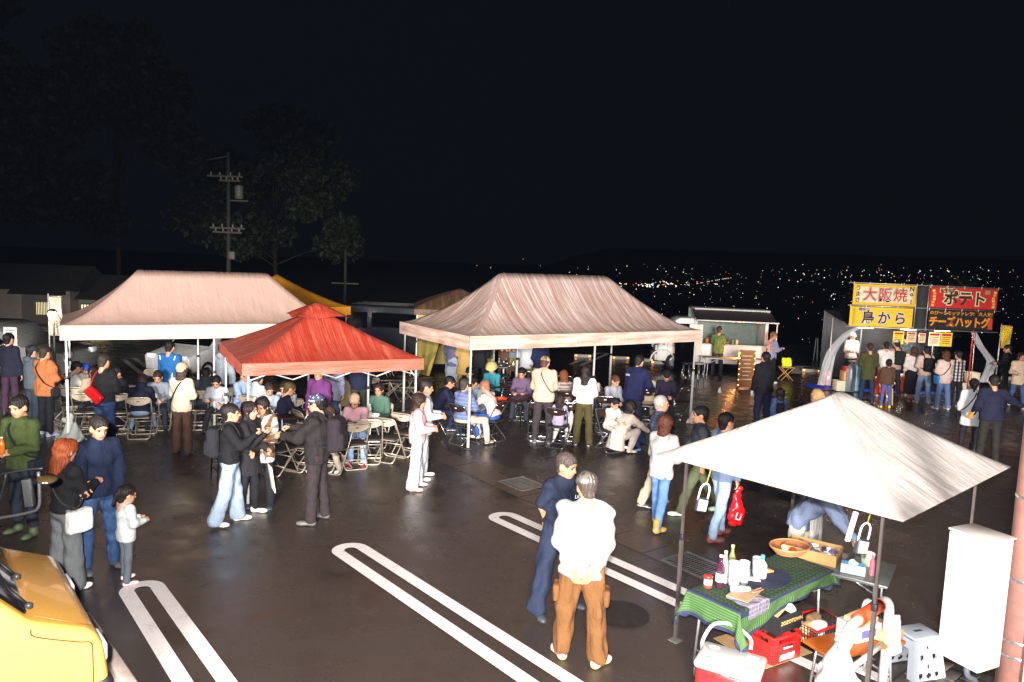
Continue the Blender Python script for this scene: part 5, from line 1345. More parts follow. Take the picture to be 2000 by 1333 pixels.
def flag_banner(p, h, col, lab, w=.6, fh=1.5, rz=0, ring=True):
    r = empty('banner_flag', p, rz); tag(r, lab, 'flag')
    MB().tube([(0, 0, 0), (0, 0, h)], .016, 8).build('pole', plain('c9c6c0', .4, .3), r); MB().tube([(0, 0, h - .06), (w + .03, 0, h - .06)], .008, 6).build('arm', plain('c9c6c0', .4, .3), r)
    MB().grid(lambda u, v: (.02 + w * u, .04 * math.sin(u * 4 + v * 6) * (v + .2), h - .08 - fh * v), 8, 18).build('flag_cloth', cloth(col), r)
    if ring: MB().tube([(.02 + w / 2 + .13 * math.cos(a), -.055, h - .62 + .13 * math.sin(a)) for a in [2 * PI * k / 20 for k in range(20)]], .014, 6, closed=True).build('printed_ring', plain('8a8078', .6), r)
    MB().lathe([(.18, 0), (.18, .05), (.05, .09)], (0, 0, 0), 14).build('base', BLK, r)
q = at_depth(94, 574, 18.0); flag_banner((q[0], 18.0, 0), q[2], 'c2b6a2', 'cream banner flag with a ring emblem beside the silver car', w=.30, fh=.95)
q = at_depth(1962, 635, 25); flag_banner((q[0] - .1, 25, 0), 2.15, 'd8b02a', 'tilted yellow banner flag behind the person in beige', w=.35, fh=.75, ring=False)
r = empty('paper_notice', (at_depth(20, 650, 17)[0], 17.0, 0)); tag(r, 'white paper notice on a post before the silver car', 'sign')
MB().box((0, 0, 1.42), (.30, .02, .46)).build('board', plain('cfc8c0', .7), r); MB().tube([(0, .03, 0), (0, .03, 1.5)], .015, 6).build('post', GALV, r)
for k in range(6): MB().box((-.01 * (k % 2), -.012, 1.58 - .06 * k), (.22 - .04 * (k % 3), .003, .018)).build('printed_line', plain('5a5a60', .6), r)
# lamps: street light by the flag, floodlights on the yellow canopy
def lamp_bulb(p, rr, strength, lab, energy, col='fff2d8', post=True):
    r = empty('floodlight', p); tag(r, lab, 'lamp')
    MB().lathe([(rr * .3, -rr), (rr * .85, -rr * .5), (rr, 0), (rr * .85, rr * .5), (rr * .3, rr)], (0, 0, 0), 14).build('bulb', emit(col, strength), r)
    MB().lathe([(rr * .5, rr * .9), (rr * 1.3, rr * .7), (rr * .6, rr * 1.5)], (0, 0, 0), 14).build('hood', BLK, r)
    if post: MB().tube([(0, .05, rr), (0, .05, -p[2])], .025, 8).build('post', GALV, r)
    if energy:
        ld = bpy.data.lights.new('lamp', 'POINT'); ld.energy = energy; ld.shadow_soft_size = rr; ld.color = lin(col); lo = bpy.data.objects.new('lamp', ld); COL.objects.link(lo); lo.location = (p[0], p[1] - rr * 1.5, p[2])
q = at_depth(102, 614, 17.7); lamp_bulb(tuple(q), .085, 30, 'bright round lamp on a post against the cream banner flag', 30)
for px, lab in ((588, 'small bright floodlight over the yellow canopy, at its left'), (598, 'larger bright floodlight over the yellow canopy')):
    q = at_depth(px, 578, 23); lamp_bulb(tuple(q), .055 if px < 590 else .07, 30, lab, 25, 'f4f8ff')
# truck surroundings
q = on_truck(2.3, -1.45, 0); t_ = long_table(q, rad(-4), 'white trestle table before the food truck', L=1.9, W=.55, h=.72, topm=plain('a8a29a', .5), legm=plain('d9d7d2', .4, .3))
lq = on_truck(2.55, -1.5, .73)
r = empty('lantern', lq); tag(r, 'glowing orange lantern on the table before the food truck', 'lantern')
MB().lathe([(.05, 0), (.06, .02), (.06, .03)], (0, 0, 0), 12).build('base', BLK, r); MB().lathe([(.045, .03), (.055, .06), (.055, .15), (.04, .18)], (0, 0, 0), 14).build('globe', emit('ff8a34', 60.0), r); MB().lathe([(.05, .18), (.05, .20), (.02, .23)], (0, 0, 0), 12).build('cap', BLK, r)
ld = bpy.data.lights.new('lantern_glow', 'POINT'); ld.energy = 130; ld.color = (1, .32, .08); ld.shadow_soft_size = .06; lo = bpy.data.objects.new('lantern_glow', ld); COL.objects.link(lo); lo.location = (lq[0], lq[1] - .10, lq[2] + .12)
bq = G(1455, 760); r = empty('menu_board', (bq[0], bq[1], 0), rad(4)); tag(r, 'tall wooden menu board edged with fairy lights beside the food truck', 'sign')
MB().box((0, 0, .62), (.50, .03, 1.15), bev=.006).build('board', plain('9a6234', .6, vary=.3, scale=12), r)
for x in (-.2, .2): MB().box((x, .12, .3), (.04, .03, .6)).build('stay', plain('6a4526', .6), r)
for k in range(7): MB().box((-.03 * (k % 2), -.0175, 1.02 - .12 * k), (.34 - .07 * (k % 3), .004, .03)).build('chalk_line', plain('d8c8a8', .7), r)
for k in range(7):
    for x in (-.235, .235): MB().lathe([(.006, -.012), (.016, 0), (.006, .012)], (x, -.022, .12 + .165 * k), 8).build('bulb', emit('ffd07a', 9.0), r)
for k, px in enumerate((1338, 1362)):
    q = G(px, 756); r = empty('bar_stool', (q[0], q[1], 0), k * .4); tag(r, ('dark' if k == 0 else 'pale') + ' seated bar stool before the food truck door', 'stool')
    MB().lathe([(.15, .70), (.165, .715), (.165, .75), (.14, .76)], (0, 0, 0), 18).build('seat', plain('16181c' if k == 0 else '9a958e', .5), r)
    for a in range(4):
        an = PI / 4 + a * PI / 2; MB().tube([(.11 * math.cos(an), .11 * math.sin(an), .70), (.19 * math.cos(an), .19 * math.sin(an), 0)], .011, 6).build('leg', STEEL_K, r)
    MB().tube([(.155 * math.cos(a), .155 * math.sin(a), .28) for a in [2 * PI * i / 16 for i in range(16)]], .008, 6, closed=True).build('foot_ring', STEEL_K, r)
q = on_truck(1.18, -.75, 0); r = empty('sandwich_board', q, rad(-4)); tag(r, 'blank white board standing beside the food truck door', 'sign')
MB().box((0, 0, 1.2), (.46, .025, 1.05), bev=.006).build('board', plain('d2cbc4', .5), r)
for x in (-.2, .2): MB().box((x, .03, .45), (.03, .03, .9)).build('leg', GALV, r)
q = G(1540, 745); r = empty('folding_stool', (q[0], q[1] + .3, 0)); tag(r, 'small wooden folding table carrying a lime green bag', 'table')
for sy in (-.16, .16):
    for a, b_ in ((-.2, .2), (.2, -.2)): MB().tube([(a, sy, 0), (b_, sy, .42)], .013, 6).build('leg', plain('b98a55', .6), r)
MB().box((0, 0, .435), (.46, .38, .025), bev=.005).build('top', plain('a87a48', .6), r)
V, Q = implicit([rbox((0, 0, .15), (.15, .07, .15), .04)], .02, folds=.01); o = link('tote_bag', np_mesh('bag', V, Q, [cloth('b8d420')]), None, (q[0], q[1] + .3, .449)); tag(o, 'lime green tote bag on the small folding table', 'bag')
q = G(1592, 705); r = empty('post_pair', (q[0], q[1], 0)); tag(r, 'short pair of white marker posts at the lot edge', 'post')
for x in (-.08, .08): MB().tube([(x, 0, 0), (x * .4, 0, .95)], .022, 7).build('post', plain('cfccc8', .5), r)
q = G(520, 752); crate('container', (q[0] - .1, q[1] + 1.4, .45), (.62, .4, .2), 'e0a81a', 'yellow plastic container behind the red canopy'); long_table((q[0] - .1, q[1] + 1.4, 0), rad(10), 'small side table under the yellow container', L=1.0, W=.5, h=.45)

# ------------------------------------------------------------------ foreground: green cloth table and what stands on it
GT_C, GT_A, GT_L, GT_W, GT_H = np.array([2.46, 6.70]), rad(39.3), 1.55, .53, .71
def gt(u, v, z=GT_H + .012): return loc(GT_C, GT_A, u, v, z)
long_table((GT_C[0], GT_C[1], 0), GT_A, 'folding table under the green patterned cloth', L=GT_L, W=GT_W, h=GT_H, legm=plain('b5b5b5', .3, .6))
def green_cloth():
    m, nt, b, tc = newmat('green_cloth'); uv = tc.outputs['UV']; sp = nt.new('ShaderNodeSeparateXYZ'); nt.link(uv, sp.inputs[0])
    u, v = sp.outputs[0], sp.outputs[1]
    # wave weave on the field, navy border bands, navy round crest with scrolls
    sc = nt.math('SINE', nt.math('ADD', nt.math('MULTIPLY', u, 95), nt.math('MULTIPLY', nt.math('SINE', nt.math('MULTIPLY', v, 120)), 1.2)))
    sc2 = nt.math('SINE', nt.math('ADD', nt.math('MULTIPLY', v, 150), nt.math('MULTIPLY', nt.math('SINE', nt.math('MULTIPLY', u, 95)), 1.0)))
    f = nt.mrange(nt.math('MULTIPLY', sc, sc2), -.1, .35, 0, 1)
    base = nt.mix(f, lin('0e2011'), lin('2d4726'))
    au = nt.math('ABSOLUTE', u); av = nt.math('ABSOLUTE', v)
    eu = nt.math('SUBTRACT', 1.02, au); ev = nt.math('SUBTRACT', .56, av); e = nt.math('MINIMUM', eu, ev)
    outer = nt.mix(nt.mrange(nt.math('SINE', nt.math('MULTIPLY', u, 260)), -.2, .5, 0, 1), lin('24401c'), lin('40602e'))
    def band(a, b_): return nt.math('MULTIPLY', nt.math('GREATER_THAN', e, a), nt.math('LESS_THAN', e, b_))
    base = nt.mix(nt.math('LESS_THAN', e, .25), base, outer); base = nt.mix(band(.22, .275), base, lin('141c3a')); base = nt.mix(nt.math('LESS_THAN', e, .035), base, lin('141c3a'))
    du = nt.math('MULTIPLY', nt.math('SUBTRACT', u, .05), 1.0); dv = nt.math('SUBTRACT', v, .0)
    d = nt.math('SQRT', nt.math('ADD', nt.math('MULTIPLY', du, du), nt.math('MULTIPLY', nt.math('MULTIPLY', dv, dv), 1.9)))
    crest = nt.math('LESS_THAN', d, .285); base = nt.mix(crest, base, lin('131b36'))
    vo = nt.new('ShaderNodeTexVoronoi'); vo.feature = 'SMOOTH_F1'; vo.inputs['Scale'].default_value = 5.0; nt.link(uv, vo.inputs['Vector'])
    ringp = nt.math('SINE', nt.math('MULTIPLY', vo.outputs['Distance'], 13)); fl_ = nt.math('MULTIPLY', nt.math('GREATER_THAN', ringp, .6), nt.math('LESS_THAN', d, .215))
    base = nt.mix(fl_, base, lin('2f5230'))
    nt.link(base, b.inputs['Base Color']); b.inputs['Roughness'].default_value = .85
    nt.link(nt.bump(nt.noise(tc.outputs['Object'], 300, 2), .3, .002, nt.bump(nt.noise(tc.outputs['Object'], 9, 4), .5, .02)), b.inputs['Normal'])
    NU, NV = 72, 44; vs, uvs = [], []
    hu, hv, dr = GT_L / 2 + .012, GT_W / 2 + .012, .24
    for i in range(NU + 1):
        for j in range(NV + 1):
            u_ = -1.02 + 2.04 * i / NU; v_ = -.56 + 1.12 * j / NV
            ou = max(0, abs(u_) - hu); ov = max(0, abs(v_) - hv); x = max(-hu, min(hu, u_)); y = max(-hv, min(hv, v_))
            o_ = math.hypot(ou, ov); kf = 1.0 if v_ > 0 or ov == 0 else 1.0 - .52 * max(0.0, min(1.0, (u_ + .62) / .45)); z = GT_H + .004 - o_ * .985 * kf
            if o_ > 0:
                fl2 = .02 + .03 * math.sin(6.5 * (u_ * 1.7 + v_ * 2.3) + (2 if u_ > 0 else 0)) + .02 * math.sin(17 * (u_ - v_))
                x += math.copysign(1, u_) * (ou / o_) * o_ * fl2 * 2.0; y += math.copysign(1, v_) * (ov / o_) * o_ * fl2 * 2.0
                if ou > 0 and ov > 0: x += math.copysign(.25 * ou, u_); y += math.copysign(.25 * ov, v_)
            else: z += .002 * math.sin(u_ * 14) * math.sin(v_ * 17)
            vs.append((x, y, z)); uvs.append((u_, v_))
    mb = MB(); mb.add(vs, [(i * (NV + 1) + j, (i + 1) * (NV + 1) + j, (i + 1) * (NV + 1) + j + 1, i * (NV + 1) + j + 1) for i in range(NU) for j in range(NV)], 0, True); mb.uv = uvs
    o = mb.build('tablecloth', m, None, (GT_C[0], GT_C[1], 0), GT_A, fix=False); tag(o, 'green and navy patterned cloth draped over the near table', 'tablecloth')
green_cloth()
def at_t(px, py, z=GT_H + .012): return G(px, py, z)
bottle(at_t(1405, 1147), '4a1c34', 'tall bottle of dark red drink with a white label on the green cloth', h=.30, r_=.040, capc='d8cfae', label='e9e6e2', alpha=.6)
bottle(at_t(1414, 1138), 'd8dccf', 'clear empty bottle behind the dark red one', h=.30, r_=.034, capc='e0dcd0', alpha=.35)
bottle(at_t(1427, 1132), '8a8a58', 'tall pale yellow bottle with a gold cap', h=.33, r_=.036, capc='cdbb7a', label='e3ecea', alpha=.5)
r = empty('sauce_jar', at_t(1382, 1147)); tag(r, 'red lidded jar with a white label on the green cloth', 'jar')
MB().lathe([(.036, 0), (.04, .01), (.036, .03), (.036, .08), (.04, .09)], (0, 0, 0), 16).build('jar_body', plain('c03830', .35), r); MB().lathe([(.0375, .03), (.0375, .08)], (0, 0, 0), 16, capb=False, capt=False).build('paper_label', plain('eceae6', .5), r); MB().lathe([(.042, .09), (.042, .11), (.03, .116)], (0, 0, 0), 16).build('lid', plain('b42a24', .4), r)
FILM = plain('d9dde2', .25, vary=.05, bump=.6, scale=25)
for k, (px, py, h, w, c, lab) in enumerate(((1432, 1150, .26, .055, 'b0b2b8', 'stack of white cups in a clear sleeve beside the bottles'), (1452, 1140, .22, .05, 'a8acb2', 'second stack of white cups behind the first'), (1478, 1128, .20, .05, 'b2b0ba', 'white folded packet beside the cup stacks'))):
    r = empty('cup_stack', at_t(px, py)); tag(r, lab, 'cups')
    for q in range(7): MB().lathe([(w * .72, 0), (w, h * .32), (w * 1.04, h * .33), (w * .95, h * .325), (w * .68, .004)], (.004 * math.sin(q), 0, q * h * .105), 16).build('cup', plain(c, .5), r)
r = empty('spray_bottle', at_t(1487, 1128)); tag(r, 'white bottle with a teal cap at the far edge of the green cloth', 'bottle')
MB().lathe([(.042, 0), (.045, .01), (.045, .13), (.016, .17), (.016, .18)], (0, 0, 0), 16).build('bottle_body', plain('b4b2be', .4), r); MB().lathe([(.02, .18), (.02, .215), (.012, .225)], (0, 0, 0), 12).build('cap', plain('3f8a88', .4), r)
o = MB().tube([(-.09, 0, .026), (.09, .03, .026)], .026, 14).build('paper_roll', plain('b5b5b8', .7)); o.location = tuple(at_t(1446, 1158)); tag(o, 'white paper roll lying before the cup stacks', 'roll')
def towel():
    mb = MB(); mb.grid(lambda u, v: (-.16 + .32 * u, -.12 + .22 * min(1, v * 1.45), .014 - max(0, v - .69) * .0 - (0 if v > .35 else (.35 - v) * .42)), 20, 20)
    vs = []
    nu, nv = 20, 24
    for i in range(nu + 1):
        for j in range(nv + 1):
            u = i / nu; v = j / nv; s_ = v * .34 - .13
            y = max(s_, -.015) if s_ > -.015 else -.015 - .01; z = .010 + .004 * math.sin(u * 9) if s_ > -.015 else .010 - (-.015 - s_)
            vs.append((-.16 + .32 * u + .008 * math.sin(v * 9), y, z))
    mb = MB(); mb.add(vs, [(i * (nv + 1) + j, (i + 1) * (nv + 1) + j, (i + 1) * (nv + 1) + j + 1, i * (nv + 1) + j + 1) for i in range(nu) for j in range(nv)], 0, True)
    o = mb.build('hand_towel', cloth('5e5764', 'check', '7c7682'), None, tuple(gt(-.52, -.262, GT_H + .008)), GT_A); tag(o, 'lavender grey towel hanging over the near edge of the green cloth', 'towel')
towel()
o = MB().box((0, 0, .008), (.30, .20, .012), bev=.004).build('cutting_board', plain('8f7656', .5, vary=.2)); place(o, gt(-.48, -.10), GT_A + .2); tag(o, 'light wooden board behind the lavender towel', 'board')
o = MB().box((0, 0, .016), (.09, .13, .002)).build('paper_sheet', plain('b0aeaa', .7)); place(o, gt(-.38, -.02), GT_A + .5); tag(o, 'white paper slip on the wooden board', 'paper')
r = empty('calculator', gt(.15, .08, GT_H + .010), GT_A - .3); tag(r, 'white and orange calculator on the navy crest', 'calculator')
MB().box((0, 0, .010), (.15, .09, .018), bev=.006).build('case', plain('d98a3a', .4), r); MB().box((-.02, 0, .0205), (.10, .078, .004), bev=.001).build('face', plain('e9ddd2', .5), r)
r = empty('notepad', gt(-.10, .06, GT_H + .010), GT_A - .9); tag(r, 'beige notepad with a black pen on the green cloth', 'notepad'); MB().box((0, 0, .006), (.15, .11, .010)).build('pad', plain('b3a698', .7), r); MB().tube([(-.06, .01, .017), (.06, .03, .017)], .005, 7).build('pen', BLK, r)
o = MB().lathe([(.03, .001), (.035, .004), (.01, .007)], (0, 0, 0), 18).build('coin_dish', plain('bcd0e4', .3)); place(o, gt(.06, .11, GT_H + .010)); tag(o, 'pale blue small dish beside the calculator', 'dish')
# red-handled tongs
o = MB().tube(smooth_path([(-.10, .02, .012), (-.02, .0, .016), (.06, .005, .012)], 4), .006, 6).tube(smooth_path([(-.10, .02, .012), (-.02, .035, .016), (.07, .03, .012)], 4), .006, 6).build('tongs', plain('c8705c', .5)); place(o, gt(-.30, -.16), GT_A); tag(o, 'pinkish tongs lying beside the wooden board', 'tongs')
# basket of produce
def basket():
    p = at_t(1541, 1082, GT_H + .012); r = empty('food_basket', p, .4); tag(r, 'shallow woven basket of vegetables at the corner of the green cloth', 'basket')
    sx = 1.25
    MB().lathe([(.09, 0), (.13, .03), (.165, .085), (.172, .09), (.16, .088), (.12, .035), (.02, .012)], (0, 0, 0), 40, sx=sx).build('basket_body', plain('8a5029', .7, vary=.3, bump=.8, scale=60), r)
    for k in range(5): MB().tube([(sx * (.118 + .013 * k) * math.cos(a), (.118 + .013 * k) * math.sin(a), .018 + .0155 * k) for a in [2 * PI * i / 36 for i in range(36)]], .0055, 5, closed=True).build('weave_ring', plain(('96603a', '8a5530')[k % 2], .7), r)
    MB().tube([(sx * .17 * math.cos(a), .17 * math.sin(a), .090) for a in [2 * PI * i / 36 for i in range(36)]], .009, 6, closed=True).build('rim', plain('9a683e', .7), r)
    for k, c in enumerate(('8fa85a', 'c8d8b0', 'b8301c', '6d8f3a', 'e2e6da', '94a870', 'd9d4c0', '5f7a34')):
        a = k * 2.4; q = .075 * math.sqrt((k + .5) / 8); V, Q = implicit([ell((q * math.cos(a) * 1.2, q * math.sin(a), .055), (.036, .028, .022))], .010, folds=.006, seed=k); link('vegetable', np_mesh('vegetable', V, Q, [plain(c, .5, vary=.3)]), r)
basket()
# steel table, carton of packets, tissues, pail
ST_A = rad(-34); ST_C = np.array([3.38, 7.26])
long_table((ST_C[0], ST_C[1], 0), ST_A, 'folding aluminium table behind the green cloth table', L=1.06, W=.66, h=.685, topm=plain('6a6f6c', .35, .5, vary=.15), legm=plain('c2c6c8', .25, .8))
def st(u, v, z=.687): return loc(ST_C, ST_A, u, v, z)
r = empty('open_carton', st(-.22, .0), ST_A); tag(r, 'open cardboard box of wrapped goods under the vendor hand', 'box')
for c, d in (((0, 0, .004), (.52, .36, .008)), ((0, -.176, .062), (.52, .008, .11)), ((0, .176, .062), (.52, .008, .11)), ((-.256, 0, .062), (.008, .344, .11)), ((.256, 0, .062), (.008, .344, .11))): MB().box(c, d).build('panel', plain('8a6638', .7, vary=.12), r)
for k in range(26):
    c = rnd.choice(('5a4a62', 'c8c4c0', '8a9a5a', '3a3446', 'd8d6d8', '7a6a80')); V = MB().box((0, 0, 0), (.085, .055, .035), bev=.012).build('wrapped_packet', plain(c, .2, vary=.3, bump=.7, scale=60), r); V.location = (rnd.uniform(-.19, .19), rnd.uniform(-.12, .12), .05 + rnd.uniform(0, .045)); V.rotation_euler = (rnd.uniform(-.4, .4), rnd.uniform(-.4, .4), rnd.uniform(0, 3))
r = empty('tissue_box', st(.20, -.19), ST_A + .15); tag(r, 'blue and white tissue box on the aluminium table', 'tissue box')
MB().box((0, 0, .045), (.22, .115, .088), bev=.004).build('box', plain('a4abb0', .5), r); MB().box((0, 0, .0905), (.20, .10, .003)).build('printed_top', plain('5f9ed6', .5), r)
mb = MB(); mb.grid(lambda u, v: (-.04 + .08 * u, -.01 + .02 * math.sin(u * 6) * v, .09 + .05 * v * (1 - abs(u - .5))), 8, 5); mb.build('tissue', plain('f0f0f0', .8), r)
r = empty('pail', st(.28, .12)); tag(r, 'small pale green pail on the aluminium table', 'pail')
MB().lathe([(.055, 0), (.072, .12), (.075, .125), (.068, .122), (.05, .01)], (0, 0, 0), 20).build('pail_body', plain('cdd6b8', .4), r); MB().tube([(.073 * math.cos(a), .0, .12 - .05 * math.sin(a)) for a in [PI * k / 12 for k in range(13)]], .003, 5).build('bail_handle', STEEL_K, r)
bottle(st(.36, -.14), 'c25a6a', 'slim pink bottle behind the dark canopy leg', h=.22, r_=.024, capc='e8e0e0', alpha=.8)
# crates under the table
cq = G(1496, 1274); CRZ = rad(30)
o = MB().box((0, 0, .006), (.95, .62, .006)).build('cardboard_sheet', plain('a8865c', .8, vary=.15)); place(o, (cq[0] + .12, cq[1] + .18, .002), CRZ); tag(o, 'flattened cardboard sheet under the red crate', 'cardboard')
def red_crate():
    r = empty('bottle_crate', (cq[0] + .05, cq[1] - .04, .010), CRZ); tag(r, 'red plastic bottle crate with printed panels under the green cloth', 'crate')
    RC = plain('c4201e', .35, vary=.08, coat=.2); w, d, h = .37, .30, .26
    for sy in (-1, 1):
        MB().box((0, sy * d / 2, h * .36), (w, .016, h * .72), bev=.004).build('side_panel', RC, r); MB().box((0, sy * d / 2, h * .94), (w, .018, h * .12), bev=.004).build('rim_rail', RC, r)
        for sx in (-1, 1): MB().box((sx * w * .41, sy * d / 2, h * .8), (w * .17, .0155, h * .17)).build('corner_web', RC, r)
    for sx in (-1, 1):
        MB().box((sx * w / 2, 0, h * .36), (.016, d - .018, h * .72), bev=.004).build('side_panel', RC, r); MB().box((sx * w / 2, 0, h * .94), (.018, d - .02, h * .12), bev=.004).build('rim_rail', RC, r)
        for sy in (-1, 1): MB().box((sx * w / 2, sy * d * .40, h * .8), (.0155, d * .17, h * .17)).build('corner_web', RC, r)
    MB().box((0, 0, .01), (w - .02, d - .02, .015)).build('base', RC, r)
    for x in (-.13, .13): MB().box((x, -d / 2 - .0105, h * .5), (.008, .006, h * .5)).build('rib', RC, r)
    MB().box((.0, -d / 2 - .010, h * .55), (.13, .004, .05)).build('name_panel', plain('2a1820', .5), r); text_obj('lettering', 'Gebbeco', .036, plain('e2ddd8', .5), r, (0, -d / 2 - .014, h * .55))
    for k, (x, w_) in enumerate(((-.075, .05), (-.01, .055), (.06, .06))): MB().prism([(x - w_ / 2, h * .10), (x + w_ / 2, h * .12), (x + w_ / 2 + .01, h * .32), (x - w_ / 2 + .012, h * .29)], 1, -d / 2 - .013, -d / 2 - .008).build('printed_mark', plain('e9e6e2', .5), r)
    for k in range(3): MB().lathe([(.03, 0), (.032, .2), (.012, .26), (.012, .29)], (-.09 + .09 * k, .03, .02), 10).build('bottle_neck', plain('3a2414', .2), r)
red_crate()
r = empty('shipping_box', (cq[0] + .09, cq[1] - .01, .275), CRZ + .06); tag(r, 'black cardboard box with gold lettering on the red crate', 'box')
for c, d in (((0, -.12, .085), (.36, .006, .17)), ((0, .12, .085), (.36, .006, .17)), ((-.18, 0, .085), (.006, .232, .17)), ((.18, 0, .085), (.006, .232, .17)), ((0, 0, .003), (.35, .23, .006))): MB().box(c, d).build('panel', plain('17161a', .6), r)
mb = MB(); mb.add([(-.18, -.117, .172), (-.18, .117, .172), (-.06, .117, .235), (-.06, -.117, .235)], [(0, 1, 2, 3)]); mb.build('open_flap', plain('b08a58', .8), r)
text_obj('lettering', 'ZOZOTOWN', .052, plain('c9a05a', .4), r, (.03, -.1245, .095), off=.0008)
V, Q = implicit([ell((.08, 0, .17), (.09, .08, .05))], .02, folds=.02); link('white_bag', np_mesh('bag', V, Q, [FILM]), r)
def shop_basket():
    q = G(1585, 1262); r = empty('shopping_basket', (q[0] + .05, q[1] + .02, .012), CRZ); tag(r, 'black mesh shopping basket with a red rim beside the red crate', 'basket')
    h = .25; bw, bd, tw, td = .36, .25, .44, .32
    def ring(t, z): w = bw + (tw - bw) * t; d = bd + (td - bd) * t; return [(-w / 2, -d / 2, z), (w / 2, -d / 2, z), (w / 2, d / 2, z), (-w / 2, d / 2, z)]
    for k in range(7): MB().tube(ring(k / 7, .01 + h * k / 7), .004, 4, closed=True).build('mesh_ring', BLK, r)
    a, b_ = ring(0, .01), ring(1, h)
    for e in range(4):
        for k in range(9):
            t = k / 9; p0 = np.array(a[e]) * (1 - t) + np.array(a[(e + 1) % 4]) * t; p1 = np.array(b_[e]) * (1 - t) + np.array(b_[(e + 1) % 4]) * t
            MB().tube([p0, p1], .0045 if k else .011, 4).build('mesh_bar', BLK, r)
    MB().tube(ring(1, h), .014, 8, closed=True).build('rim', plain('c41e20', .35), r); MB().box((0, 0, .01), (bw, bd, .006)).build('base', BLK, r)
    for k, c in enumerate(('d8c890', 'e4e0d8', 'b03828', 'c9b27a', 'efece6', '8a6a4a')):
        V, Q = implicit([rbox((rnd.uniform(-.10, .10), rnd.uniform(-.06, .06), .07 + .03 * k), (.07, .05, .05), .02)], .016, folds=.008, seed=k); link('package', np_mesh('package', V, Q, [plain(c, .4, vary=.2)]), r)
shop_basket()
# cooler with pull handle
def cooler():
    q = G(1424, 1290, .40); p = (q[0] + .02, q[1] + .02, 0); r = empty('wheeled_cooler', p, rad(-28)); tag(r, 'red wheeled cooler with a white lid and pull handle', 'cooler')
    RC = plain('bb1a1c', .35, coat=.2); WL = plain('aeaca9', .4, vary=.04)
    MB().box((0, 0, .20), (.50, .36, .30), bev=.035).build('body', RC, r); MB().box((0, 0, .375), (.53, .39, .07), bev=.03).build('lid', WL, r)
    for x in (-.16, .16):
        for y in (-.11, .11): MB().lathe([(.035, .408), (.030, .4125), (.004, .413)], (x, y, 0), 14, sx=1.4).build('cup_recess', plain('e6e4e2', .4), r)
    MB().box((-.268, 0, .26), (.03, .24, .10), bev=.012).build('side_grip', BLK, r)
    MB().tube(smooth_path([(-.26, .13, .30), (-.27, .15, .42), (-.20, .23, .55), (-.05, .26, .57), (.1, .25, .50), (.12, .21, .42)], 4), .016, 8).build('pull_handle', WL, r)
    for x in (-.2, .2):
        for y in (-.19, .19): MB().tube([(x, y - .012, .05), (x, y + .012, .05)], .05, 14).build('wheel', BLK, r)
    MB().box((0, -.198, .38), (.06, .015, .06), bev=.006).build('latch', WL, r)
cooler()
# white guard hoop with orange padding
def hoop():
    a, b_ = np.array([2.69, 5.51]), np.array([3.37, 6.14]); r = empty('guard_hoop', (a[0], a[1], 0), math.atan2(*(b_ - a)[::-1])); tag(r, 'white steel guard hoop with orange padding on its bar', 'barrier'); L = np.linalg.norm(b_ - a); h = .84
    MB().tube([(0, 0, 0), (0, 0, h - .16)] + [(.16 - .16 * math.cos(t), 0, h - .16 + .16 * math.sin(t)) for t in [PI / 2 * k / 6 for k in range(1, 7)]] + [(L - .16 + .16 * math.sin(t), 0, h - .16 + .16 * math.cos(t)) for t in [PI / 2 * k / 6 for k in range(0, 7)]] + [(L, 0, 0)], .040, 14).build('hoop', plain('b0b0ae', .3, coat=.3), r)
    MB().tube([(.24, 0, h), (.46, 0, h), (.68, 0, h)], .056, 14).build('padding', plain('bb4020', .5, bump=.3), r)
    for x in (.25, .46, .67): MB().tube([(x - .006, 0, h), (x + .006, 0, h)], .0585, 14).build('padding_seam', plain('b03a1c', .5), r)
    MB().tube([(-.0, 0, .44), (L, 0, .44)], .024, 10).build('lower_rail', plain('b0b0ae', .3), r)
hoop()
OT_A = rad(24); OT_C = np.array([3.08, 6.12])
long_table((OT_C[0], OT_C[1], 0), OT_A, 'low orange topped folding table behind the guard hoop', L=.86, W=.34, h=.44, topm=plain('a04e16', .45, vary=.15), legm=plain('c2c6c8', .25, .8))
def otp(u, v, z=.442): return loc(OT_C, OT_A, u, v, z)
for k, (u, v, z, d, c, lab) in enumerate(((.10, .05, .442, (.30, .22, .14), 'a8a49c', 'white printed carton on the orange table'), (.30, -.02, .442, (.24, .26, .09), 'a4865e', 'flat orange printed box beside the white carton'), (.12, .05, .584, (.24, .18, .035), 'c8a070', 'thin patterned box on top of the white carton'))):
    r = empty('carton', otp(u, v, z), OT_A + .1 * k); tag(r, lab, 'box'); w, l, h = d; MB().box((0, 0, h / 2), d, bev=.004).build('box_body', plain(c, .5), r)
    MB().box((0, 0, h + .0015), (w * .5, l * .4, .002)).build('printed_mark', plain('a83428', .5), r); MB().box((0, -l / 2 - .0015, h * .5), (w * .6, .002, h * .5)).build('printed_mark', plain('4a4a78' if k == 0 else 'c88a2a', .5), r)
# bags hung on the hoop
sack((2.73, 5.64, .24), .46, 'a8acb0', 'large white carrier bag tied to the left post of the guard hoop', 'carrier_bag', seed=11, tall=1.35)
sack((3.41, 6.09, .33), .26, 'aeacae', 'narrow white carrier bag tied to the right post of the guard hoop', 'carrier_bag', seed=13, tall=1.7)
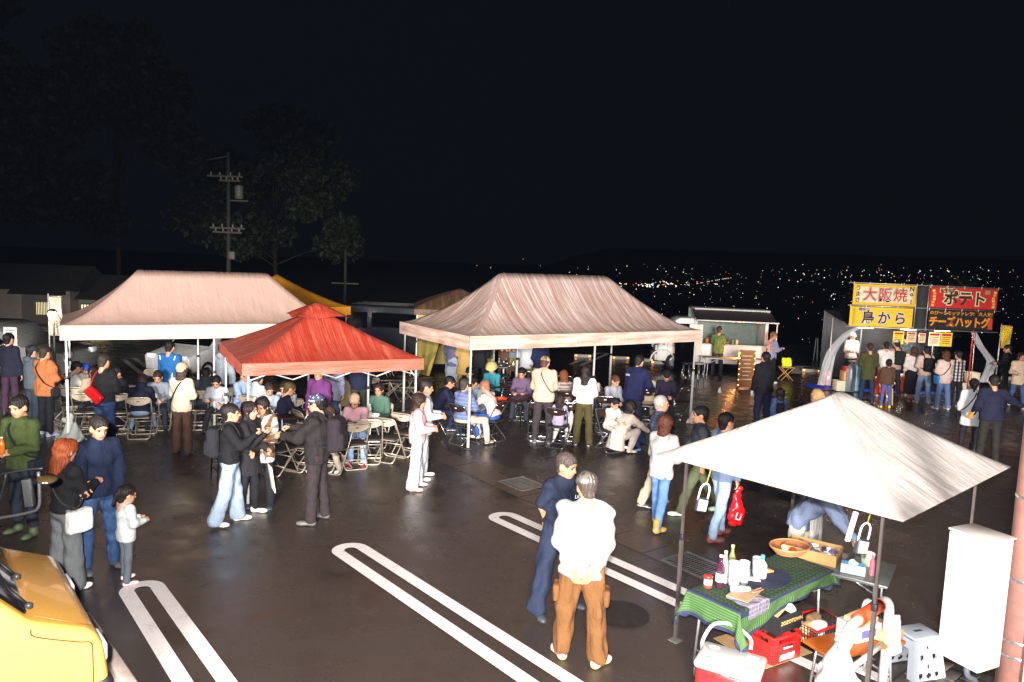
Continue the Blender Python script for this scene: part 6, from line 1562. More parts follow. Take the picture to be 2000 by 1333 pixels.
# folding step stool
def step_stool():
    q = np.array([3.80, 6.42]); r = empty('step_stool', (q[0], q[1], 0), rad(18)); tag(r, 'pale grey plastic step stool with round holes', 'stool'); G_ = plain('969ba4', .45, vary=.06)
    MB().box((0, 0, .385), (.31, .24, .03), bev=.01).build('top', G_, r)
    def leg(sy):
        bm = bmesh.new(); mb = MB(); nx, nz = 22, 26
        holes = [(-.09, .06, .026), (.0, .055, .03), (.09, .06, .026), (-.07, .22, .028), (.07, .22, .028), (0, .30, .02), (0, .14, .024)]
        vs, fs = [], []
        for i in range(nx + 1):
            for j in range(nz + 1):
                t = j / nz; w = .19 - .035 * t; vs.append((-w + 2 * w * i / nx, sy * (.175 - .065 * t), .37 * t))
        for i in range(nx):
            for j in range(nz):
                t = (j + .5) / nz; w = .19 - .035 * t; x = -w + 2 * w * (i + .5) / nx; z = .37 * t
                if any((x - a) ** 2 + (z - b_) ** 2 < c * c for a, b_, c in holes) or (abs(x) < .10 and z < .02): continue
                fs.append((i * (nz + 1) + j, (i + 1) * (nz + 1) + j, (i + 1) * (nz + 1) + j + 1, i * (nz + 1) + j + 1))
        mb.add(vs, fs, 0, True); mb.add([(x, y - sy * .012, z) for x, y, z in vs], fs, 0, True); mb.build('leg_panel', G_, r)
    leg(-1); leg(1)
    for sx in (-1, 1):
        mb = MB(); mb.add([(sx * .188, -.172, .0), (sx * .188, .172, 0), (sx * .158, .112, .37), (sx * .158, -.112, .37), (sx * .186, -.10, .0), (sx * .186, .10, 0), (sx * .164, .07, .28), (sx * .164, -.07, .28)], [(0, 4, 7, 3), (4, 0, 1, 5), (1, 2, 6, 5), (3, 7, 6, 2)]); mb.build('side_panel', G_, r)
    MB().box((0, 0, .4005), (.09, .03, .002)).build('grip_slot', plain('3a3c42', .6), r)
step_stool()
# things hanging from the white canopy
def hang_lamp(p, lab, s=1.0, tilt=.2):
    r = empty('work_lamp', p); tag(r, lab, 'lamp'); r.rotation_euler = (0, tilt, .3)
    MB().tube([(0, 0, .0), (.01, 0, .16 * s)], .004, 5).build('cord', plain('c9a02a', .5), r)
    MB().tube(smooth_path([(-.05, 0, -.16), (-.045, 0, -.04), (0, 0, 0), (.045, 0, -.04), (.05, 0, -.16)], 4), .008, 6).build('handle', plain('dcdce0', .4), r)
    MB().box((0, 0, -.20), (.11, .05, .13), bev=.012).build('housing', plain('2a2c34', .5), r); MB().box((0, -.027, -.20), (.085, .006, .10), bev=.002).build('lens', plain('cfd4d8', .15), r)
hang_lamp(at_depth(1380, 945, 6.6), 'work lamp with a white handle hung at the left canopy leg')
hang_lamp(at_depth(1694, 1022, 5.9), 'work lamp hung inside the front canopy corner')
q = at_depth(1672, 1000, 6.0); o = MB().box((0, 0, -.13), (.045, .025, .26), bev=.008).build('strip_lamp', plain('d8d2d8', .35)); o.location = tuple(q); o.rotation_euler = (0, .25, .3); tag(o, 'white strip lamp hung from the canopy edge beside the work lamp', 'lamp')
# brown column with a white cabinet, straps and conduit
def column():
    q = at_depth(2000, 1170, 4.5); r = empty('steel_column', (q[0], q[1], 0)); tag(r, 'reddish brown steel column with straps and a white conduit', 'column')
    MB().tube([(0, 0, 0), (0, 0, 4.2)], .105, 24).build('pipe', plain('684840', .5, vary=.15, bump=.15), r)
    MB().tube([(-.03, -.135, 0), (-.03, -.135, 4.2)], .022, 12).build('conduit', plain('a3a190', .4), r)
    for z in (1.22, 1.32, 1.72, 2.25): MB().lathe([(.107, 0), (.1085, .004), (.1085, .016), (.107, .02)], (0, 0, z), 24, capb=False, capt=False).build('strap', STEEL_K, r)
    p = at_depth(1906, 1165, 4.32); c = empty('switch_cabinet', (p[0], p[1], 0), rad(25)); tag(c, 'white steel switch cabinet strapped to the brown column', 'cabinet')
    WC = plain('a3a19d', .35, vary=.03, coat=.2)
    MB().box((0, 0, 1.67), (.20, .25, .80), bev=.006).build('case', WC, c); MB().box((-.110, 0, 1.67), (.018, .255, .79), bev=.005).build('door', WC, c); MB().box((-.006, 0, 2.078), (.236, .268, .014), bev=.004).build('top_cover', plain('8f8983', .4), c)
    for z in (1.4, 1.95): MB().box((-.1215, -.120, z), (.010, .014, .07), bev=.003).build('hinge', WC, c)
    MB().box((-.1225, .09, 1.64), (.008, .016, .06), bev=.003).build('latch', plain('a8a8a6', .3, .6), c)
    for z in (1.30, 2.03): MB().box((.135, .02, z), (.09, .05, .05), bev=.008).build('bracket', plain('8e5c4a', .5), c)
    MB().tube(smooth_path([(.02, .02, 1.265), (.03, .02, 1.16), (.12, .03, 1.10), (.2, .06, 1.04)], 5), .018, 8).build('cable', plain('3a4046', .5), c)
column()
# ------------------------------------------------------------------ everyone at the festival
def H(px, py, h): q = G(px, py, h); return np.array([q[0], q[1], 0.0])
WS = ('e6e4e0', 'e8e6e2'); BS = ('1a1a1c', '2a2a2a'); GS = ('5a5c60', 'c8c8c8'); WB_ = ('e6e4e0', '2a2a2a')
BKH = '120d0b'
def J_(c, **k): return dict(c=c, **k)
NV, BK, DKG = '1c2440', '17171b', '3a3c42'
# left edge group
person(G(22, 812), 12, 1.72, 'stand', J_('1b1c2c', n='jacket', loose=.03, hem=.12), J_('3c2638'), ('short', BKH), BS, 'person in a dark jacket and plum trousers before the silver car')
a = person(G(66, 838), 25, 1.63, 'hold', J_('4a545c', n='hooded_jacket', hood=True, loose=.03), J_('2d3a44'), ('short', BKH, 'cap', '2a3038'), BS, 'person in a grey hooded jacket and dark cap beside the rust vest')
person(G(92, 850), 20, 1.68, 'hold', J_('a8643c', n='vest', loose=.045, hem=.16, fold=.012), J_('17191f', loose=.02), ('short', '2a2018'), ('8a9ab0', 'e8e8e8'), 'person in a puffy rust brown vest beside the canopy leg', bulk=1.1); crossbag(PEOPLE[-1], 1, '24242a', '1a1a1e', 'dark pouch on a strap across the rust vest', size=(.09, .03, .08))
i = person(G(48, 1044), 190, 1.73, 'hold', J_('3c4824', n='jacket', loose=.035, hem=.10, fold=.010), J_('232a34', loose=.02, end=.8), ('short', BKH), ('4a5a3a', '3a4630', 'boot'), 'man in an olive bomber jacket and green rubber boots', bulk=1.05); crossbag(i, -1, '1c2230', '14161c', 'dark pouch on a strap across the olive jacket', size=(.10, .04, .12), front=.05)
bottle(hand_pos(i, 0), 'c86a2a', 'orange drink bottle held by the man in the olive jacket', h=.2, alpha=.9)
i = person(G(132, 1150), 25, 1.60, 'phone', J_('131316', n='sweater', loose=.028, hem=.03, under='e8e6e4'), J_('5e6162', wide=.055, loose=.03, n='wide_jeans'), ('long', '6e300e'), WS, 'woman with copper hair in a black sweater and grey wide jeans'); crossbag(i, 1, 'd8d2cc', '2a2622', 'white shoulder bag of the woman with copper hair', size=(.13, .05, .12), zoff=-.10)
i = person(G(196, 1112), 130, 1.74, 'reach', J_('141d34', n='sweater', loose=.028), J_(('2c4468', 'denim', '4a6894'), loose=.02), ('short', '1c1614'), ('4c5058', '3a3c40'), 'man in a navy sweater and blue jeans beside the girl in white', adj=dict(lean=3, arms=((2, 8, 14, -4), (38, 18, 62, 12))))
person(G(248, 1138), 40, 1.10, 'hold', J_(('c2c6c4', 'print', 'aab4ae'), n='coat', loose=.05, hem=.16), J_('5a6068', loose=.02), ('tied', BKH), ('e8dcd8', 'd0605a'), 'little girl with braided hair in a puffy white coat', cat='person')
# around the beige canopy
i = person(G(206, 888), 12, 1.74, 'hold', J_('15161a', n='sweater', loose=.03), J_(('26365c', 'denim', '3c5488'), loose=.035), ('short', '2a2420'), ('b02a20', 'e0d8d0'), 'man in a black top with a red waist bag on his back')
us_ = i['us']; c_ = i['pel'] + us_ * .10 - i['fw'] * .20
V, Q = implicit([rbox((0, 0, 0), (.16, .055, .09), .04)], .014, folds=.005); R2 = np.array(Matrix.Rotation(rad(38), 3, 'Y'))
r = empty('waist_bag', (i['p'][0], i['p'][1], 0), -rad(12)); tag(r, 'glossy red waist bag worn across the back of the man in black', 'bag'); link('bag_body', np_mesh('bag', V @ R2.T + c_ + np.array([-.02, 0, .02]), Q, [plain('b8141a', .25, coat=.4, bump=.3)]), r)
MB().tube(smooth_path([c_ + [-.14, .03, .11], c_ + [-.10, .10, .34], i['nb'] + [-.06, .02, .05]], 5), .014, 6).build('strap', cloth('8a1014'), r)
i = person(G(356, 886), 10, 1.60, 'hold', J_(('c8bca4', 'print', 'a8aa94'), n='knit_sweater', loose=.04, hem=.12), J_('4a3428', loose=.03, wide=.02), ('bob', '3a2a20', 'beanie', 'c4ab84'), ('3a302a', '4a4038'), 'woman in a cream knit sweater, tan beanie and brown trousers'); crossbag(i, -1, '26262c', '17171b', 'black sling bag of the woman in the cream knit', size=(.09, .035, .11), zoff=-.02)
i = person(H(331, 668, 1.70), 5, 1.70, 'hold', J_('1d5a96', n='rain_jacket', loose=.045, hem=.12), J_('1c1f30', loose=.03), ('short', BKH), BS, 'person in a bright blue rain jacket with reflective stripes')
for sx in (-1, 1):
    for dz, ln in ((-.02, .16), (.40, .09)):
        c_ = i['pel'] + i['us'] * (dz + .06); w_ = (.19 if dz < .2 else .235) * i['s']; MB().tube([c_ + np.array([sx * w_ * .62, -.155 if dz < .2 else -.09, -.06]), c_ + np.array([sx * w_ * .72, -.14 if dz < .2 else -.085, ln - .06])], .013, 6).build('reflective_stripe', plain('e4e8ec', .3), i['ob'])
def sit(px, py, seat_head, hd, h, pose, *a, **k):
    """seated person whose head top shows at (px, py), with the chair below"""
    p = H(px, py, seat_head * k.pop('zf', .89)); kind = k.pop('ck', 'B' if px < 830 else 'K'); lab = a[-1]
    short = ' '.join(lab.split(' seated')[0].split(' eating')[0].split(' bent')[0].split(' leaning')[0].split()[:11])
    f = np.array([math.sin(rad(hd)), math.cos(rad(hd)), 0]); chair(p + f * .05, hd, kind, ('beige' if kind == 'B' else 'black') + ' folding chair taken by the ' + short, GB if kind == 'B' else GK)
    return person(p, hd, h * .96, pose, *a, **k)
sit(157, 712, 1.22, 120, 1.42, 'sit', J_('cfcac2', n='sweatshirt', loose=.03), J_('2a3048'), ('short', BKH, 'cap', '2450b8'), WS, 'boy in a bright blue cap seated at the first table')
sit(272, 738, 1.30, -18, 1.62, 'sit2', J_('161c30', n='parka', loose=.04, hood=True), J_('8aa0b8', loose=.02), ('bob', '241814'), ('202024', 'e8e8e8'), 'woman in a dark parka and pale jeans seated with her back turned')
sit(243, 722, 1.30, 200, 1.66, 'sit', J_('20232e', n='jacket', loose=.03), J_('1c1f28'), ('short', BKH), BS, 'person in a black jacket seated across from the dark parka')
sit(130, 714, 1.28, 40, 1.6, 'sit', J_('c4c2bc', n='sweater', loose=.03), J_('30343c'), ('short', BKH), BS, 'person in a pale grey sweater seated behind the canopy leg')
sit(400, 728, 1.30, -14, 1.64, 'sit', J_('3a3e48', n='hoodie', loose=.04, hood=True), J_('2c3038'), ('short', BKH), BS, 'person in a slate hoodie seated beside the cream knit woman')
person(H(436, 672, 1.66), 15, 1.66, 'stand', J_('8d959e', n='hoodie', loose=.04, hood=True), J_('20242c'), ('short', BKH), BS, 'person in a light grey hoodie behind the canopy centre leg')
sit(466, 726, 1.30, 120, 1.62, 'sit', J_('8ea4c8', n='shirt', loose=.03), J_('7c90b4'), ('short', '2a1e18'), WS, 'person in a pale blue shirt seated left of the red canopy leg')
sit(494, 738, 1.28, 20, 1.60, 'sit', J_('a9bad6', n='hoodie', loose=.045, hood=True), J_('7c90b4'), ('short', '2a1e18'), WS, 'person in a sky blue hoodie seated behind the red canopy leg')
# in front of and under the red canopy
i = person(G(450, 1024), 75, 1.62, 'drink', J_('121215', n='sweater', loose=.03, hem=.04), J_(('8494aa', 'denim', '9aa8b8'), wide=.045, loose=.03, n='wide_jeans'), ('short', '1a1210'), WS, 'young person in a black sweater and very pale wide jeans', adj=dict(legs=((8, 5, 4), (-8, 5, 10)))); backpack(i, '1b1b20', 'black backpack on the person in very pale jeans')
person(G(486, 1006), 100, 1.58, 'drink', J_('1d1b1e', n='cardigan', loose=.04, hem=.30, flare=.03), J_('17171b', loose=.02), ('bob', '1c1412'), WS, 'person in a long black cardigan drinking beside the plaid shirt')
q = hand_pos(PEOPLE[-1], 0); o = MB().box((0, 0, -.2), (.015, .26, .36), bev=.006).build('tote_bag', cloth('e4dccb')); o.location = (q[0] + .02, q[1] - .14, q[2] - .12); o.rotation_euler = (0, -.15, .5); tag(o, 'flat cream tote bag beside the very pale jeans', 'bag')
person(G(512, 990), 185, 1.58, 'phone', J_(('d8d0c4', 'plaid', '6a4a34', '4a3428'), n='plaid_shirt', loose=.045, hem=.18, under='e2e0dc'), J_('17181b', loose=.02), ('long', '1c1412'), ('28343c', 'a8d0d8'), 'woman in a brown and white plaid overshirt looking at her phone')
i = person(G(618, 1020), 275, 1.74, 'hold', J_('201c1c', n='jacket', loose=.045, hem=.12, fold=.012), J_('2a2224', loose=.035), ('short', BKH, 'cap', ('3a3a52', 'print', 'b8b4c4')), ('5a5654', '4a4644'), 'man in a black jacket and speckled cap holding a phone up', bulk=1.08, adj=dict(arms=((40, 14, 92, -14), (44, 14, 95, -14)), head=(12, 0))); backpack(i, '221c22', 'large black backpack on the man in the speckled cap', 1.1)
r = empty('phone', hand_pos(i, 1, .12), rad(10)); tag(r, 'phone held up by the man in the speckled cap', 'phone'); MB().box((0, 0, .03), (.012, .075, .15), bev=.005).build('case', BLK, r); MB().box((.007, 0, .03), (.003, .068, .14)).build('screen', plain('a8b8c4', .1), r)
sit(545, 756, 1.30, 60, 1.66, 'sit', J_('1a1a34', n='sweatshirt', loose=.03), J_('20242c'), ('short', '4a3a1c'), BS, 'person in a midnight navy sweatshirt seated under the red canopy')
sit(565, 748, 1.28, 190, 1.6, 'sit', J_(('b4b8bc', 'print', '5a6068'), n='shirt', loose=.03), J_('30343c'), ('short', BKH), BS, 'person in a pale printed shirt seated facing the red canopy front')
sit(598, 762, 1.30, 50, 1.6, 'sit2', J_('3a343c', n='cardigan', loose=.035), J_('23232b'), ('long', '2a1a14'), BS, 'woman in a charcoal cardigan seated with her hair down her back')
sit(612, 790, 1.24, 30, 1.55, 'sit', J_('4a4658', n='jacket', loose=.03), J_('23232b'), ('bob', '1c1616', 'cap', ('26263c', 'print', '9a9ab8')), BS, 'person in a printed bandana bent over the meal table')
sit(642, 763, 1.22, 170, 1.46, 'sit', J_('28344e', n='hoodie', loose=.035, hood=True), J_('3a4a64'), ('short', '6a4426'), WS, 'boy in a navy hoodie seated at the meal table')
sit(660, 802, 1.16, 200, 1.50, 'sit2', J_('c4a898', n='sweater', loose=.03), J_('c4b4a4'), ('short', '4a3424'), WS, 'small person in a blush sweater leaning over the red tray')
sit(701, 766, 1.34, 184, 1.64, 'sit2', J_('c2939c', n='cardigan', loose=.04), J_(('7f9cc0', 'denim', 'a6bcd6'), loose=.025), ('bob', '2a1e18', 'beanie', 'c2a184'), ('b81c20', 'c8302c'), 'woman in a dusty pink cardigan and tan beanie eating', adj=dict(legs=((74, 16, 60), (80, -6, 76))))
person(H(624, 716, 1.62), 200, 1.62, 'stand', J_('5a2a5e', n='sweater', loose=.04), J_('26262c'), ('short', BKH), BS, 'person in a purple sweater standing behind the red canopy')
person(H(648, 690, 1.68), 5, 1.68, 'stand', J_('84869e', n='shirt', loose=.04, hem=.2), J_('3a3c48'), ('short', BKH), BS, 'person in a lavender grey shirt standing behind the red canopy')
i = person(H(672, 682, 1.66), 8, 1.66, 'hold', J_('7c6a4c', n='coat', loose=.05, hem=.45, flare=.06), J_('4a4034'), ('bob', '2a1e18'), BS, 'person in a long khaki coat standing behind the red canopy'); crossbag(i, 1, '3a2a20', '2a1c14', 'brown shoulder bag on the khaki coat', size=(.12, .04, .08), zoff=.02)
person(H(702, 680, 1.70), 350, 1.70, 'stand', J_('1a2238', n='sweater', loose=.03), J_('3a3c34'), ('short', BKH), BS, 'person in a dark navy sweater beside the khaki coat')
# pink girl and her companion
person(G(812, 955), 82, 1.52, 'hold', J_('d6a8ac', n='sweater', loose=.05, hem=.10), J_(('d2d2d2', 'check', '8f9298'), wide=.05, loose=.03), ('bob', '2a1a14'), ('e4dcd4', 'c8a088'), 'girl in a pink sweater and white checked wide trousers')
person(G(826, 935), 80, 1.64, 'hold', J_('c2c4c8', n='hoodie', loose=.04, hood=True, hem=.15), J_('b4b6bc', loose=.02), ('short', '1c1412'), WS, 'person in a pale grey hoodie close behind the pink sweater')
# streaked canopy
sit(853, 740, 1.30, 85, 1.68, 'sit2', J_('222640', n='jacket', loose=.035), J_('1e2a44'), ('short', '16100e'), ('24283a', 'e0e0e0'), 'man in a navy jacket seated sideways left of the streaked canopy leg')
sit(905, 752, 1.32, 40, 1.72, 'sit3', J_(('5c6890', 'stripe', '6d789c'), n='sweater', loose=.04), J_('c2b2a0', loose=.025), ('short', '3a342e'), ('8a6a50', 'e8e4dc'), 'man in a slate blue sweater and beige trousers seated behind the canopy leg', bulk=1.08, adj=dict(legs=((84, -4, 60), (86, 30, 92))))
sit(968, 748, 1.32, 300, 1.62, 'sit2', J_(('d2beb2', 'vstripe', 'a4847c'), n='blouse', loose=.035), J_(('2c4c94', 'denim', '3e60a8'), loose=.025), ('short', '8a5a44'), ('d8d2cc', 'e2e0da'), 'woman in a pinkish striped blouse and bright blue jeans eating')
sit(966, 712, 1.30, 200, 1.6, 'sit', J_('2f7d8c', n='shirt', loose=.03), J_('2c3038'), ('short', BKH, 'hat', 'b4a66a'), BS, 'person in a straw coloured hat and teal shirt seated at the far table')
sit(915, 722, 1.30, 170, 1.66, 'sit', J_('17191f', n='jacket', loose=.03), J_('1c1f28'), ('short', BKH), BS, 'person in black seated at the far side of the near table')
i = person(G(1058, 866), 8, 1.74, 'phone', J_('cbab93', n='sweatshirt', loose=.05, hem=.10), J_('3a3436', loose=.03), ('short', '4a3020', 'cap', 'b39872'), GS, 'man in a loose beige sweatshirt and backward tan cap', bulk=1.08, adj=dict(head=(14, 15))); crossbag(i, 1, '1c1a1c', '17171b', 'black sling bag of the man in the beige sweatshirt', size=(.09, .03, .1), zoff=.0)
sit(1105, 730, 1.30, 350, 1.6, 'sit', J_(('7a6a68', 'stripe', 'a89890'), n='sweater', loose=.035), J_('3a3438'), ('bob', '6a3a1c'), BS, 'woman with chestnut hair in a striped sweater seated at the middle table')
person(G(1137, 870), 15, 1.60, 'phone', J_('dad7d4', n='blouse', loose=.05, hem=.02), J_('4a4226', loose=.035, wide=.015), ('long', '1a1210'), ('3a3634', 'e0ddd8'), 'woman in a white blouse and olive trousers with her back turned')
sit(1092, 776, 1.12, 20, 1.2, 'sit', J_('a79cc0', n='hoodie', loose=.035), J_('b4aec8'), ('long', '241a16'), WS, 'child in a lavender hoodie seated beside the umbrellas')
i = person(G(1232, 862), 40, 1.78, 'lean', J_('171c3e', n='sweatshirt', loose=.045, hem=.10), J_('1c2238', loose=.025), ('short', '17100e'), BS, 'big man in a navy sweatshirt bending towards the crouching woman', bulk=1.15, adj=dict(lean=14, arms=((16, 16, 30, 0), (20, 14, 60, -8)))); 
text_obj('lettering', '2525', .05, plain('e4e0dc', .6), i['ob'], tuple(i['che'] - i['fw'] * .205 + np.array([-.09, 0, .02])), (PI / 2 - rad(10), 0, 0))
person(G(1204, 884), 60, 1.58, 'kneel', J_('b8a89c', n='dress', loose=.05, hem=.30, flare=.05), J_('a89a90', loose=.03), ('bob', '1c1614'), ('b4a090', 'd8d0c8'), 'woman in a long greige dress crouching and reaching to the child shoe', hand='rest')
person(G(1252, 878), 250, 1.12, 'squat', J_('1a2444', n='jacket', loose=.03), J_('1e2c54', loose=.02), ('bob', '2a1a12'), ('3a90d8', 'a8d8f0'), 'child in navy with bright blue shoes squatting beside the dress')
sit(1192, 736, 1.32, 150, 1.66, 'sit', J_('8f8f98', n='shirt', loose=.035), J_('3a4250'), ('short', '4a2a1c'), BS, 'person in a grey shirt seated behind the canopy centre leg')
sit(1192, 782, 1.12, 150, 1.3, 'sit', J_('c9c2b4', n='sweater', loose=.03), J_('c4bcae'), ('short', BKH), WS, 'child in a cream sweater seated behind the crouching woman')
sit(1266, 728, 1.32, 5, 1.62, 'sit', J_('b39d84', n='vest', loose=.04), J_('8a7864'), ('long', '3a2016'), BS, 'woman in a beige vest seated with her back turned')
sit(1302, 726, 1.34, 190, 1.70, 'sit', J_('221c30', n='jacket', loose=.035), J_('23232b'), ('short', BKH, 'cap', '1c1a22'), BS, 'person in a dark cap and plum jacket seated beside the beige vest')
i = person(G(1278, 988), 85, 1.70, 'stand', J_(('3f4862', 'check', '5a637c'), n='denim_shirt', loose=.04, hem=.14), J_('b09c80', loose=.035), ('thin', '8a8480'), ('2a2a2c', 'e2e0dc'), 'grey haired man in a dark denim shirt and beige trousers', adj=dict(legs=((10, 5, 6), (-12, 5, 12))))
i = person(G(1284, 1030), 50, 1.60, 'walkhold', J_('a8a4a2', n='sweatshirt', loose=.055, hem=.14), J_(('4a6a9c', 'denim', '6d8cb8'), loose=.02), ('bob', '4a2410'), ('a8823c', 'b09a6c', 'boot'), 'woman in a pale sweatshirt and jeans with tan work boots', adj=dict(legs=((16, 8, 8), (-14, 8, 6))))
i = person(G(1402, 1052), 70, 1.72, 'stand', J_('5c6a84', n='jacket', loose=.04, hem=.12), J_(('7c90ac', 'denim', 'a4b4c8'), loose=.02), ('short', BKH), ('6a3a30', 'a84830'), 'person in a slate blue jacket and faded jeans carrying the red bag', adj=dict(legs=((12, 4, 6), (-10, 4, 8))))
hp_ = hand_pos(i, 1, .10); r = empty('shopping_bag', (hp_[0], hp_[1], hp_[2]), .3); tag(r, 'bright red plastic bag carried by the person in faded jeans', 'bag')
V, Q = implicit([ell((0, 0, -.38), (.12, .07, .16)), cone((0, 0, -.06), (0, 0, -.30), .03, .10, .02, .06), ell((.05, 0, -.03), (.05, .03, .03))], .015, k=.03, folds=.012); link('bag_body', np_mesh('bag', V, Q, [plain('c8121a', .3, bump=.4)]), r)
text_obj('lettering', 'Li', .14, plain('e8e2e0', .5), r, (-.02, -.085, -.38), (PI / 2, .3, 0))
person(G(1362, 1005), 275, 1.66, 'walk', J_('2a2e34', n='jacket', loose=.035), J_('4a5038', loose=.03), ('short', BKH), ('b8e0b8', 'e8f4e8'), 'person in olive trousers and mint green shoes striding under the white canopy')
# front pair
person(G(1086, 1186), 150, 1.68, 'stand', J_('151c2e', n='tshirt', sleeve='short', loose=.04, hem=.16, fold=.015), J_('182034', loose=.045, wide=.02, fold=.016), ('short', '3a302c'), ('2c3036', '3a3e44'), 'man in a navy tee shirt and navy trousers with his hands behind him', skin='b07c5e', bulk=.98, adj=dict(lean=6, legs=((4, 10, 3), (10, 20, 4)), arms=((-18, 10, -22, -26), (-18, 10, -22, -26)), head=(8, -20)))
i = PEOPLE[-1]; text_obj('lettering', 'Lily', .055, plain('d8d8dc', .6), i['ob'], tuple(i['che'] + i['fw'] * .168 + np.array([-.07, 0, .03])), (PI / 2, 0, PI))
i = person(G(1128, 1292), 8, 1.75, 'back', J_('8f8d8b', n='long_sleeved_shirt', loose=.045, hem=.13, fold=.013, flare=.01), J_('5c3c1e', loose=.038, wide=.015, fold=.014, end=.93), ('short', '3a302c', 'cap', ('5a544c', 'camo', '7c746a', '3a352f')), ('c8b09c', 'b8a04a'), 'man in a loose white long sleeved shirt and brown cargo trousers', skin='b5805f', bulk=1.0, adj=dict(head=(10, -25), legs=((4, 6, 4), (-4, 8, 2))), foot=(-20, 30))
for sx in (-1, 1):
    hx = i['J'][0 if sx < 0 else 1]; k = (hx[0] + hx[1]) / 2; V, Q = implicit([rbox((0, 0, 0), (.03, .075, .085), .022)], .013, folds=.004); link('cargo_pocket', np_mesh('pocket', V + k + np.array([sx * .112, -.01, -.06]), Q, [cloth('5c3c1e')]), i['ob'])
    kk = hx[2]; MB().lathe([(.062, -.02), (.065, .0), (.065, .03), (.06, .045)], tuple(kk), 14, capb=False, capt=False).build('sock', cloth('b03a34'), i['ob'])
# vendor leaning over the box
i = person((3.30, 8.0), 128, 1.62, 'lean', J_('5c677e', n='sweatshirt', loose=.035), J_('b8ad9c', loose=.03), ('bob', '2a1c16'), WS, 'vendor in a grey blue sweatshirt and white apron reaching into the cardboard box', adj=dict(lean=40, arms=((20, 8, 40, -20), (40, 4, 52, 8))), hand='flat')
ap = MB(); ap.grid(lambda u, v: (-.24 + .48 * u, .17 + .04 * math.sin(PI * u) + .03 * math.sin(u * 9) * v, .95 - .62 * v), 12, 10); ap.build('apron', cloth('a8a4a0'), i['ob'])
# right side, around the truck and the stall
i = person(G(1485, 838), 340, 1.76, 'stand', J_('17171c', n='jacket', loose=.05, hem=.14), J_('1a2038', loose=.03), ('short', BKH), BS, 'broad man in a black jacket walking to the food truck', bulk=1.15)
cup(hand_pos(i, 0, .06) - np.array([.03, .05, .08]), 'c8c4d0', .033, .12, 'drink can held by the broad man in black', 'drink_can', 'can')
i = person(H(1525, 757, 1.22), 10, 1.22, 'stand', J_(('3c4a72', 'denim', '55648a'), n='denim_vest', loose=.035), J_('9a7c94', loose=.02), ('bob', '1c1410'), WS, 'girl in a denim vest walking beside the broad man in black'); backpack(i, '1a1a1f', 'small black backpack on the girl in the denim vest', .8)
person(H(1597, 762, 1.62), 330, 1.62, 'stand', J_('8a7a6c', n='sweater', loose=.04), J_('3a4258'), ('tied', 'b08a5c'), WS, 'woman with tied blond hair half hidden by the white canopy peak')
person(G(1503, 748), 80, 1.66, 'phone', J_('7d7f98', n='shirt', loose=.04, hem=.14), J_('15151a', loose=.03), ('short', '6a4a34'), WS, 'person in a lavender grey shirt using a phone beside the food truck')
person(on_truck(1.95, -.75, 0), 20, 1.68, 'hold', J_('56703c', n='tshirt', sleeve='short', loose=.05, hem=.16), J_('2c3034', loose=.03), ('short', '3a2a20'), BS, 'person in a green tee shirt standing at the food truck counter')
i = person(G(1690, 788), 15, 1.70, 'hold', J_('3c3c20', n='coat', loose=.05, hem=.25), J_('1c2a44', loose=.02), ('short', '2a2018'), BS, 'person in an olive brown coat queueing at the stall')
i = person(G(1742, 776), 355, 1.72, 'hold', J_('9a7c70', n='jacket', loose=.04), J_('20242c'), ('short', BKH, 'cap', 'c8c2b8'), BS, 'person in a dusty pink jacket queueing behind the olive coat'); backpack(i, '17201e', 'dark green backpack on the dusty pink jacket')
person(G(1722, 776), 20, 1.66, 'hold', J_('c8c0bc', n='sweater', loose=.04), J_('c84a30', loose=.03), ('short', BKH), WS, 'person in orange red trousers between the two queueing adults')
i = person(G(1728, 797), 8, 1.36, 'stand', J_('4c3628', n='jacket', loose=.04, hem=.12), J_(('3a4e84', 'denim', '5068a0'), loose=.02), ('short', BKH), ('d8c02a', 'e0d050'), 'child in a brown jacket and jeans with yellow shoes')
umbrella(tuple(hand_pos(i, 1, .05)), tuple(hand_pos(i, 1, .05) + np.array([.03, -.05, -.58])), 'c2a05a', 'straw coloured furled umbrella held by the child in yellow shoes', .02)
person(G(1776, 783), 5, 1.58, 'stand', J_('c0b4ae', n='blouse', loose=.035, hem=.0), J_('15161c', kind='skirt', len=.72, n='pinafore_skirt'), ('bob', '3a2218'), BS, 'woman in a black pinafore over a pale blouse at the stall')
i = person(G(1800, 788), 3, 1.64, 'hold', J_('b89e96', n='sweater', loose=.04), J_(('7a8cac', 'denim', '98a8c0'), loose=.03, wide=.01), ('short', BKH), ('b8a8a4', 'd8d0cc'), 'person in a dusty rose sweater and light jeans at the stall'); backpack(i, '121216', 'black backpack on the dusty rose sweater')
i = person(G(1838, 800), 352, 1.62, 'hold', J_('c6aca2', n='blouse', loose=.06, hem=.16), J_(('566c94', 'denim', '7084a8'), loose=.03, wide=.015), ('bob', '4a2416'), ('c8c0bc', 'd8d4d0'), 'woman in a loose pale pink blouse and blue jeans at the stall'); crossbag(i, -1, '2f80c0', '221c20', 'blue shoulder bag on the loose pale pink blouse', size=(.10, .03, .12), zoff=-.06)
person(G(1862, 796), 350, 1.60, 'hold', J_(('b8b0ac', 'plaid', '2a2a30', '1c1c22'), n='plaid_shirt', loose=.04, hem=.14), J_('15151a', loose=.04, wide=.02), ('short', BKH), ('c8b8ac', 'e0d8d0'), 'person in a black and white plaid shirt at the stall')
person((S(1812, 700)[0], SY + 1.35), 180, 1.66, 'hold', J_('2a3438', n='shirt', loose=.03), J_('20242c'), ('short', BKH), BS, 'stall vendor in a dark shirt behind the counter')
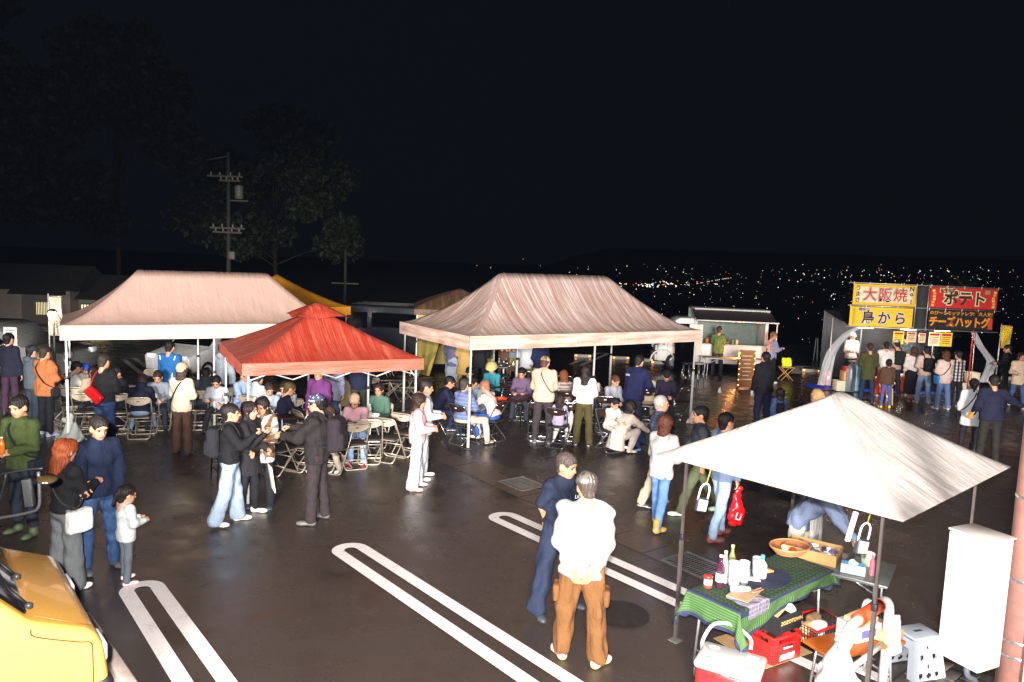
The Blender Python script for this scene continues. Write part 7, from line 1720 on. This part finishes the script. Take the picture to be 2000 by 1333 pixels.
person((S(1700, 700)[0], SY + 1.35), 180, 1.70, 'hold', J_('c4beb8', n='shirt', loose=.03), J_('20242c'), ('short', BKH, 'cap', 'e0dcd8'), BS, 'stall vendor in a white cap and pale shirt behind the counter')
i = person(G(1888, 884), 25, 1.56, 'stand', J_('c8c8cc', n='coat', loose=.05, hem=.30, flare=.03), J_('1c1c22'), ('tied', BKH), BS, 'woman in a long white coat with her hair tied'); crossbag(i, -1, '15151a', '15151a', 'black bag on the long white coat', size=(.10, .04, .09))
person(G(1908, 872), 20, 1.22, 'stand', J_('8a3a34', n='jacket', loose=.03), J_('2a2a30'), ('short', BKH, 'cap', 'c01a18'), BS, 'child in a red cap between the white coat and the navy sweatshirt')
i = person(G(1926, 905), 15, 1.74, 'reach', J_('191a30', n='sweatshirt', loose=.045, hem=.10), J_('26221f', loose=.03), ('short', BKH), BS, 'man in a dark navy sweatshirt handing something towards the right', bulk=1.08, adj=dict(lean=4, arms=((6, 12, 40, 6), (34, 46, 46, 60))))
o = MB().box((0, 0, 0), (.012, .10, .22), bev=.004).build('folded_fan', plain('b98a2a', .5)); o.location = tuple(hand_pos(i, 0, .05) + np.array([-.06, -.06, .02])); o.rotation_euler = (.3, .4, .2); tag(o, 'golden folded fan held beside the dark navy sweatshirt', 'fan')
person(G(1984, 796), 200, 1.62, 'walkhold', J_('c0a890', n='coat', loose=.05, hem=.2), J_(('3c4c78', 'denim', '52648c'), loose=.02), ('long', '241812'), WS, 'person in a beige coat and jeans at the right edge by the yellow flag')
person((S(1938, 740)[0], SY - .6), 290, 1.66, 'hold', J_(('15151a', 'stripe', '15151a'), n='track_jacket', loose=.04), J_('15151a'), ('short', BKH), BS, 'person in a black track jacket beside the plastic sheet of the stall')
# behind the streaked canopy
for px, hd, top, bot, hr, lab in ((884, 10, J_('5c5a78', n='sweater', loose=.04, hem=.2), J_('8f9aa8', kind='skirt', len=.7), '2a1e18', 'person in a muted violet sweater and pale skirt at the goods table'), (908, 350, J_('b08e52', n='coat', loose=.05, hem=.4, flare=.05), J_('8a7040'), BKH, 'person in a mustard coat at the goods table'),
                                  (938, 5, J_('17181e', n='jacket', loose=.04, hem=.2), J_('1c1c22'), BKH, 'person in black at the goods table'), (985, 180, J_('5a4030', n='apron_top', loose=.04, hem=.2), J_('5a4030'), BKH, 'person in a brown smock behind the goods table'),
                                  (1003, 190, J_('6a7a88', n='shirt', loose=.04), J_('7a7430', loose=.03), BKH, 'person in mustard olive trousers behind the goods table'), (1028, 8, J_('b4b8bc', n='sweatshirt', loose=.04, hem=.16), J_('6e6444', loose=.03), BKH, 'person in a pale grey sweatshirt and khaki trousers at the goods table'),
                                  (1056, 340, J_('1c2444', n='sweater', loose=.04), J_('b0a488', loose=.03), BKH, 'person in a navy sweater and cream trousers at the goods table')):
    y_ = 21.4 if hd in (180, 190) else 19.4 + (px % 5) * .12; q = at_depth(px, 700, y_); person((q[0], y_), hd, 1.66, 'hold', top, bot, ('short', hr), BS, lab)

# more diners at the far sides of the tables
sit(312, 728, 1.28, 165, 1.60, 'sit', J_('7f8894', n='sweater', loose=.03), J_('2c3038'), ('short', '2a1e18'), BS, 'person in a steel grey sweater seated across from the tan beanie')
sit(183, 722, 1.28, 160, 1.58, 'sit3', J_('a8937c', n='cardigan', loose=.03), J_('2c3038'), ('bob', '241814'), BS, 'woman in a tan cardigan seated beside the boy in the blue cap')
sit(428, 734, 1.28, 170, 1.60, 'sit2', J_('b9bcc2', n='shirt', loose=.03), J_('30343c'), ('short', BKH), BS, 'person in an off white shirt seated behind the canopy centre leg')
sit(522, 752, 1.28, 150, 1.60, 'sit', J_('9aa4b2', n='shirt', loose=.03), J_('2c3038'), ('short', '2a1e18'), WS, 'person in a misty blue shirt seated behind the plaid overshirt')
sit(742, 758, 1.26, 190, 1.58, 'sit3', J_('4d6a5c', n='sweater', loose=.03), J_('2c3038'), ('bob', '2a1a14'), BS, 'woman in a moss green sweater seated at the end of the meal table')
sit(1022, 722, 1.30, 190, 1.64, 'sit', J_('5d4a62', n='sweater', loose=.03), J_('2c3038'), ('short', BKH), BS, 'person in a mauve sweater seated across from the beige sweatshirt')
sit(1158, 728, 1.28, 195, 1.60, 'sit2', J_('a89a8c', n='shirt', loose=.03), J_('2c3038'), ('bob', '2a1a14'), BS, 'woman in a sand coloured shirt seated across from the white blouse')
sit(935, 742, 1.28, 215, 1.64, 'sit', J_('63707c', n='hoodie', loose=.035, hood=True), J_('2c3038'), ('short', BKH), BS, 'person in a blue grey hoodie seated across from the striped blouse')
# ------------------------------------------------------------------ night air over the valley
m = bpy.data.materials.new('night_air'); m.use_nodes = True; t_ = m.node_tree; t_.nodes.clear()
out = t_.nodes.new('ShaderNodeOutputMaterial'); pv_ = t_.nodes.new('ShaderNodeVolumePrincipled')
pv_.inputs['Color'].default_value = (.50, .66, 1.0, 1); pv_.inputs['Density'].default_value = 3.2e-5; t_.links.new(pv_.outputs['Volume'], out.inputs['Volume'])
hz = MB().box((0, 0, 62), (26000, 26000, 400)).build('haze', m); tag(hz, 'thin night haze over the whole valley', 'haze', kind='stuff')
